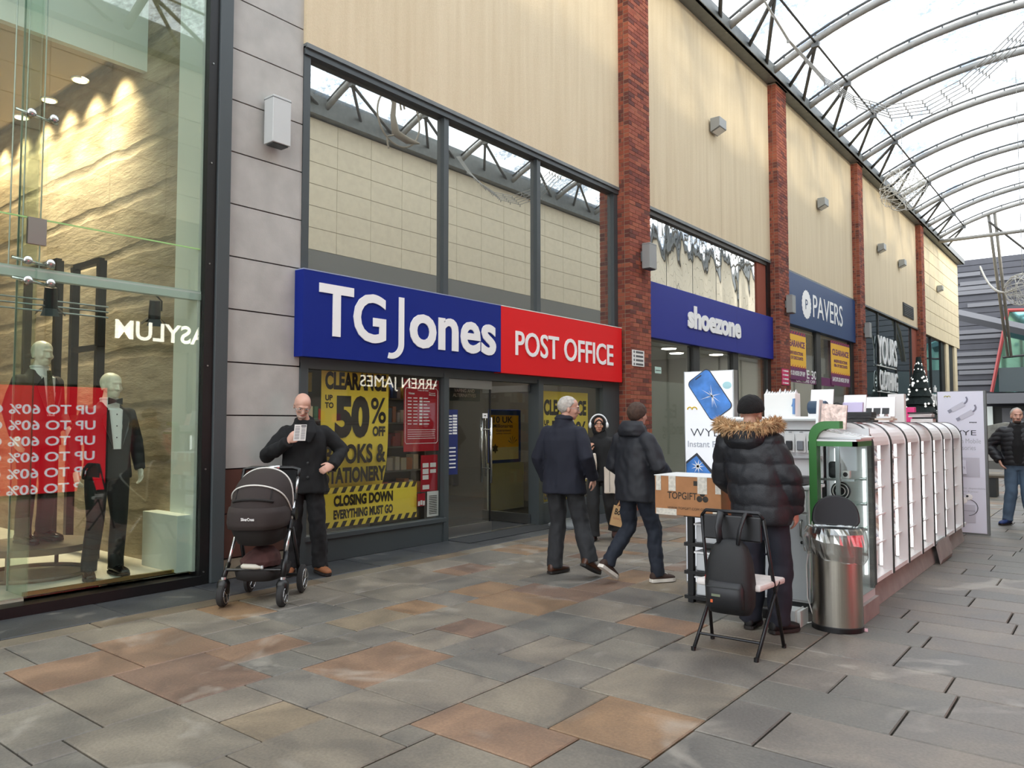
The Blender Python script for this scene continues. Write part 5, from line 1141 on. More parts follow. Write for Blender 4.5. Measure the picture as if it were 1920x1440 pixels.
# folded card wedge at the kiosk foot and litter
wd = pZ(1775, 1045); tag(MB().obox((KF+.03, 9.9, .115), (.012, 0, .03), (0, .32, 0), (-.02, 0, .10)).build('leaning_board', M_base, bevel=.004), 'loose board leaning on the kiosk foot', 'board')
p = pZ(1600, 1180); tag(MB().obox((p.x+.05, p.y, .008), (.05, .01, 0), (-.005, .02, 0), (0, 0, .007)).build('paper_scrap', mat('pink scrap', (220, 180, 186), .7)), 'crumpled pink paper scrap by the steel bin', 'litter')

# ================================================================ BANNERS
M_ban = mat('banner white', (240, 242, 246), .45); M_logo = mat('banner olive', (176, 170, 60), .5); M_logo2 = mat('banner mustard', (222, 190, 60), .5); M_thin = mat('banner dark print', (52, 54, 62), .5); M_pale_t = mat('banner grey print', (176, 180, 188), .5)
def squiggle(parent, x, y, z, s, m):
    pts = [(x+s*(k/20-.5)*1.4, y, z+s*.22*math.sin(k/20*math.pi*2.2)) for k in range(21)]
    pts = [(x-s*.7+.35*s*(1-math.cos(t_)), y, z+.35*s*math.sin(t_)) for t_ in [math.pi*k/8 for k in range(9)]]+[(x+.0+.35*s*(1-math.cos(t_)), y, z+.35*s*math.sin(t_)) for t_ in [math.pi*k/8 for k in range(9)]]
    MB().tube(pts, s*.09, 6).build('logo', m, parent)
# lightbox 1 (screen repair)
Yb = 6.95; a = pY(1286, 900, Yb).x; b = pY(1376, 900, Yb).x; zt = pY(1286, 698, Yb).z; Wb = b-a
b1_ = thing('banner_lightbox', ((a+b)/2, Yb, 0), 'white repair banner box with a cracked blue phone picture', 'banner')
box('case', M_brushed, (a-.01, b+.01, Yb+.004, Yb+.10, 0.0, zt+.005), b1_); box('face', mat('banner lit face', (244, 246, 250), .5, emit=.12), (a, b, Yb, Yb+.004, 0.02, zt), b1_)
def tilted_phone(parent, x, z, w_, h_, ang, ym, scr, frame=True):
    ca, sa = math.cos(ang), math.sin(ang)
    def fn(p, q, d): return (x+p*ca-q*sa, ym+d, z+p*sa+q*ca)
    rr = w_*.18; pl_ = []
    for (cx_, cz_, a0) in ((w_/2-rr, h_/2-rr, 0), (-w_/2+rr, h_/2-rr, 90), (-w_/2+rr, -h_/2+rr, 180), (w_/2-rr, -h_/2+rr, 270)): pl_ += [(cx_+rr*math.cos(R(a0+15*k)), cz_+rr*math.sin(R(a0+15*k))) for k in range(7)]
    o_ = MB().prism(pl_, fn, -.004, -.001).build('phone_print', M_thin, parent)
    MB().prism([(p*.94, q*.965) for p, q in pl_], fn, -.006, -.004).build('screen_print', scr, o_)
    MB().prism([(-w_*.14, h_*.43), (w_*.14, h_*.43), (w_*.14, h_*.455), (-w_*.14, h_*.455)], fn, -.008, -.006).build('notch_print', M_thin, o_)
    cr = MB()
    for k in range(11):
        a_ = RN.uniform(0, 6.28); l_ = RN.uniform(.4, 1.0)*w_*.55; p0 = (w_*.05, -h_*.05); 
        e_ = (p0[0]+l_*math.cos(a_), p0[1]+l_*math.sin(a_)); nx_, nz_ = -math.sin(a_)*.004, math.cos(a_)*.004
        cr.add([fn(p0[0]+nx_, p0[1]+nz_, -.007), fn(p0[0]-nx_, p0[1]-nz_, -.007), fn(e_[0], e_[1], -.007)], [(0, 1, 2)])
    cr.build('crack_print', M_letter, o_)
M_scr = mat('phone print blue', (70, 130, 206), .4, noise_amt=.5, nscale=5); M_scr2 = mat('phone print navy', (40, 60, 130), .4, noise_amt=.5, nscale=6)
p = pY(1331, 740, Yb); tilted_phone(b1_, p.x, p.z, .265, .46, R(34), Yb, M_scr)
p = pY(1298, 868, Yb)
MB().prism([(a+.005, p.z-.22), (a+.42, p.z-.22), (a+.12, p.z+.10), (a+.005, p.z+.01)], lambda u_, v_, d: (u_, Yb+d, v_), -.004, 0).build('phone_print', M_thin, b1_)
MB().prism([(a+.012, p.z-.2), (a+.36, p.z-.2), (a+.115, p.z+.07), (a+.012, p.z-.01)], lambda u_, v_, d: (u_, Yb+d, v_), -.006, -.004).build('screen_print', M_scr, b1_)
st_ = MB(); c_ = (a+.13, p.z-.03)
for k in range(9):
    a_ = 2*math.pi*k/9; st_.add([(c_[0]+.008*math.cos(a_+1.5), Yb-.008, c_[1]+.008*math.sin(a_+1.5)), (c_[0]+.008*math.cos(a_-1.5), Yb-.008, c_[1]+.008*math.sin(a_-1.5)), (c_[0]+.07*math.cos(a_), Yb-.008, c_[1]+.07*math.sin(a_))], [(0, 1, 2)])
st_.build('crack_print', M_letter, b1_)
p = pY(1298, 768, Yb); squiggle(b1_, p.x, Yb-.003, p.z, .07, M_logo2)
p = pY(1295, 818, Yb); lettering('lettering', 'WYE', M_thin, (p.x, Yb, p.z), UX, UZ, pY(1349, 818, Yb).x-p.x, .075, b1_, out=.002, bold=-.01)
p = pY(1290, 838, Yb); lettering('lettering', 'Instant Fix', M_pale_t, (p.x, Yb, p.z), UX, UZ, Wb*.72, .06, b1_, out=.002, bold=.015)
MB().ball(((a+b)/2+.19, Yb-.001, zt-.14), (.045, .002, .035), 16, 8).build('mark_print', mat('pale aqua mark', (176, 220, 226), .5), b1_)
# banner 2 (accessories)
Yb = 12.4; a = pY(1762, 900, Yb).x; b = pY(1848, 900, Yb).x; zt = pY(1800, 734, Yb).z
M_lil = mat('banner lilac white', (224, 226, 240), .5)
b2_ = thing('banner_lightbox', ((a+b)/2, Yb, 0), 'pale lilac accessories banner with charging plugs at the far kiosk end', 'banner')
box('case', M_gut, (a-.01, b+.03, Yb+.004, Yb+.10, 0, zt+.006), b2_); box('face', M_lil, (a, b, Yb, Yb+.004, .02, zt), b2_)
M_pg = mat('plug print', (196, 196, 208), .4); M_pd = mat('plug print dark', (140, 142, 158), .4)
p = pY(1776, 745, Yb); squiggle(b2_, p.x, Yb-.003, p.z, .055, M_logo)
for (px, py, ox, oz) in ((1796, 763, 0, 0), (1812, 778, 0, 0)):
    p = pY(px, py, Yb); an = R(30); ca, sa = math.cos(an), math.sin(an)
    fn = lambda u_, v_, d: (p.x+u_*ca-v_*sa, Yb+d, p.z+u_*sa+v_*ca)
    MB().prism([(-.09, -.03), (.09, -.035), (.09, .035), (-.09, .03)], fn, -.006, 0).build('plug_print', M_pg, b2_); MB().prism([(-.14, -.022), (-.09, -.022), (-.09, .022), (-.14, .022)], fn, -.007, 0).build('plug_tip_print', M_pd, b2_)
    MB().tube([fn(.09, 0, -.002), fn(.13, .01, -.002), fn(.155, .035, -.002), fn(.16, .07, -.002)], .012, 6).build('cable_print', M_pd, b2_)
p = pY(1789, 816, Yb); lettering('lettering', 'WYE', M_thin, (p.x-.07, Yb, p.z), UX, UZ, .34, .07, b2_, out=.002)
p = pY(1762, 831, Yb); lettering('lettering', 'Premium Mobile\nAccessories', M_pale_t, (a+.06, Yb, p.z-.09), UX, UZ, (b-a)*.82, .16, b2_, out=.002, align='CENTER', bold=.0)
p = pY(1812, 875, Yb)
MB().box(p.x-.16, p.x+.16, Yb-.006, Yb, p.z-.14, p.z+.13).build('adapter_print', M_pg, b2_, bevel=.03); MB().box(p.x-.12, p.x+.0, Yb-.03, Yb-.006, p.z-.1, p.z+.09).build('adapter_side_print', M_lil, b2_); lettering('lettering', 'WYE', M_pd, (p.x-.1, Yb-.03, p.z-.03), UX, UZ, .09, .03, b2_)
for k, tx in enumerate(('our choice for dependable', 'power to protect & power', 'your devices')):
    p = pY(1770, 913+6*k, Yb); lettering('lettering', tx, M_pale_t, (a+.08, Yb, p.z-.02), UX, UZ, (b-a)*(.85-.15*k), .03, b2_, out=.002)
for k, (px, py, r_) in enumerate(((1807, 938, .045), (1817, 932, .045))): p = pY(px, py, Yb); e_ = MB().ball((p.x, Yb-.004, p.z), (r_, .006, r_), 16, 8).build('earbud_print', M_letter, b2_); MB().ball((p.x-.02, Yb-.01, p.z+.012), (.016, .004, .016), 10, 6).build('earbud_tip_print', M_thin, e_)
p = pY(1812, 962, Yb); MB().box(p.x-.13, p.x+.11, Yb-.005, Yb, p.z-.13, p.z+.12).build('case_print', M_pg, b2_, bevel=.05, segs=3); box('case_seam_print', M_pd, (p.x-.13, p.x+.11, Yb-.007, Yb-.005, p.z+.03, p.z+.036), b2_)
MB().tube([(p.x+.03+.11*math.cos(R(k)), Yb-.003, p.z+.08+.11*math.sin(R(k))) for k in range(-90, 100, 15)], .005, 5).build('ring_print', M_thin, b2_)
for k in range(4): q = pY(1819+3.6*k, 792, Yb); MB().ball((q.x, Yb-.002, q.z), (.009, .002, .009), 8, 6).build('dot_print', M_thin, b2_)

# ================================================================ STOOL RACK, BOX, CHAIR, BACKPACK, BIN
Yr = 6.25; a = pY(1296, 1000, Yr).x; rk = thing('shelf_rack', (a+.3, Yr+.2, 0), 'low black plastic shelf rack under the cardboard box', 'rack')
rb = a+.44
for x in (a, rb):
    for y in (Yr, Yr+.34): box('post', M_black, (x-.025, x+.025, y-.025, y+.025, 0, .74), rk)
for z in (.05, .26, .50, .75): box('shelf', M_black, (a-.05, rb+.05, Yr-.04, Yr+.38, z-.018, z+.012), rk)
for k, z in enumerate((.062, .272, .512)):
    q = thing('plastic_tub', (a+.3, Yr+.17, z), 'translucent white tub on the %s shelf of the black rack' % ('bottom', 'middle', 'upper')[k], 'tub'); MB().box(a+.04, rb-.04, Yr-.0, Yr+.3, z, z+.15).build('tub', M_kg, q, bevel=.015); MB().box(a+.03, rb-.03, Yr-.012, Yr+.31, z+.15, z+.165).build('lid', M_kw, q)
M_cb = mat('cardboard', (168, 118, 78), .8, noise_amt=.1, nscale=8); M_tape = mat('packing tape', (206, 200, 188), .35, noise_amt=.2, nscale=40)
Yc = 6.0; x0, x1 = pY(1228, 930, Yc).x, pY(1352, 930, Yc).x; z0, z1 = .765, pY(1290, 894, Yc).z
cb = thing('cardboard_box', ((x0+x1)/2, Yc+.2, z0), 'brown taped cardboard carton with dark printed logo beside the seller', 'box')
MB().box(x0, x1, Yc, Yc+.42, z0, z1).build('carton', M_cb, cb, bevel=.006)
box('lid_paper', mat('white paper', (226, 226, 224), .6), (x0-.005, x1+.005, Yc-.003, Yc+.423, z1, z1+.006), cb)
for (fa, fb, za, zb_) in ((.02, .10, .62, 1.0), (.22, .33, .62, 1.0), (.66, .80, .58, 1.0), (.92, 1.0, .6, 1.0), (.02, .34, 0, .16), (.88, 1.0, 0, .22)):
    box('tape_strip', M_tape, (x0+(x1-x0)*fa, x0+(x1-x0)*fb, Yc-.004, Yc-.001, z0+(z1-z0)*za, z0+(z1-z0)*zb_), cb)
L_ = x1-x0; H_ = z1-z0
lettering('lettering', 'TOPGIFT', M_ink, (x0+L_*.2, Yc-.001, z0+H_*.42), UX, UZ, L_*.45, H_*.18, cb, out=.002, bold=.01)
lg = MB()
for k in range(3):
    an = R(90+120*k); lg.ball((x0+L_*.73+.03*math.cos(an), Yc-.002, z0+H_*.5+.03*math.sin(an)), (.026, .002, .026), 12, 6)
lg.build('logo_print', M_ink, cb)
lettering('lettering', 'WWW.TOPGIFT.COM GIFTS', M_ink, (x0+L_*.2, Yc-.001, z0+H_*.16), UX, UZ, L_*.62, H_*.06, cb, out=.002)
box('print_mark', M_ink, (x0+L_*.60, x0+L_*.66, Yc-.003, Yc-.001, z0+H_*.78, z0+H_*.9), cb)
# folding chair: fitted to its feet
fA, fB, fC, fD = pZ(1300, 1219), pZ(1418, 1241), pZ(1470, 1214), pZ(1336, 1197)
ch = thing('folding_chair', ((fA+fC)/2), 'black folding chair with a pale padded seat, backpack hung on it', 'chair')
M_leg = mat('satin black tube', (44, 44, 46), .35, .6)
ub = (fB-fA).normalized(); vf = (fC-fB).normalized()     # ub: along the back, vf: towards the front
wC = (fB-fA).length
# backrest legs run from the front feet up to the top of the back; rear feet carry the seat struts
tl = fA+vf*.14+Vector((0, 0, .90)); trr = fB+vf*.14+Vector((0, 0, .90))
for (ft, tp) in ((fD+vf*.0, tl), (fC, trr)): MB().tube([ft, ft.lerp(tp, .5), tp], .0125, 10).build('leg', M_leg, ch, smooth=True)
for (ft, s_) in ((fA, 1), (fB, 1)): MB().tube([ft, ft+vf*.36+Vector((0, 0, .46))], .0125, 10).build('leg', M_leg, ch, smooth=True)
MB().tube([tl, tl+Vector((0, 0, .04))+ub*.03, trr+Vector((0, 0, .04))-ub*.03, trr], .0125, 10).build('top_rail', M_leg, ch, smooth=True)
cB = (tl+trr)/2+Vector((0, 0, -.07)); MB().obox(cB, ub*(wC*.47), Vector((-ub.y, ub.x, 0))*.01, (0, 0, .085)).build('back_pad', mat('black vinyl', (22, 22, 24), .4), ch, bevel=.01)
sc = (fA+fB)/2+vf*.26+Vector((0, 0, .455)); MB().obox(sc, ub*(wC*.52), vf*.20, (0, 0, .022)).build('seat', mat('pale marbled seat', (222, 216, 212), .6, noise_amt=.1, nscale=14), ch, bevel=.015, smooth=True)
MB().tube([fA+vf*.08+Vector((0, 0, .1)), fB+vf*.08+Vector((0, 0, .1))], .009, 8).build('cross_bar', M_leg, ch)
for ft in (fA, fB, fC, fD): MB().tube([ft, ft+Vector((0, 0, .025))], .016, 8).build('foot_cap', M_black, ch)
# backpack hanging on the back
nb = Vector((ub.y, -ub.x, 0))      # towards the camera
M_pack = mat('backpack nylon', (22, 23, 25), .55, bump=.3, bscale=300); M_pack2 = mat('backpack panel', (32, 33, 36), .5)
bp_c = (tl+trr)/2+nb*.10; bpk = thing('backpack', (bp_c.x, bp_c.y, .22), 'black backpack hanging from the folding chair back', 'backpack')
Mb = Matrix(((ub.x, nb.x, 0, bp_c.x+ub.x*.02), (ub.y, nb.y, 0, bp_c.y+ub.y*.02), (0, 0, 1, 0), (0, 0, 0, 1)))
MB().stack([(0, .0, .28, .07, .04), (0, .0, .285, .135, .075), (0, 0, .34, .16, .095), (0, 0, .48, .165, .10), (0, -.005, .62, .15, .085), (0, -.01, .72, .115, .062), (0, -.015, .76, .07, .035), (0, -.015, .765, .03, .015)], 28, Mb, 3).build('body', M_pack, bpk, smooth=True)
MB().stack([(0, .085, .33, .115, .03), (0, .09, .335, .125, .05), (0, .09, .46, .125, .05), (0, .085, .5, .11, .03)], 24, Mb, 3.5).build('front_pocket', M_pack2, bpk, smooth=True)
for s_ in (-1, 1):
    pts = [Mb @ Vector((s_*.06, .02, .74)), Mb @ Vector((s_*.075, .01, .84)), Mb @ Vector((s_*.085, -.06, .93)), Mb @ Vector((s_*.085, -.13, .92)), Mb @ Vector((s_*.09, -.15, .8))]
    MB().tube(pts, [(.026, .012)]*5, 10).build('shoulder_strap', M_pack2, bpk, smooth=True)
MB().tube([Mb @ Vector((-.11, .142, .47)), Mb @ Vector((.11, .142, .47))], .004, 5).build('zip', M_frm, bpk)
tg = MB(); tg.obox(Mb @ Vector((-.045, .143, .415)), ub*.03, nb*.001, (0, 0, .008)); tg.build('label_patch', mat('patch green', (110, 118, 96), .6), bpk); MB().obox(Mb @ Vector((-.075, .141, .375)), ub*.008, nb*.001, (0, 0, .01)).build('orange_tab', mat('patch orange', (206, 96, 50), .6), bpk)
MB().tube([Mb @ Vector((-.14, .03, .5)), Mb @ Vector((-.15, .05, .52)), Mb @ Vector((-.15, .05, .46))], .006, 6).build('red_toggle', mat('toggle red', (180, 60, 50), .5), bpk)
# steel bin
bc = pZ(1571, 1178); bx, by = bc.x, bc.y; bn_ = thing('pedal_bin', (bx, by, 0), 'brushed steel half-round bin with raised black lid and plastic liner', 'bin')
M_steel = mat('bin brushed steel', (176, 172, 162), .27, 1.0, noise_amt=.08, nscale=3, stretch=(60, 60, .4))
vdir = Vector((bx, by, 0)).normalized(); vr = Vector((vdir.y, -vdir.x, 0))
def dsec(r_, z, flat=.55, n=40):
    out = []
    for k in range(n):
        th = 2*math.pi*k/n; u_ = math.cos(th); v_ = math.sin(th); d_ = v_ if v_ < 0 else v_*flat
        out.append(Vector((bx, by, z))+vr*(r_*u_)+vdir*(r_*d_*.9))
    return out
RBN = .178
MB().rings([dsec(RBN+.006, 0), dsec(RBN+.006, .035), dsec(RBN, .04)]).build('base', M_black, bn_, smooth='auto')
MB().rings([dsec(RBN, .04), dsec(RBN, .70)]).build('body', M_steel, bn_, smooth='auto')
MB().rings([dsec(RBN+.004, .70), dsec(RBN+.006, .745), dsec(RBN-.01, .75)]).build('rim', M_black, bn_, smooth='auto')
lid = []; hc = Vector((bx, by, .755))+vdir*.09
for k in range(29):
    a_ = math.pi*k/28; lid.append((.165*math.cos(a_)*(1.04), .03+.20*abs(math.sin(a_))**.75))
lid = [(-.15, 0), (.15, 0)]+lid
def lfn(a_, b_, d): return hc+vr*a_+Vector((0, 0, b_))+vdir*(d+b_*.12)
MB().prism(lid, lfn, 0, .03).build('lid', mat('bin lid black', (18, 20, 26), .45), bn_, bevel=.008); MB().prism([(a_*.88, .02+b_*.88) for a_, b_ in lid], lfn, -.006, 0).build('lid_inner', mat('bin lid inner', (26, 28, 34), .6), bn_)
for dx in (.05, .075): MB().ball(hc+vr*dx+Vector((0, 0, -.012))-vdir*.03, .006, 8, 6).build('indicator', M_letter, bn_)
lin_m = glass('liner film', (226, 228, 228), 2.0, .22, .2)
ln_ = MB(); n = 56; R_ = []
for j, (rr, z) in enumerate(((.155, .74), (.19, .762), (.215, .72), (.225, .66), (.215, .58), (.205, .535), (.2, .53))):
    ring = []
    for k in range(n):
        th = 2*math.pi*k/n; w_ = .014*noise.noise(Vector((math.cos(th)*4, math.sin(th)*4, j*1.3)))+.008*noise.noise(Vector((math.cos(th)*11, math.sin(th)*11, j*2.1)))
        zz = z+(.03*noise.noise(Vector((math.cos(th)*2, math.sin(th)*2, 5)))-.03*math.cos(th) if j > 2 else 0)
        u_ = math.cos(th); v_ = math.sin(th); d_ = v_ if v_ < 0 else v_*.55
        ring.append(Vector((bx, by, zz))+vr*((rr+w_)*u_+(-.015 if u_ < 0 else 0))+vdir*((rr+w_)*d_*.9))
    R_.append(ring)
ln_.rings(R_, cap=False).build('liner', lin_m, bn_, fix=True)
# power brick, cable
p = pZ(1480, 1170); pb_ = thing('power_unit', (p.x, p.y, 0), 'white power unit with fins on the ground by the bin', 'power unit')
MB().box(p.x-.14, p.x+.10, p.y-.02, p.y+.14, .02, .11).build('body', M_kw, pb_, bevel=.006); MB().box(p.x-.20, p.x-.02, p.y-.04, p.y+.02, .02, .10).build('dark_side', M_frm, pb_, bevel=.01)
for dx in (.06, .095): MB().box(p.x+dx, p.x+dx+.008, p.y-.05, p.y+.13, 0, .12).build('fin', M_white, pb_)
cbp = [pY(1524, 880, 6.40), pY(1527, 905, 6.38), pY(1521, 950, 6.38), pY(1523, 985, 6.36), pY(1512, 1060, 6.3), pY(1514, 1120, 6.28), pZ(1528, 1165, .01), pZ(1514, 1168, .01)]
tag(MB().tube(cbp, .005, 6).build('power_cable', M_white, smooth=True), 'thin white cable trailing down the kiosk counter to the ground', 'cable')
# ================================================================ FIGURES
def remeshed(mb, voxel, smooth=3, fold=0.0, fscale=(9, 9, 4), quilt=None, seed=0):
    me = mb.mesh('tmp'); o = bpy.data.objects.new('tmp', me); COL.objects.link(o)
    md = o.modifiers.new('r', 'REMESH'); md.mode = 'VOXEL'; md.voxel_size = voxel; md.use_smooth_shade = True
    if smooth: sm = o.modifiers.new('s', 'SMOOTH'); sm.factor = 0.5; sm.iterations = smooth
    dg = bpy.context.evaluated_depsgraph_get(); out = bpy.data.meshes.new_from_object(o.evaluated_get(dg))
    bpy.data.objects.remove(o); bpy.data.meshes.remove(me)
    if fold or quilt:
        ns = [v.normal.copy() for v in out.vertices]
        for v, n in zip(out.vertices, ns):
            d = 0
            if fold:
                q = Vector((v.co.x*fscale[0]+seed, v.co.y*fscale[1], v.co.z*fscale[2])); d += fold*(noise.noise(q)+.5*noise.noise(q*2.3))
            if quilt: d += quilt[1]*(abs(math.sin(math.pi*(v.co.z+.006*math.sin(v.co.x*30))/quilt[0]))**.6-.7)*(1 if abs(n.z) < .75 else .3)
            v.co += n*d
    for p in out.polygons: p.use_smooth = True
    return out
class Fig:
    def __init__(s, name, label, cat, loc, face, scale, J, skin, group=None):
        s.s = scale; rz = math.atan2(-face[0], face[1])
        s.M = Matrix.Translation(loc) @ Matrix.Rotation(rz, 4, 'Z') @ Matrix.Scale(scale, 4)
        base = dict(pel=(0, 0, .95), neck=(0, -.01, 1.50), head=(0, .03, 1.645), sL=(-.175, -.01, 1.405), sR=(.175, -.01, 1.405), eL=(-.25, -.03, 1.16), eR=(.25, -.03, 1.16),
                    wL=(-.25, .06, .93), wR=(.25, .06, .93), hL=(-.09, 0, .92), hR=(.09, 0, .92), kL=(-.10, .02, .5), kR=(.10, .02, .5), aL=(-.10, -.02, .09), aR=(.10, -.02, .09), tL=(-.12, .15, .03), tR=(.12, .15, .03),
                    turn=0, nod=0, tilt=0, dL=(0, .3, -1), dR=(0, .3, -1), nL=(-1, 0, 0), nR=(1, 0, 0), curl=.35, curlL=None, curlR=None, hand=1.0, fem=0)
        base.update(J); s.J = {k: (Vector(v) if isinstance(v, tuple) else v) for k, v in base.items()}
        J = s.J; s.H = Matrix.Translation(J['head']) @ Matrix.Rotation(R(J['turn']), 4, 'Z') @ Matrix.Rotation(R(-J['nod']), 4, 'X') @ Matrix.Rotation(R(J['tilt']), 4, 'Y')
        b = s.body(); me = remeshed(s.xf(b), .0068*scale, 2); me.materials.append(skin)
        s.root = bpy.data.objects.new(name, me); COL.objects.link(s.root); tag(s.root, label, cat, group); s.rot = rz
    def xf(s, mb):
        o = MB(); o.v = [tuple(s.M @ Vector(v)) for v in mb.v]; o.f = mb.f; return o
    def part(s, name, mb, m, voxel=.011, smooth=3, fold=0, fscale=(9, 9, 4), quilt=None, label=None, parent=None, seed=0):
        me = remeshed(s.xf(mb), voxel*s.s, smooth, fold, fscale, quilt, seed); me.materials.append(m)
        o = bpy.data.objects.new(name, me); link(o, parent or s.root)
        if label: o['label'] = label
        return o
    def raw(s, name, mb, m, smooth=True, parent=None, label=None, bevel=0.0):
        o = s.xf(mb).build(name, m, parent or s.root, smooth=smooth, bevel=bevel)
        if label: o['label'] = label
        return o
    def hand(s, b, w, d, n, curl, side):
        d = d.normalized(); n = (n-d*n.dot(d)).normalized(); a = d.cross(n).normalized()   # a: across the palm
        h = s.J['hand']
        b.tube([w-d*.03, w, w+d*.035*h, w+d*.085*h, w+d*.095*h], [(.024, .024), (.026, .02), (.038, .017), (.04, .016), (.032, .012)], 12) if False else None
        rs = []
        for (t_, ww, hh) in ((-.03, .024, .022), (0, .026, .019), (.035*h, .037, .018), (.08*h, .041, .016), (.093*h, .036, .012)):
            rs.append([w+d*t_+a*(ww*math.cos(k*math.pi/6))+n*(hh*math.sin(k*math.pi/6)) for k in range(12)])
        b.rings(rs)
        for i, (off, ln) in enumerate(((.029, .070), (.010, .080), (-.010, .074), (-.028, .058))):
            p = w+d*.085*h+a*off*h; dd = d.copy(); pts = [p-d*.015, p]
            for seg in (.42, .32, .26):
                c, q = math.cos(curl*1.15), math.sin(curl*1.15); dd = (dd*c-n*q).normalized(); p = p+dd*ln*seg*h; pts.append(p)
            b.tube(pts, [.010*h, .0098*h, .0092*h, .0085*h, .0068*h], 8)
        p = w+d*.025*h+a*.03; dd = (d*.75+a*.75-n*.35).normalized()
        pts = [p-a*.02, p+dd*.0, p+dd*.035*h]; dd2 = (d*.95+a*.15-n*.35).normalized(); pts += [pts[-1]+dd2*.028*h, pts[-1]+dd2*.05*h]
        b.tube(pts, [.014*h, .0135*h, .0115*h, .010*h, .0075*h], 8)
    def body(s):
        J = s.J; b = MB(); H = s.H; f_ = J['fem']
        def hb(c, r): b.ball(H @ Vector(c), r, 18, 12, H.to_3x3())
        k = .94 if f_ else 1
        hb((0, -.015, .035), (.079*k, .096*k, .088*k)); hb((0, .018, .048), (.071*k, .074*k, .066*k)); hb((0, .02, .0), (.068*k, .078*k, .085*k)); hb((0, .035, -.055), (.050*k, .055*k, .055*k)); hb((0, .062, -.085), (.027*k, .022, .020))
        hb((0, .085, .028), (.046, .018, .012))     # brow
        for sx in (-1, 1):
            hb((sx*.040, .062, -.022), (.022, .024, .024)); hb((sx*.076*k, -.008, -.008), (.009, .019, .032))
        b.tube([H @ Vector((0, .088, .016)), H @ Vector((0, .104, -.012)), H @ Vector((0, .112, -.030)), H @ Vector((0, .092, -.038))], [.009, .012, .015, .009], 10)
        for sx in (-1, 1): hb((sx*.011, .098, -.031), (.009, .010, .008))
        hb((0, .086, -.056), (.021, .010, .006)); hb((0, .084, -.067), (.018, .010, .006))
        nk = J['neck']; b.tube([nk+Vector((0, -.01, -.06)), nk+Vector((0, 0, .02)), H @ Vector((0, -.015, -.06)), H @ Vector((0, -.01, -.01))], [.062*k, .055*k, .053*k, .05], 16)
        p = J['pel']
        def L(t_, rx, ry): c = p.lerp(nk, t_); return (c.x, c.y, c.z, rx, ry)
        b.stack([L(-.05, .10, .08), L(0, .135, .09), L(.25, .115, .08), L(.6, .14, .095), L(.85, .15, .08), L(.97, .07, .06)], 20)
        for sd in 'LR':
            S, E, Wr = J['s'+sd], J['e'+sd], J['w'+sd]
            b.tube([S*.85+nk*.15+Vector((0, 0, -.05)), S, S.lerp(E, .5), E, E.lerp(Wr, .4), Wr], [.05, .05, .042, .036, .036, .025], 12)
            s.hand(b, Wr, J['d'+sd], J['n'+sd], J['curl'+sd] if J['curl'+sd] is not None else J['curl'], sd)
            Hp, K, A, T = J['h'+sd], J['k'+sd], J['a'+sd], J['t'+sd]
            b.tube([Hp+Vector((0, 0, .02)), Hp.lerp(K, .4), K, K.lerp(A, .35), A], [.07, .062, .046, .042, .026], 12)
            b.tube([A+Vector((0, 0, -.01)), A.lerp(T, .5)+Vector((0, 0, -.012)), A.lerp(T, .8)+Vector((0, 0, -.004))], [.024, .02, .014], 10)
        return b
    # ---- garments
    def coat(s, hem, rx=.2, ry=.14, hemx=.215, hemy=.155, slv=.066, cuff=.05, neckr=.085, collar=0.0, chest=0.0, front=0.0):
        J = s.J; b = MB(); p, nk = J['pel'], J['neck']
        def L(z, rx_, ry_, fy=0):
            t_ = (z-p.z)/(nk.z-p.z); c = p.lerp(nk, max(t_, -.1)); return (c.x, c.y+fy, z, rx_, ry_)
        top = nk.z
        b.stack([L(hem, hemx, hemy), L(hem+.01, hemx+.004, hemy+.004), L(hem+(1.0-hem)*.6, (hemx+rx)/2, (hemy+ry)/2), L(1.05, rx*.95, ry*.98, front), L(1.2, rx*.98, ry, chest), L(1.33, rx*1.02, ry*.98, chest), L(1.41, rx*.97, ry*.84), L(1.445, rx*.80, ry*.74), L(top-.025, rx*.56, ry*.62), L(top+.02, neckr, neckr)], 28, None, 2.3)
        for sd in 'LR':
            S, E, Wr = J['s'+sd], J['e'+sd], J['w'+sd]
            b.ball(S+Vector((0, 0, -.01)), slv*1.08)
            b.tube([S*.7+Vector((nk.x, nk.y, top-.1))*.3, S, S.lerp(E, .5), E, E.lerp(Wr, .5), Wr+(Wr-E).normalized()*.01], [slv*.95, slv*1.06, slv*1.02, slv*.97, slv*.88, cuff], 14)
        if collar: b.tube([nk+Vector((0, -.005, -.04)), nk+Vector((0, -.004, collar*.5)), nk+Vector((0, .004, collar))], [neckr+.02, neckr+.005, neckr-.002], 20)
        return b
    def trousers(s, top=1.02, hip=.165, knee=.075, ank=.068, flare=0):
        J = s.J; b = MB(); p = J['pel']
        b.stack([(p.x, p.y, p.z-.12, hip*.75, .1), (p.x, p.y, p.z-.04, hip, .125), (p.x, p.y, top, hip*.92, .115)], 22)
        for sd in 'LR':
            Hp, K, A = J['h'+sd], J['k'+sd], J['a'+sd]
            b.tube([Hp+Vector((0, 0, .03)), Hp.lerp(K, .35), K, K.lerp(A, .5), A+(K-A)*.12, A+Vector((0, .012, -.03))], [.098, .092, knee, (knee+ank)/2+.002, ank, ank+flare], 16)
        return b
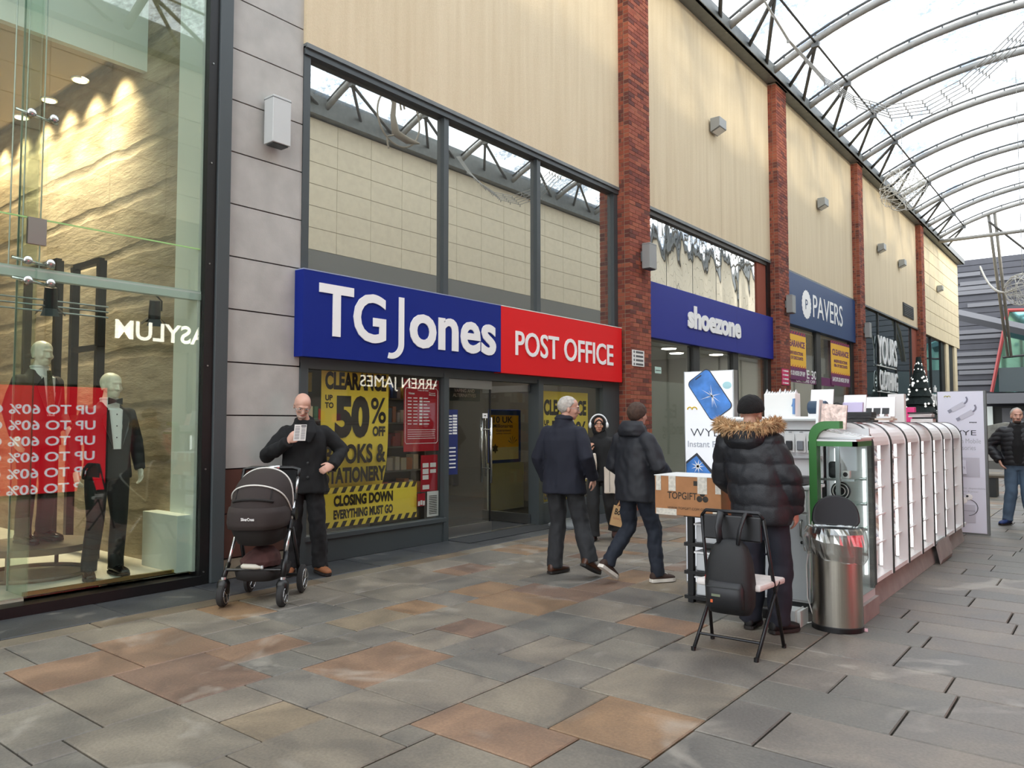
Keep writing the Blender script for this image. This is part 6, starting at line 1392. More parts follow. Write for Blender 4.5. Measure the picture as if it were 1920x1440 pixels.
    def shoe(s, sd, m, sole, w_=.047, h_=.05, hi=.0, solet=.022):
        J = s.J; A, T = J['a'+sd], J['t'+sd]; d = (T-A); fl = Vector((d.x, d.y, 0)).normalized()
        up = Vector((0, 0, 1)); dz = d.z+.06    # foot pitch: level when the ankle is .06 above the toe
        pit = math.atan2(dz, .17); f = (fl*math.cos(pit)+up*math.sin(pit)).normalized(); a = f.cross(up).normalized(); u = a.cross(f).normalized()
        o = A-u*.062
        def sec(t_, ww, z0, z1):
            return [o+f*t_+a*(ww*math.cos(k*math.pi/8))+u*((z0+z1)/2+(z1-z0)/2*math.sin(k*math.pi/8)) for k in range(16)]
        b = MB(); b.rings([sec(-.075, .018, .0, .045), sec(-.068, .034, -.015, .065), sec(-.03, .038, -.015, .085+hi), sec(.03, .041, -.015, .075+hi*.3), sec(.09, w_, -.015, .055), sec(.15, w_, -.015, .042), sec(.185, w_*.75, -.013, .03), sec(.20, w_*.35, -.01, .018)])
        if hi: b.tube([A-u*.02, A+(J['k'+sd]-A).normalized()*hi], [.05, .055], 14)
        so = s.raw('shoe', b, m)
        sb = MB(); out = [(-.078, .02), (-.07, .036), (-.03, .041), (.03, .041), (.09, w_+.003), (.15, w_+.003), (.188, w_*.75), (.204, w_*.3)]
        poly = [(t_, x) for t_, x in out]+[(t_, -x) for t_, x in reversed(out)]
        sb.prism(poly, lambda p_, q_, d_: o+f*p_+a*q_+u*d_, -.022, -.022+solet); s.raw('sole', sb, sole, smooth=False, parent=so); 
        lc = MB()
        for k in range(4): lc.tube([o+f*(.035+.022*k)-a*.022+u*(.072-.007*k), o+f*(.035+.022*k)+u*(.082-.008*k), o+f*(.035+.022*k)+a*.022+u*(.072-.007*k)], .003, 5)
        s.raw('laces', lc, sole if solet > .03 else M_black, parent=so); return so
    def eyes(s, brow=None, lips=None, iris=(40, 30, 24)):
        H = s.H
        for sx in (-1, 1):
            e = s.raw('eye', MB().ball(H @ Vector((sx*.031, .078, .003)), (.0145, .012, .009), 12, 8, H.to_3x3()), mat('eye white', (206, 200, 194), .3)); s.raw('iris', MB().ball(H @ Vector((sx*.031, .087, .003)), (.006, .005, .006), 10, 6, H.to_3x3()), mat('iris', iris, .3), parent=e)
            if brow: s.raw('eyebrow', MB().tube([H @ Vector((sx*.014, .101, .022)), H @ Vector((sx*.033, .097, .029)), H @ Vector((sx*.050, .08, .024))], [.004, .005, .003], 6), brow)
        if lips: s.raw('lips', MB().ball(H @ Vector((0, .092, -.061)), (.022, .006, .0065), 12, 6, H.to_3x3()), lips)
    def glasses(s, m):
        H = s.H; b = MB()
        for sx in (-1, 1):
            b.tube([H @ Vector((sx*.034+.025*math.cos(t_), .108-.012*abs(math.cos(t_)), .0+.019*math.sin(t_))) for t_ in [2*math.pi*k/18 for k in range(19)]], .0022, 5)
            b.tube([H @ Vector((sx*.058, .10, .004)), H @ Vector((sx*.078, .06, .006)), H @ Vector((sx*.082, -.005, .008)), H @ Vector((sx*.080, -.025, -.01))], .0022, 5)
        b.tube([H @ Vector((-.01, .111, .004)), H @ Vector((.01, .111, .004))], .002, 5); s.raw('glasses', b, m)
    def cap(s, name, m, grow=.012, low=.0, voxel=.006, fold=.005, back=-.05, frontz=.045, side=.0):
        """hair: skull-shaped shell above a hairline that runs higher at the front"""
        H = s.H; b = MB(); n, mm = 40, 16; vs = []; fs = []
        rx, ry, rz = .079+grow, .097+grow, .090+grow
        for j in range(mm+1):
            for k in range(n):
                th = 2*math.pi*k/n; fr_ = (math.sin(th)+1)/2   # 1 = front
                zl = back+(frontz-back)*fr_**1.5+side*abs(math.cos(th)); zl = max(-.99, min(.97, zl/rz)); ph0 = math.acos(zl)
                ph = ph0*(1-j/mm)+.001
                vs.append(H @ Vector((rx*math.sin(ph)*math.cos(th), -.015+ry*math.sin(ph)*math.sin(th), .035+rz*math.cos(ph))))
        for j in range(mm):
            for k in range(n): fs.append((j*n+k, j*n+(k+1) % n, (j+1)*n+(k+1) % n, (j+1)*n+k))
        fs.append(tuple(range(n-1, -1, -1))); fs.append(tuple(mm*n+k for k in range(n)))
        b.add(vs, fs); return s.part(name, b, m, voxel, 2, fold, (40, 40, 20))
SK1 = mat('skin fair', (212, 166, 146), .5, noise_amt=.06, nscale=12); SK2 = mat('skin light', (206, 158, 138), .5, noise_amt=.06, nscale=12); SK3 = mat('skin tan', (196, 144, 118), .5)
WOOLB = mat('black wool', (17, 18, 20), .85, bump=.3, bscale=400); NAVY = mat('navy wool', (20, 23, 38), .8, bump=.3, bscale=400); CHAR = mat('charcoal trousers', (37, 38, 41), .8, bump=.2, bscale=300)
BLKT = mat('black trousers', (20, 20, 22), .85); DENIMD = mat('dark denim', (28, 34, 46), .8, bump=.2, bscale=300); BROWN = mat('brown leather', (74, 44, 30), .4); TANL = mat('tan suede', (146, 92, 56), .75); SOLEW = mat('white rubber', (220, 214, 204), .6); SOLEB = mat('dark rubber', (36, 32, 30), .7)
LIPS = mat('lips', (176, 104, 96), .45); GREYH = mat('grey hair', (176, 170, 162), .8, noise_amt=.2, nscale=40); BRNH = mat('brown hair', (66, 48, 38), .8, noise_amt=.25, nscale=40); DKH = mat('dark hair', (26, 20, 18), .7)
# ---- 1 man reading a slip, leaning on the wall
Lm = pZ(572, 1076); Lm = Vector((Lm.x-.03, Lm.y, 0))
f1 = Fig('person', 'bald man in a black wool coat reading a slip behind the pram', 'person', Lm, (.80, -.60), 1.035,
    dict(head=(.03, .09, 1.66), neck=(.01, .02, 1.50), nod=27, turn=8, tilt=-4, eR=(.36, .06, 1.17), wR=(.155, .30, 1.31), dR=(-.55, .25, .75), nR=(.35, 1.0, .1), curlR=.75,
         eL=(-.37, -.03, 1.21), wL=(-.27, .14, 1.07), dL=(.75, .45, -.3), nL=(-.3, .85, .4), curlL=.6, aL=(-.16, .02, .09), tL=(-.23, .17, .03), kL=(-.13, .04, .5), aR=(.12, -.02, .09), tR=(.15, .16, .03)), SK1)
f1.part('coat', f1.coat(.80, rx=.215, ry=.15, hemx=.235, hemy=.165, slv=.076, cuff=.055, collar=.035, neckr=.095), WOOLB, fold=.015, fscale=(9, 9, 5), label='black wool coat')
f1.part('trousers', f1.trousers(knee=.085, ank=.078), BLKT, fold=.014, fscale=(12, 12, 9), seed=3)
for sd in 'LR': f1.shoe(sd, TANL, SOLEB)
f1.eyes(mat('pale brow', (170, 140, 122), .8), LIPS); f1.glasses(M_brushed)
f1.part('beard', MB().ball(f1.H @ Vector((0, .046, -.085)), (.047, .045, .032), 16, 10, f1.H.to_3x3()).ball(f1.H @ Vector((0, .09, -.048)), (.024, .008, .006), 12, 8, f1.H.to_3x3()), mat('grey stubble', (190, 166, 152), .8), .006, 2, .002, (50, 50, 50))
f1.part('lapel', MB().tube([f1.J['neck']+Vector((.06, .09, -.01)), f1.J['neck']+Vector((.01, .16, -.12)), f1.J['neck']+Vector((-.05, .165, -.2))], [(.035, .012), (.05, .010), (.015, .008)], 12).tube([f1.J['neck']+Vector((-.07, .08, .0)), f1.J['neck']+Vector((-.07, .15, -.1)), f1.J['neck']+Vector((-.05, .168, -.2))], [(.035, .012), (.05, .010), (.015, .008)], 12), WOOLB, .007, 2)
for z in (1.10, .96): f1.raw('button', MB().ball((-.03, .165, z), (.013, .005, .013), 12, 6), M_frm)
sl = f1.M @ Vector((.045, .37, 1.40)); sv = thing('paper_slip', sl, 'white printed lottery slip held up by the bald man', 'paper')
cd_ = (CAM-sl).normalized(); rx_ = Vector((0, 0, 1)).cross(cd_).normalized(); uy_ = (cd_.cross(rx_)+rx_*.08).normalized()
MB().obox(sl, rx_*.058, cd_*.0008, uy_*.08).build('sheet', mat('slip paper', (222, 218, 214), .7), sv)
bl = MB(); 
for k in range(9): bl.obox(sl+cd_*.001+uy_*(.06-.015*k)-rx_*.027, rx_*.022, cd_*.0003, uy_*.003); bl.obox(sl+cd_*.001+uy_*(.05-.014*k)+rx_*.03, rx_*.02, cd_*.0003, uy_*.003)
bl.obox(sl+cd_*.001+uy_*.066+rx_*.03, rx_*.024, cd_*.0003, uy_*.008); bl.build('print', mat('slip ink', (90, 88, 90), .7), sv)
# ---- 2 grey-haired man walking in a navy coat
f2 = Fig('person', 'grey-haired man with glasses walking in a navy wool coat', 'person', pZ(1058, 1076), (-.12, .99), 1.03,
    dict(turn=-58, nod=4, head=(.03, .05, 1.64), neck=(0, .0, 1.5), aL=(-.10, -.02, .09), tL=(-.05, .16, .03), kL=(-.10, .07, .5), hR=(.09, 0, .92), kR=(.16, .06, .50), aR=(.30, -.05, .175), tR=(.33, .07, .035), eL=(-.27, -.05, 1.15), wL=(-.26, .08, .93), eR=(.29, -.08, 1.16), wR=(.27, .10, .96), dR=(0, .4, -.9)), SK2)
f2.part('coat', f2.coat(.80, rx=.215, ry=.145, hemx=.225, hemy=.155, slv=.074, cuff=.056, collar=.07, neckr=.082), NAVY, fold=.012, fscale=(8, 8, 4), seed=9, label='navy wool coat')
f2.part('trousers', f2.trousers(knee=.083, ank=.08), CHAR, fold=.013, fscale=(12, 12, 7), seed=5)
for sd in 'LR': f2.shoe(sd, BROWN, SOLEB)
f2.cap('hair', GREYH, .006, back=-.085, frontz=.07, side=-.012); f2.eyes(GREYH, LIPS); f2.glasses(M_brushed)
f2.part('scarf', MB().tube([f2.J['neck']+Vector((.075*math.cos(t_), .07*math.sin(t_), .045)) for t_ in [2*math.pi*k/20 for k in range(21)]], .022, 10), NAVY, .009, 2, .004)
# ---- 3 man walking away in a black padded jacket
f3 = Fig('person', 'man walking away in a black hooded jacket, dark jeans and brown shoes', 'person', pZ(1192, 1092), (.22, .97), .985,
    dict(turn=6, head=(.0, .05, 1.64), neck=(0, .02, 1.5), pel=(0, 0, .96), hL=(-.09, 0, .93), kL=(-.13, .05, .52), aL=(-.15, -.24, .20), tL=(-.15, -.13, .03), kR=(.09, .17, .53), aR=(.13, .17, .09), tR=(.18, .33, .03),
         eL=(-.29, -.02, 1.14), wL=(-.20, .20, 1.02), eR=(.31, .0, 1.15), wR=(.20, .24, 1.06), dL=(.4, .9, 0), dR=(-.4, .9, 0)), SK2)
f3.part('jacket', f3.coat(.80, rx=.22, ry=.155, hemx=.215, hemy=.155, slv=.083, cuff=.06, collar=.06, neckr=.1), mat('black shell', (25, 27, 34), .65, bump=.1, bscale=200), fold=.014, fscale=(8, 8, 6), seed=14, label='black hooded jacket')
f3.part('hood', MB().stack([(0, -.03, 1.44, .155, .115), (0, -.045, 1.50, .155, .12), (0, -.04, 1.555, .13, .105), (0, -.025, 1.59, .105, .09)], 24), MATS['black shell'], .011, 3, .008, (8, 8, 14))
f3.part('jeans', f3.trousers(knee=.078, ank=.066), DENIMD, fold=.013, fscale=(12, 12, 10), seed=2)
for sd in 'LR': f3.shoe(sd, mat('dark brown suede', (58, 40, 32), .8), SOLEW, solet=.032)
f3.cap('hair', BRNH, .014, back=-.085, frontz=.06, side=-.01); f3.eyes(BRNH, LIPS)
# ---- 4 woman with headphones
f4 = Fig('person', 'young woman in black with white headphones and a dark hood', 'person', pZ(1127, 1013), (.40, -.92), .925,
    dict(fem=1, turn=12, head=(.02, .04, 1.64), neck=(0, .0, 1.5), aR=(.10, .06, .09), tR=(.13, .23, .03), kR=(.10, .08, .5), kL=(-.13, -.02, .5), aL=(-.17, -.22, .16), tL=(-.20, -.08, .04),
         eR=(.22, .02, 1.17), wR=(.14, .24, 1.27), dR=(-.25, .25, .9), nR=(.5, 1, 0), curlR=.8, eL=(-.24, -.04, 1.17), wL=(-.26, .06, .92), curlL=.9), SK3)
f4.part('top', f4.coat(.84, rx=.175, ry=.125, hemx=.165, hemy=.12, slv=.062, cuff=.045, collar=.06, neckr=.085), mat('black jersey', (22, 22, 23), .85), fold=.007, seed=6)
f4.part('trousers', f4.trousers(hip=.16, knee=.09, ank=.09, flare=.015), mat('wide black trousers', (36, 36, 37), .85), fold=.01, fscale=(10, 10, 5), seed=8)
for sd in 'LR': f4.shoe(sd, mat('plum boot', (70, 46, 42), .85), SOLEB, w_=.052, hi=.07)
hm = f4.H.to_3x3(); hb_ = MB(); n, mm = 36, 16; vs_ = []
hb_.ball(f4.H @ Vector((0, -.05, .0)), (.105, .105, .125), 24, 16, hm).ball(f4.H @ Vector((0, -.03, -.08)), (.095, .085, .08), 20, 12, hm)
f4.part('hood', hb_, mat('black jersey', (0, 0, 0)), .010, 2, .005, (12, 12, 8))
f4.raw('hood_edge', MB().tube([f4.H @ Vector((.085*math.cos(t_), .035, .01+.115*math.sin(t_))) for t_ in [2*math.pi*k/26 for k in range(27)]], .016, 10), mat('black jersey', (0, 0, 0)))
f4.eyes(DKH, LIPS, (20, 14, 10)); f4.part('fringe', MB().tube([f4.H @ Vector((-.06, .07, .0)), f4.H @ Vector((-.035, .085, .05)), f4.H @ Vector((0, .085, .075)), f4.H @ Vector((.035, .085, .05)), f4.H @ Vector((.06, .07, .0))], .012, 8), DKH, .006, 2, .002)
hp = thing('headphones', f4.M @ f4.J['head'], 'white over-ear headphones worn over the dark hood', 'headphones')
MHW = f4.M @ f4.H
MB().tube([MHW @ Vector((.122*math.cos(R(k)), -.01, .0+.148*math.sin(R(k)))) for k in range(0, 181, 10)], .011, 8).build('band', M_kw, hp, smooth=True)
for sx in (-1, 1): MB().ball(MHW @ Vector((sx*.118, .0, -.005)), (.026, .038, .045), 16, 10, MHW.to_3x3()).build('ear_cup', M_kw, hp, smooth=True)
# cream garment carried over her arm
gm = thing('cream_coat', f4.M @ Vector((.1, .25, .9)), 'cream fleece coat folded over the arm of the woman with headphones', 'coat')
CREAM = mat('cream fleece', (222, 208, 192), .9, bump=.4, bscale=120)
fl = MB(); fl.tube([(.155, .20, 1.42), (.17, .25, 1.25), (.165, .23, 1.05), (.17, .20, .88)], [(.03, .03), (.05, .045), (.055, .05), (.035, .035)], 14); fl.tube([(.07, .23, 1.24), (.06, .22, 1.1), (.06, .2, .95)], [(.04, .03), (.05, .04), (.03, .03)], 12)
me = remeshed(f4.xf(fl), .010, 3, .008, (12, 12, 6)); me.materials.append(CREAM); o = bpy.data.objects.new('fleece', me); link(o, gm)
fl = MB().box(-.25, -.07, .12, .17, .68, 1.05); me = remeshed(f4.xf(fl), .010, 3, .006, (14, 14, 4)); me.materials.append(CREAM); o = bpy.data.objects.new('hanging_panel', me); link(o, gm)
f4.raw('seam', MB().box(-.155, -.15, .172, .176, .70, 1.03), M_frm, smooth=False, parent=o)
# kraft paper bag in her hand
bgp = f4.M @ Vector((-.27, .10, .88)); pbag = thing('paper_carrier_bag', bgp-Vector((0, 0, .4)), 'kraft paper carrier bag with black script held by the woman', 'bag')
KR = mat('kraft paper', (204, 164, 116), .8, noise_amt=.06)
bdir = Vector((.57, -.82, 0)); bs = Vector((.82, .57, 0)); c_ = pY(1159, 968, bgp.y-.02)
Mt = Matrix.Rotation(R(-14), 3, bdir)
ax, ay, az = Mt @ (bs*.085), Mt @ (bdir*.05), Mt @ Vector((0, 0, .125))
MB().obox(c_, ax, ay, az).build('bag_body', KR, pbag)
for s_ in (-1, 1): MB().tube([c_+az+ax*-.5+ay*s_, c_+az*1.5+ax*-.25+ay*s_*.6, bgp+Vector((0, 0, -.06)), c_+az*1.5+ax*.25+ay*s_*.6, c_+az+ax*.5+ay*s_], .006, 6).build('handle', KR, pbag, smooth=True)
lettering('lettering', 'Boo', M_ink, c_+ay*1.01-ax*.7+az*.15, ax.normalized(), az.normalized(), .11, .08, pbag, out=.001, bold=.03); lettering('lettering', 'bakery', mat('faded print', (176, 110, 80), .7), c_+ay*1.01-ax*.7-az*.4, ax.normalized(), az.normalized(), .1, .04, pbag, out=.001)
# ---- 5 kiosk seller seen from behind
f5 = Fig('person', 'kiosk seller from behind in a black puffer with fur hood and beanie', 'person', pZ(1437, 1180), (.05, 1.0), .985,
    dict(head=(-.12, .06, 1.645), neck=(-.115, .02, 1.5), pel=(-.03, 0, .95), sL=(-.285, -.01, 1.405), sR=(.065, -.01, 1.405), hL=(-.12, 0, .92), hR=(.07, 0, .92), nod=10, aL=(-.11, -.03, .09), tL=(-.14, .14, .03), aR=(.11, -.04, .09), tR=(.17, .12, .03), kL=(-.10, .02, .5), kR=(.11, .03, .5), eL=(-.37, .06, 1.14), wL=(-.29, .26, .98), eR=(.19, .02, 1.14), wR=(.20, .10, .90), dR=(-.05, .3, -1)), SK2)
PUF = mat('black puffer shell', (20, 22, 28), .55, bump=.15, bscale=120)
f5.part('puffer_jacket', f5.coat(.80, rx=.245, ry=.175, hemx=.22, hemy=.165, slv=.10, cuff=.065, collar=.05, neckr=.11), PUF, fold=.008, fscale=(9, 9, 9), quilt=(.155, .014), label='black quilted puffer')
f5.part('hood', MB().stack([(-.105, -.06, 1.36, .12, .09), (-.11, -.075, 1.42, .17, .12), (-.115, -.07, 1.49, .185, .13), (-.115, -.05, 1.54, .165, .12)], 26), PUF, .011, 3, .008, (9, 9, 12))
f5.part('trousers', f5.trousers(knee=.092, ank=.085), mat('navy joggers', (30, 32, 44), .8), fold=.012, fscale=(9, 9, 7), seed=4)
for sd in 'LR': f5.shoe(sd, mat('black boot', (20, 20, 20), .6), SOLEB, w_=.055, hi=.06)
f5.cap('beanie', mat('black knit', (16, 16, 17), .95, bump=.5, bscale=200), .022, back=-.06, frontz=.03, fold=.003); f5.eyes(DKH, LIPS)
fur = MB(); frn = random.Random(3); cen = []
for k in range(2400):
    t_ = frn.uniform(-.15, math.pi+.15) if frn.random() < .25 else frn.uniform(math.pi-.35, 2*math.pi+.35)
    c0_ = Vector((-.115+.225*math.cos(t_), -.015+.15*math.sin(t_), 1.545+.02*math.cos(2*t_))); an = frn.uniform(0, 6.283); rad = Vector((math.cos(t_), math.sin(t_), 0))
    d_ = (rad*math.cos(an)+Vector((0, 0, 1))*math.sin(an)+Vector((frn.gauss(0, .35), frn.gauss(0, .35), frn.gauss(0, .25)))).normalized(); l_ = frn.uniform(.035, .07)
    sd_ = d_.cross(Vector((frn.gauss(0, 1), frn.gauss(0, 1), frn.gauss(0, 1)))).normalized()*.0035; p_ = c0_+d_*.022
    fur.add([p_-sd_, p_+sd_, p_+d_*l_*.6+sd_*.7+Vector((0, 0, -.004)), p_+d_*l_+Vector((0, 0, -.012)), p_+d_*l_*.6-sd_*.7+Vector((0, 0, -.004))], [(0, 1, 2, 3, 4)])
FUR = mat('tan fur', (186, 152, 112), .9, noise_amt=.5, nscale=22)
fr_o = f5.part('fur_trim', MB().tube([(-.115+.225*math.cos(t_), -.015+.15*math.sin(t_), 1.545+.02*math.cos(2*t_)) for t_ in [2*math.pi*k/40 for k in range(41)]], .034, 10), FUR, .010, 2, .006, (20, 20, 20), label='tan fur trim')
o = f5.raw('fur_strands', fur, FUR, smooth=False, parent=fr_o); o['kind'] = 'stuff'
# ---- 6 man standing at the right edge
f6 = Fig('person', 'man in a black quilted jacket, blue jeans and blue trainers', 'person', pZ(1913, 985), (.10, -1.0), 1.0,
    dict(turn=10, eL=(-.34, -.03, 1.16), wL=(-.24, .12, .97), eR=(.36, -.03, 1.18), wR=(.24, .12, .97), dL=(.3, .3, -.8), dR=(-.3, .3, -.8), aL=(-.14, 0, .09), tL=(-.2, .16, .03), aR=(.16, 0, .09), tR=(.24, .15, .03)), SK1)
f6.part('jacket', f6.coat(.90, rx=.225, ry=.165, hemx=.21, hemy=.155, slv=.09, cuff=.06, collar=.06, neckr=.095), PUF, fold=.004, quilt=(.07, .010))
f6.part('jumper', MB().stack([(0, .06, .93, .11, .11), (0, .075, 1.2, .115, .11), (0, .06, 1.4, .10, .09), (0, .01, 1.53, .075, .07)], 22), mat('black jumper', (16, 16, 18), .9), .010, 3, .004)
f6.part('jeans', f6.trousers(knee=.085, ank=.07), mat('blue denim', (82, 104, 126), .8, noise_amt=.2, nscale=6), fold=.008, fscale=(9, 9, 8))
for sd in 'LR': f6.shoe(sd, mat('blue trainer', (34, 58, 112), .6), SOLEB)
f6.cap('hair', GREYH, .004, back=-.05, frontz=.085, side=-.02); f6.eyes(BRNH, LIPS)
f6.part('beard', MB().ball(f6.H @ Vector((0, .046, -.082)), (.047, .045, .032), 16, 10, f6.H.to_3x3()).ball(f6.H @ Vector((0, .09, -.047)), (.026, .010, .007), 12, 8, f6.H.to_3x3()), mat('dark beard', (70, 56, 50), .9), .006, 2, .002, (50, 50, 50))
# ---- mannequins
MQ = mat('mannequin ivory', (238, 228, 206), .35)
mp = pZ(196, 1080, FZ); mt = None
def mannequin(loc, face, sc_, lab, jm, tie, pose):
    m_ = Fig('mannequin', lab, 'mannequin', loc, face, sc_, pose, MQ)
    m_.part('shirt', MB().stack([(0, .015, 1.0, .12, .09), (0, .03, 1.3, .13, .105), (0, .01, 1.45, .10, .08), (0, -.002, 1.545, .066, .064)], 22), M_letter, .009, 3, .002)
    jk = m_.coat(.84, rx=.195, ry=.128, hemx=.20, hemy=.135, slv=.064, cuff=.047, neckr=.07)
    jo = m_.part('jacket', jk, jm, fold=.004, seed=3)
    v = MB().add([(-.035, .155, 1.10), (.035, .155, 1.10), (.062, .118, 1.44), (-.062, .118, 1.44), (-.03, .145, 1.10), (.03, .145, 1.10), (.05, .08, 1.46), (-.05, .08, 1.46)], [(0, 1, 2, 3), (4, 5, 6, 7), (0, 1, 5, 4), (1, 2, 6, 5), (2, 3, 7, 6), (3, 0, 4, 7)])
    m_.raw('shirt_front', v, M_letter, smooth=False)
    m_.raw('collar', MB().tube([(.066*math.cos(t_), .064*math.sin(t_), 1.535) for t_ in [2*math.pi*k/24 for k in range(25)]], .012, 8), M_letter)
    for sx in (-1, 1): m_.raw('lapel', MB().add([(sx*.035, .160, 1.10), (sx*.062, .125, 1.44), (sx*.12, .118, 1.36), (sx*.10, .14, 1.27), (sx*.035, .166, 1.10), (sx*.062, .131, 1.44), (sx*.12, .124, 1.36), (sx*.10, .146, 1.27)], [(0, 1, 2, 3), (4, 5, 6, 7), (0, 1, 5, 4), (1, 2, 6, 5), (2, 3, 7, 6), (3, 0, 4, 7)]), mat('satin black', (18, 18, 20), .3), smooth=False)
    if tie == 'bow':
        m_.raw('bow_tie', MB().add([(-.06, .115, 1.545), (-.06, .115, 1.485), (0, .125, 1.505), (0, .125, 1.525), (.06, .115, 1.485), (.06, .115, 1.545), (-.06, .10, 1.545), (-.06, .10, 1.485), (0, .105, 1.505), (0, .105, 1.525), (.06, .10, 1.485), (.06, .10, 1.545)],
            [(0, 1, 2, 3), (3, 2, 4, 5), (6, 9, 8, 7), (9, 11, 10, 8), (0, 6, 7, 1), (5, 4, 10, 11), (1, 7, 8, 2), (2, 8, 10, 4), (0, 3, 9, 6), (3, 5, 11, 9)]), MATS['satin black'], smooth=False)
        for z in (1.40, 1.30, 1.20): m_.raw('stud', MB().ball((0, .140+.03*(1.44-z)*.9, z), .006, 8, 6), M_black)
    else: m_.raw('tie', MB().add([(-.02, .122, 1.50), (.02, .122, 1.50), (.034, .166, 1.15), (0, .168, 1.11), (-.034, .166, 1.15), (-.02, .112, 1.50), (.02, .112, 1.50), (.034, .156, 1.15), (0, .158, 1.11), (-.034, .156, 1.15)], [(0, 1, 2, 3, 4), (9, 8, 7, 6, 5), (0, 5, 6, 1), (1, 6, 7, 2), (2, 7, 8, 3), (3, 8, 9, 4), (4, 9, 5, 0)]), mat('patterned tie', (92, 84, 60), .6, noise_amt=.6, nscale=60), smooth=False)
    m_.part('trousers', m_.trousers(hip=.15, knee=.07, ank=.065), jm, fold=.005, seed=7)
    for sd in 'LR': m_.shoe(sd, mat('polished black shoe', (14, 14, 15), .2), SOLEB)
    return m_
TUX = mat('tuxedo black', (17, 17, 19), .75); SUIT = mat('brown suit', (58, 44, 40), .75)
hh = pX(195, 697, mp.x).z
mannequin(mp, (.95, .05), 1.075, 'ivory mannequin in a black tuxedo and bow tie behind the tall glass', TUX, 'bow', dict(turn=6, aL=(-.10, -.02, .09), tL=(-.10, .16, .03), aR=(.14, .0, .09), tR=(.2, .15, .03), eL=(-.27, -.04, 1.16), wL=(-.27, .04, .92), eR=(.27, -.05, 1.16), wR=(.28, .03, .92), curl=.4))
mannequin(Vector((PLN[0], PLN[1], FZ+.305)), (.85, .3), (pX(48, 632, PLN[0]).z-FZ-.305)/1.79, 'ivory mannequin in a brown suit and patterned tie on the round plinth', SUIT, 'tie', dict(turn=-10, eL=(-.26, -.08, 1.17), wL=(-.20, .12, 1.0), curl=.4))
# ================================================================ PRAM
w1, w2, w3_, w4 = pZ(421, 1137), pZ(525, 1137), pZ(565, 1110), pZ(467, 1108)
fc = (w1+w2)/2; ax_ = (w2-w1).normalized(); back_ = Vector((-ax_.y, ax_.x, 0)); 
if back_.dot(w3_-w2) < 0: back_ = -back_
LW = .48; LB = .55
pram = thing('pram', (fc.x, fc.y, 0), 'dark brown pram with white-piped hood and silver frame by the wall', 'pram')
Mp = Matrix(((ax_.x, back_.x, 0, fc.x), (ax_.y, back_.y, 0, fc.y), (0, 0, 1, 0), (0, 0, 0, 1)))     # local x: right in picture, y: away, z up
def PV(*a): return Mp @ Vector(a)
M_pf = mat('pram fabric', (50, 42, 40), .85, bump=.25, bscale=250); M_pf2 = mat('pram lower fabric', (30, 27, 26), .85); M_pipe = mat('white piping', (222, 220, 214), .5); M_pal = mat('pram alloy', (196, 196, 196), .25, .9); M_tyre = mat('pram tyre', (40, 40, 40), .8)
hw = .25
def wheel(x, y, r, wd, fork):
    w_ = MB().tube([PV(x-wd, y, r), PV(x-wd*.6, y, r), PV(x+wd*.6, y, r), PV(x+wd, y, r)], [r*.9, r, r, r*.9], 28).build('wheel', M_tyre, pram, smooth='auto')
    MB().tube([PV(x-wd-.003, y, r), PV(x+wd+.003, y, r)], r*.62, 20).build('hub', M_black, w_); MB().tube([PV(x+wd+.002, y+r*.7*math.cos(t_), r+r*.7*math.sin(t_)) for t_ in [2*math.pi*k/20 for k in range(21)]], .006, 6).build('rim_ring', M_pal, w_)
    for k in range(5):
        a_ = 2*math.pi*k/5; MB().tube([PV(x+wd+.004, y, r), PV(x+wd+.004, y+r*.66*math.cos(a_), r+r*.66*math.sin(a_))], .005, 5).build('spoke', M_pal, w_)
    if fork: MB().stack([(0, 0, r*1.15, .045, .05), (0, 0, r*2.0, .05, .05), (0, 0, r*2.35, .032, .035)], 16, Mp @ Matrix.Translation((x, y+.01, 0)), 3).build('fork', M_black, pram, smooth=True); MB().tube([PV(x, y+.012, r*2.3), PV(x, y+.014, r*2.55)], .024, 12).build('fork_ring', M_pal, pram)
for x in (-hw, hw): wheel(x, 0, .095, .028, True)
for x in (-hw+.04, hw+.02): wheel(x, LB, .125, .022, False)
for x in (-hw, hw):
    a_, b_ = PV(x, .015, .24), PV(x*.95, .30 if x < 0 else .62, .62 if x < 0 else 1.04)
    if x < 0: MB().tube([a_, PV(x*.97, .1, .34)], .021, 12).build('front_leg', M_black, pram, smooth=True); MB().tube([PV(x*.97, .1, .34), PV(x*.94, .26, .60)], .014, 12).build('frame_tube', M_pal, pram, smooth=True)
    else:
        MB().tube([a_, PV(x, .10, .44)], .023, 12).build('front_leg', M_black, pram, smooth=True)
        MB().tube([PV(x, .10, .44), PV(x, .21, .64)], .015, 12).build('frame_tube', M_pal, pram, smooth=True); MB().tube([PV(x, .20, .62), PV(x, .24, .69)], .024, 12).build('joint', M_black, pram)
        MB().tube([PV(x, .24, .69), PV(x, .34, .87)], .014, 12).build('frame_tube', M_pal, pram, smooth=True); MB().tube([PV(x, .335, .86), PV(x, .36, .91)], .021, 12).build('joint', M_black, pram)
        MB().tube([PV(x, .36, .91), PV(x, .44, 1.06)], .013, 12).build('frame_tube', M_pal, pram, smooth=True)
    MB().tube([PV(x*.97, LB, .13), PV(x*.97, LB-.06, .3), PV(x*.94, .32, .62)], .018, 10).build('rear_leg', M_black, pram, smooth=True)
MB().tube([PV(hw, .44, 1.06), PV(hw, .475, 1.12), PV(hw-.06, .49, 1.135), PV(-hw+.06, .49, 1.135), PV(-hw, .475, 1.12), PV(-hw, .40, .98), PV(-hw*.95, .28, .68)], .018, 12).build('handle', M_black, pram, smooth=True)
MB().tube([PV(-.06, .49, 1.137), PV(.07, .49, 1.137)], .021, 12).build('handle_button', M_pal, pram, smooth=True)
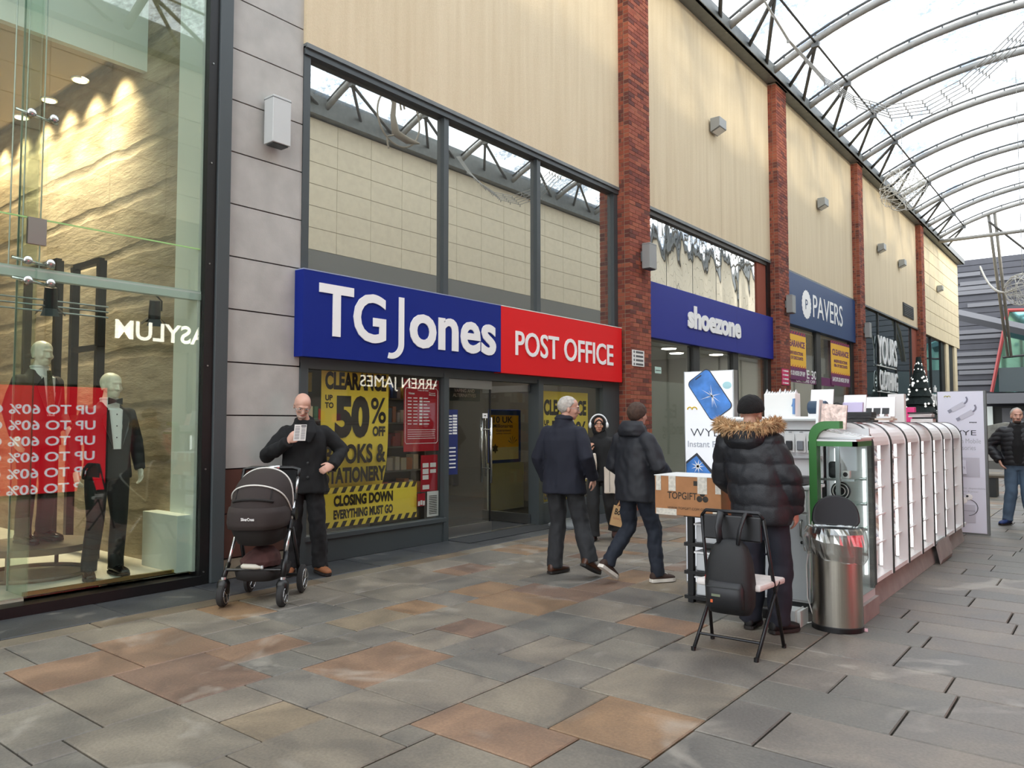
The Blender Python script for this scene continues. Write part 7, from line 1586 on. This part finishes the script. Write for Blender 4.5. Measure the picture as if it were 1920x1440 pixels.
MB().tube([PV(-hw+.02, .03, .30), PV(hw-.02, .03, .30)], .014, 10).build('cross_bar', M_black, pram); MB().tube([PV(-hw+.04, LB, .16), PV(hw-.0, LB, .16)], .014, 10).build('axle', M_black, pram)
# carrycot and hood
def ringp(cx, cy, z, rx, ry, p=3.0, n=36):
    out = []
    for k in range(n):
        th = 2*math.pi*k/n; c, q = math.cos(th), math.sin(th); out.append(PV(cx+rx*math.copysign(abs(c)**(2/p), c), cy+ry*math.copysign(abs(q)**(2/p), q), z))
    return out
MB().rings([ringp(0, .24, .50, .13, .22), ringp(0, .24, .52, .17, .28), ringp(0, .24, .60, .205, .33), ringp(0, .24, .70, .235, .37)]).build('carrycot', M_pf2, pram, smooth=True)
MB().rings([ringp(0, .23, .655, .237, .385), ringp(0, .23, .70, .248, .39), ringp(0, .23, .78, .245, .38), ringp(0, .23, .83, .235, .37)]).build('apron', M_pf, pram, smooth=True)
hood = MB(); rs = []
for j in range(13):
    t_ = j/12; a_ = R(4+t_*116); yc = .30; rr = .40 if j else .40
    ring = []
    for k in range(25):
        u_ = k/24; th = math.pi*u_; x = -.235*math.cos(th); lift = math.sin(th)**.45
        ring.append(PV(x*(1+.03*math.sin(a_)), yc-rr*math.cos(a_)*lift*(1.0)-(.0), .74+.40*math.sin(a_)*lift*(1 if a_ < R(90) else 1)))
    rs.append(ring)
n = 25; hd_ = MB(); hd_.add([p for r_ in rs for p in r_], [(a*n+k, a*n+k+1, (a+1)*n+k+1, (a+1)*n+k) for a in range(12) for k in range(n-1)])
ho = hd_.build('hood', M_pf, pram, smooth=True); sm_ = ho.modifiers.new('thick', 'SOLIDIFY'); sm_.thickness = .012
for j in (4, 9): MB().tube([q+(q-PV(0, .3, .74)).normalized()*.006 for q in rs[j]], .007, 8).build('piping', M_pipe, ho, smooth=True)
MB().tube([q+(q-PV(0, .3, .74)).normalized()*.004 for q in rs[2][6:19]], .012, 8).build('vent_flap', M_pf2, ho, smooth=True)
for k in (7, 17): MB().tube([rs[2][k]+(rs[2][k]-PV(0, .3, .74)).normalized()*.006, rs[4][k]+(rs[4][k]-PV(0, .3, .74)).normalized()*.006], .004, 5).build('flap_seam', M_pf2, ho)
q = PV(-.05, -.168, .735); lettering('lettering', 'SilverCross', M_letter, q, ax_, UZ, .11, .026, pram, out=.004, bold=.02)
MB().tube([PV(hw-.005, .30, .74), PV(hw+.03, .30, .74)], .055, 18).build('pivot', M_black, pram, smooth='auto')
# under-basket with brown blanket
MB().rings([ringp(0, .28, .19, .15, .2), ringp(0, .28, .21, .2, .26), ringp(0, .28, .29, .215, .28), ringp(0, .28, .30, .20, .27)]).build('basket', M_pf2, pram, smooth=True)
bk = thing('brown_blanket', PV(0, .28, .30), 'folded brown blanket bundled in the pram basket', 'blanket'); b_ = MB(); b_.stack([(0, .2, .305, .16, .17), (0, .2, .36, .17, .17), (.01, .22, .42, .14, .13), (.02, .24, .46, .08, .08)], 24, Mp)
me = remeshed(b_, .010, 3, .018, (10, 10, 8)); me.materials.append(mat('brown blanket', (72, 44, 42), .9)); o = bpy.data.objects.new('cloth', me); link(o, bk)
tg_ = thing('pale_bottle', PV(-.02, .02, .325), 'pale cream bottle lying at the front of the pram basket', 'bottle'); MB().tube([PV(-.10, .0, .33), PV(-.085, .0, .335), PV(.02, .0, .33), PV(.05, .0, .325), PV(.07, .0, .325)], [.012, .022, .022, .014, .012], 14).build('body', mat('cream plastic', (206, 202, 188), .4), tg_, smooth=True)
MB().tube([PV(.07, .0, .325), PV(.085, .0, .325)], .015, 12).build('cap', M_kg, tg_)
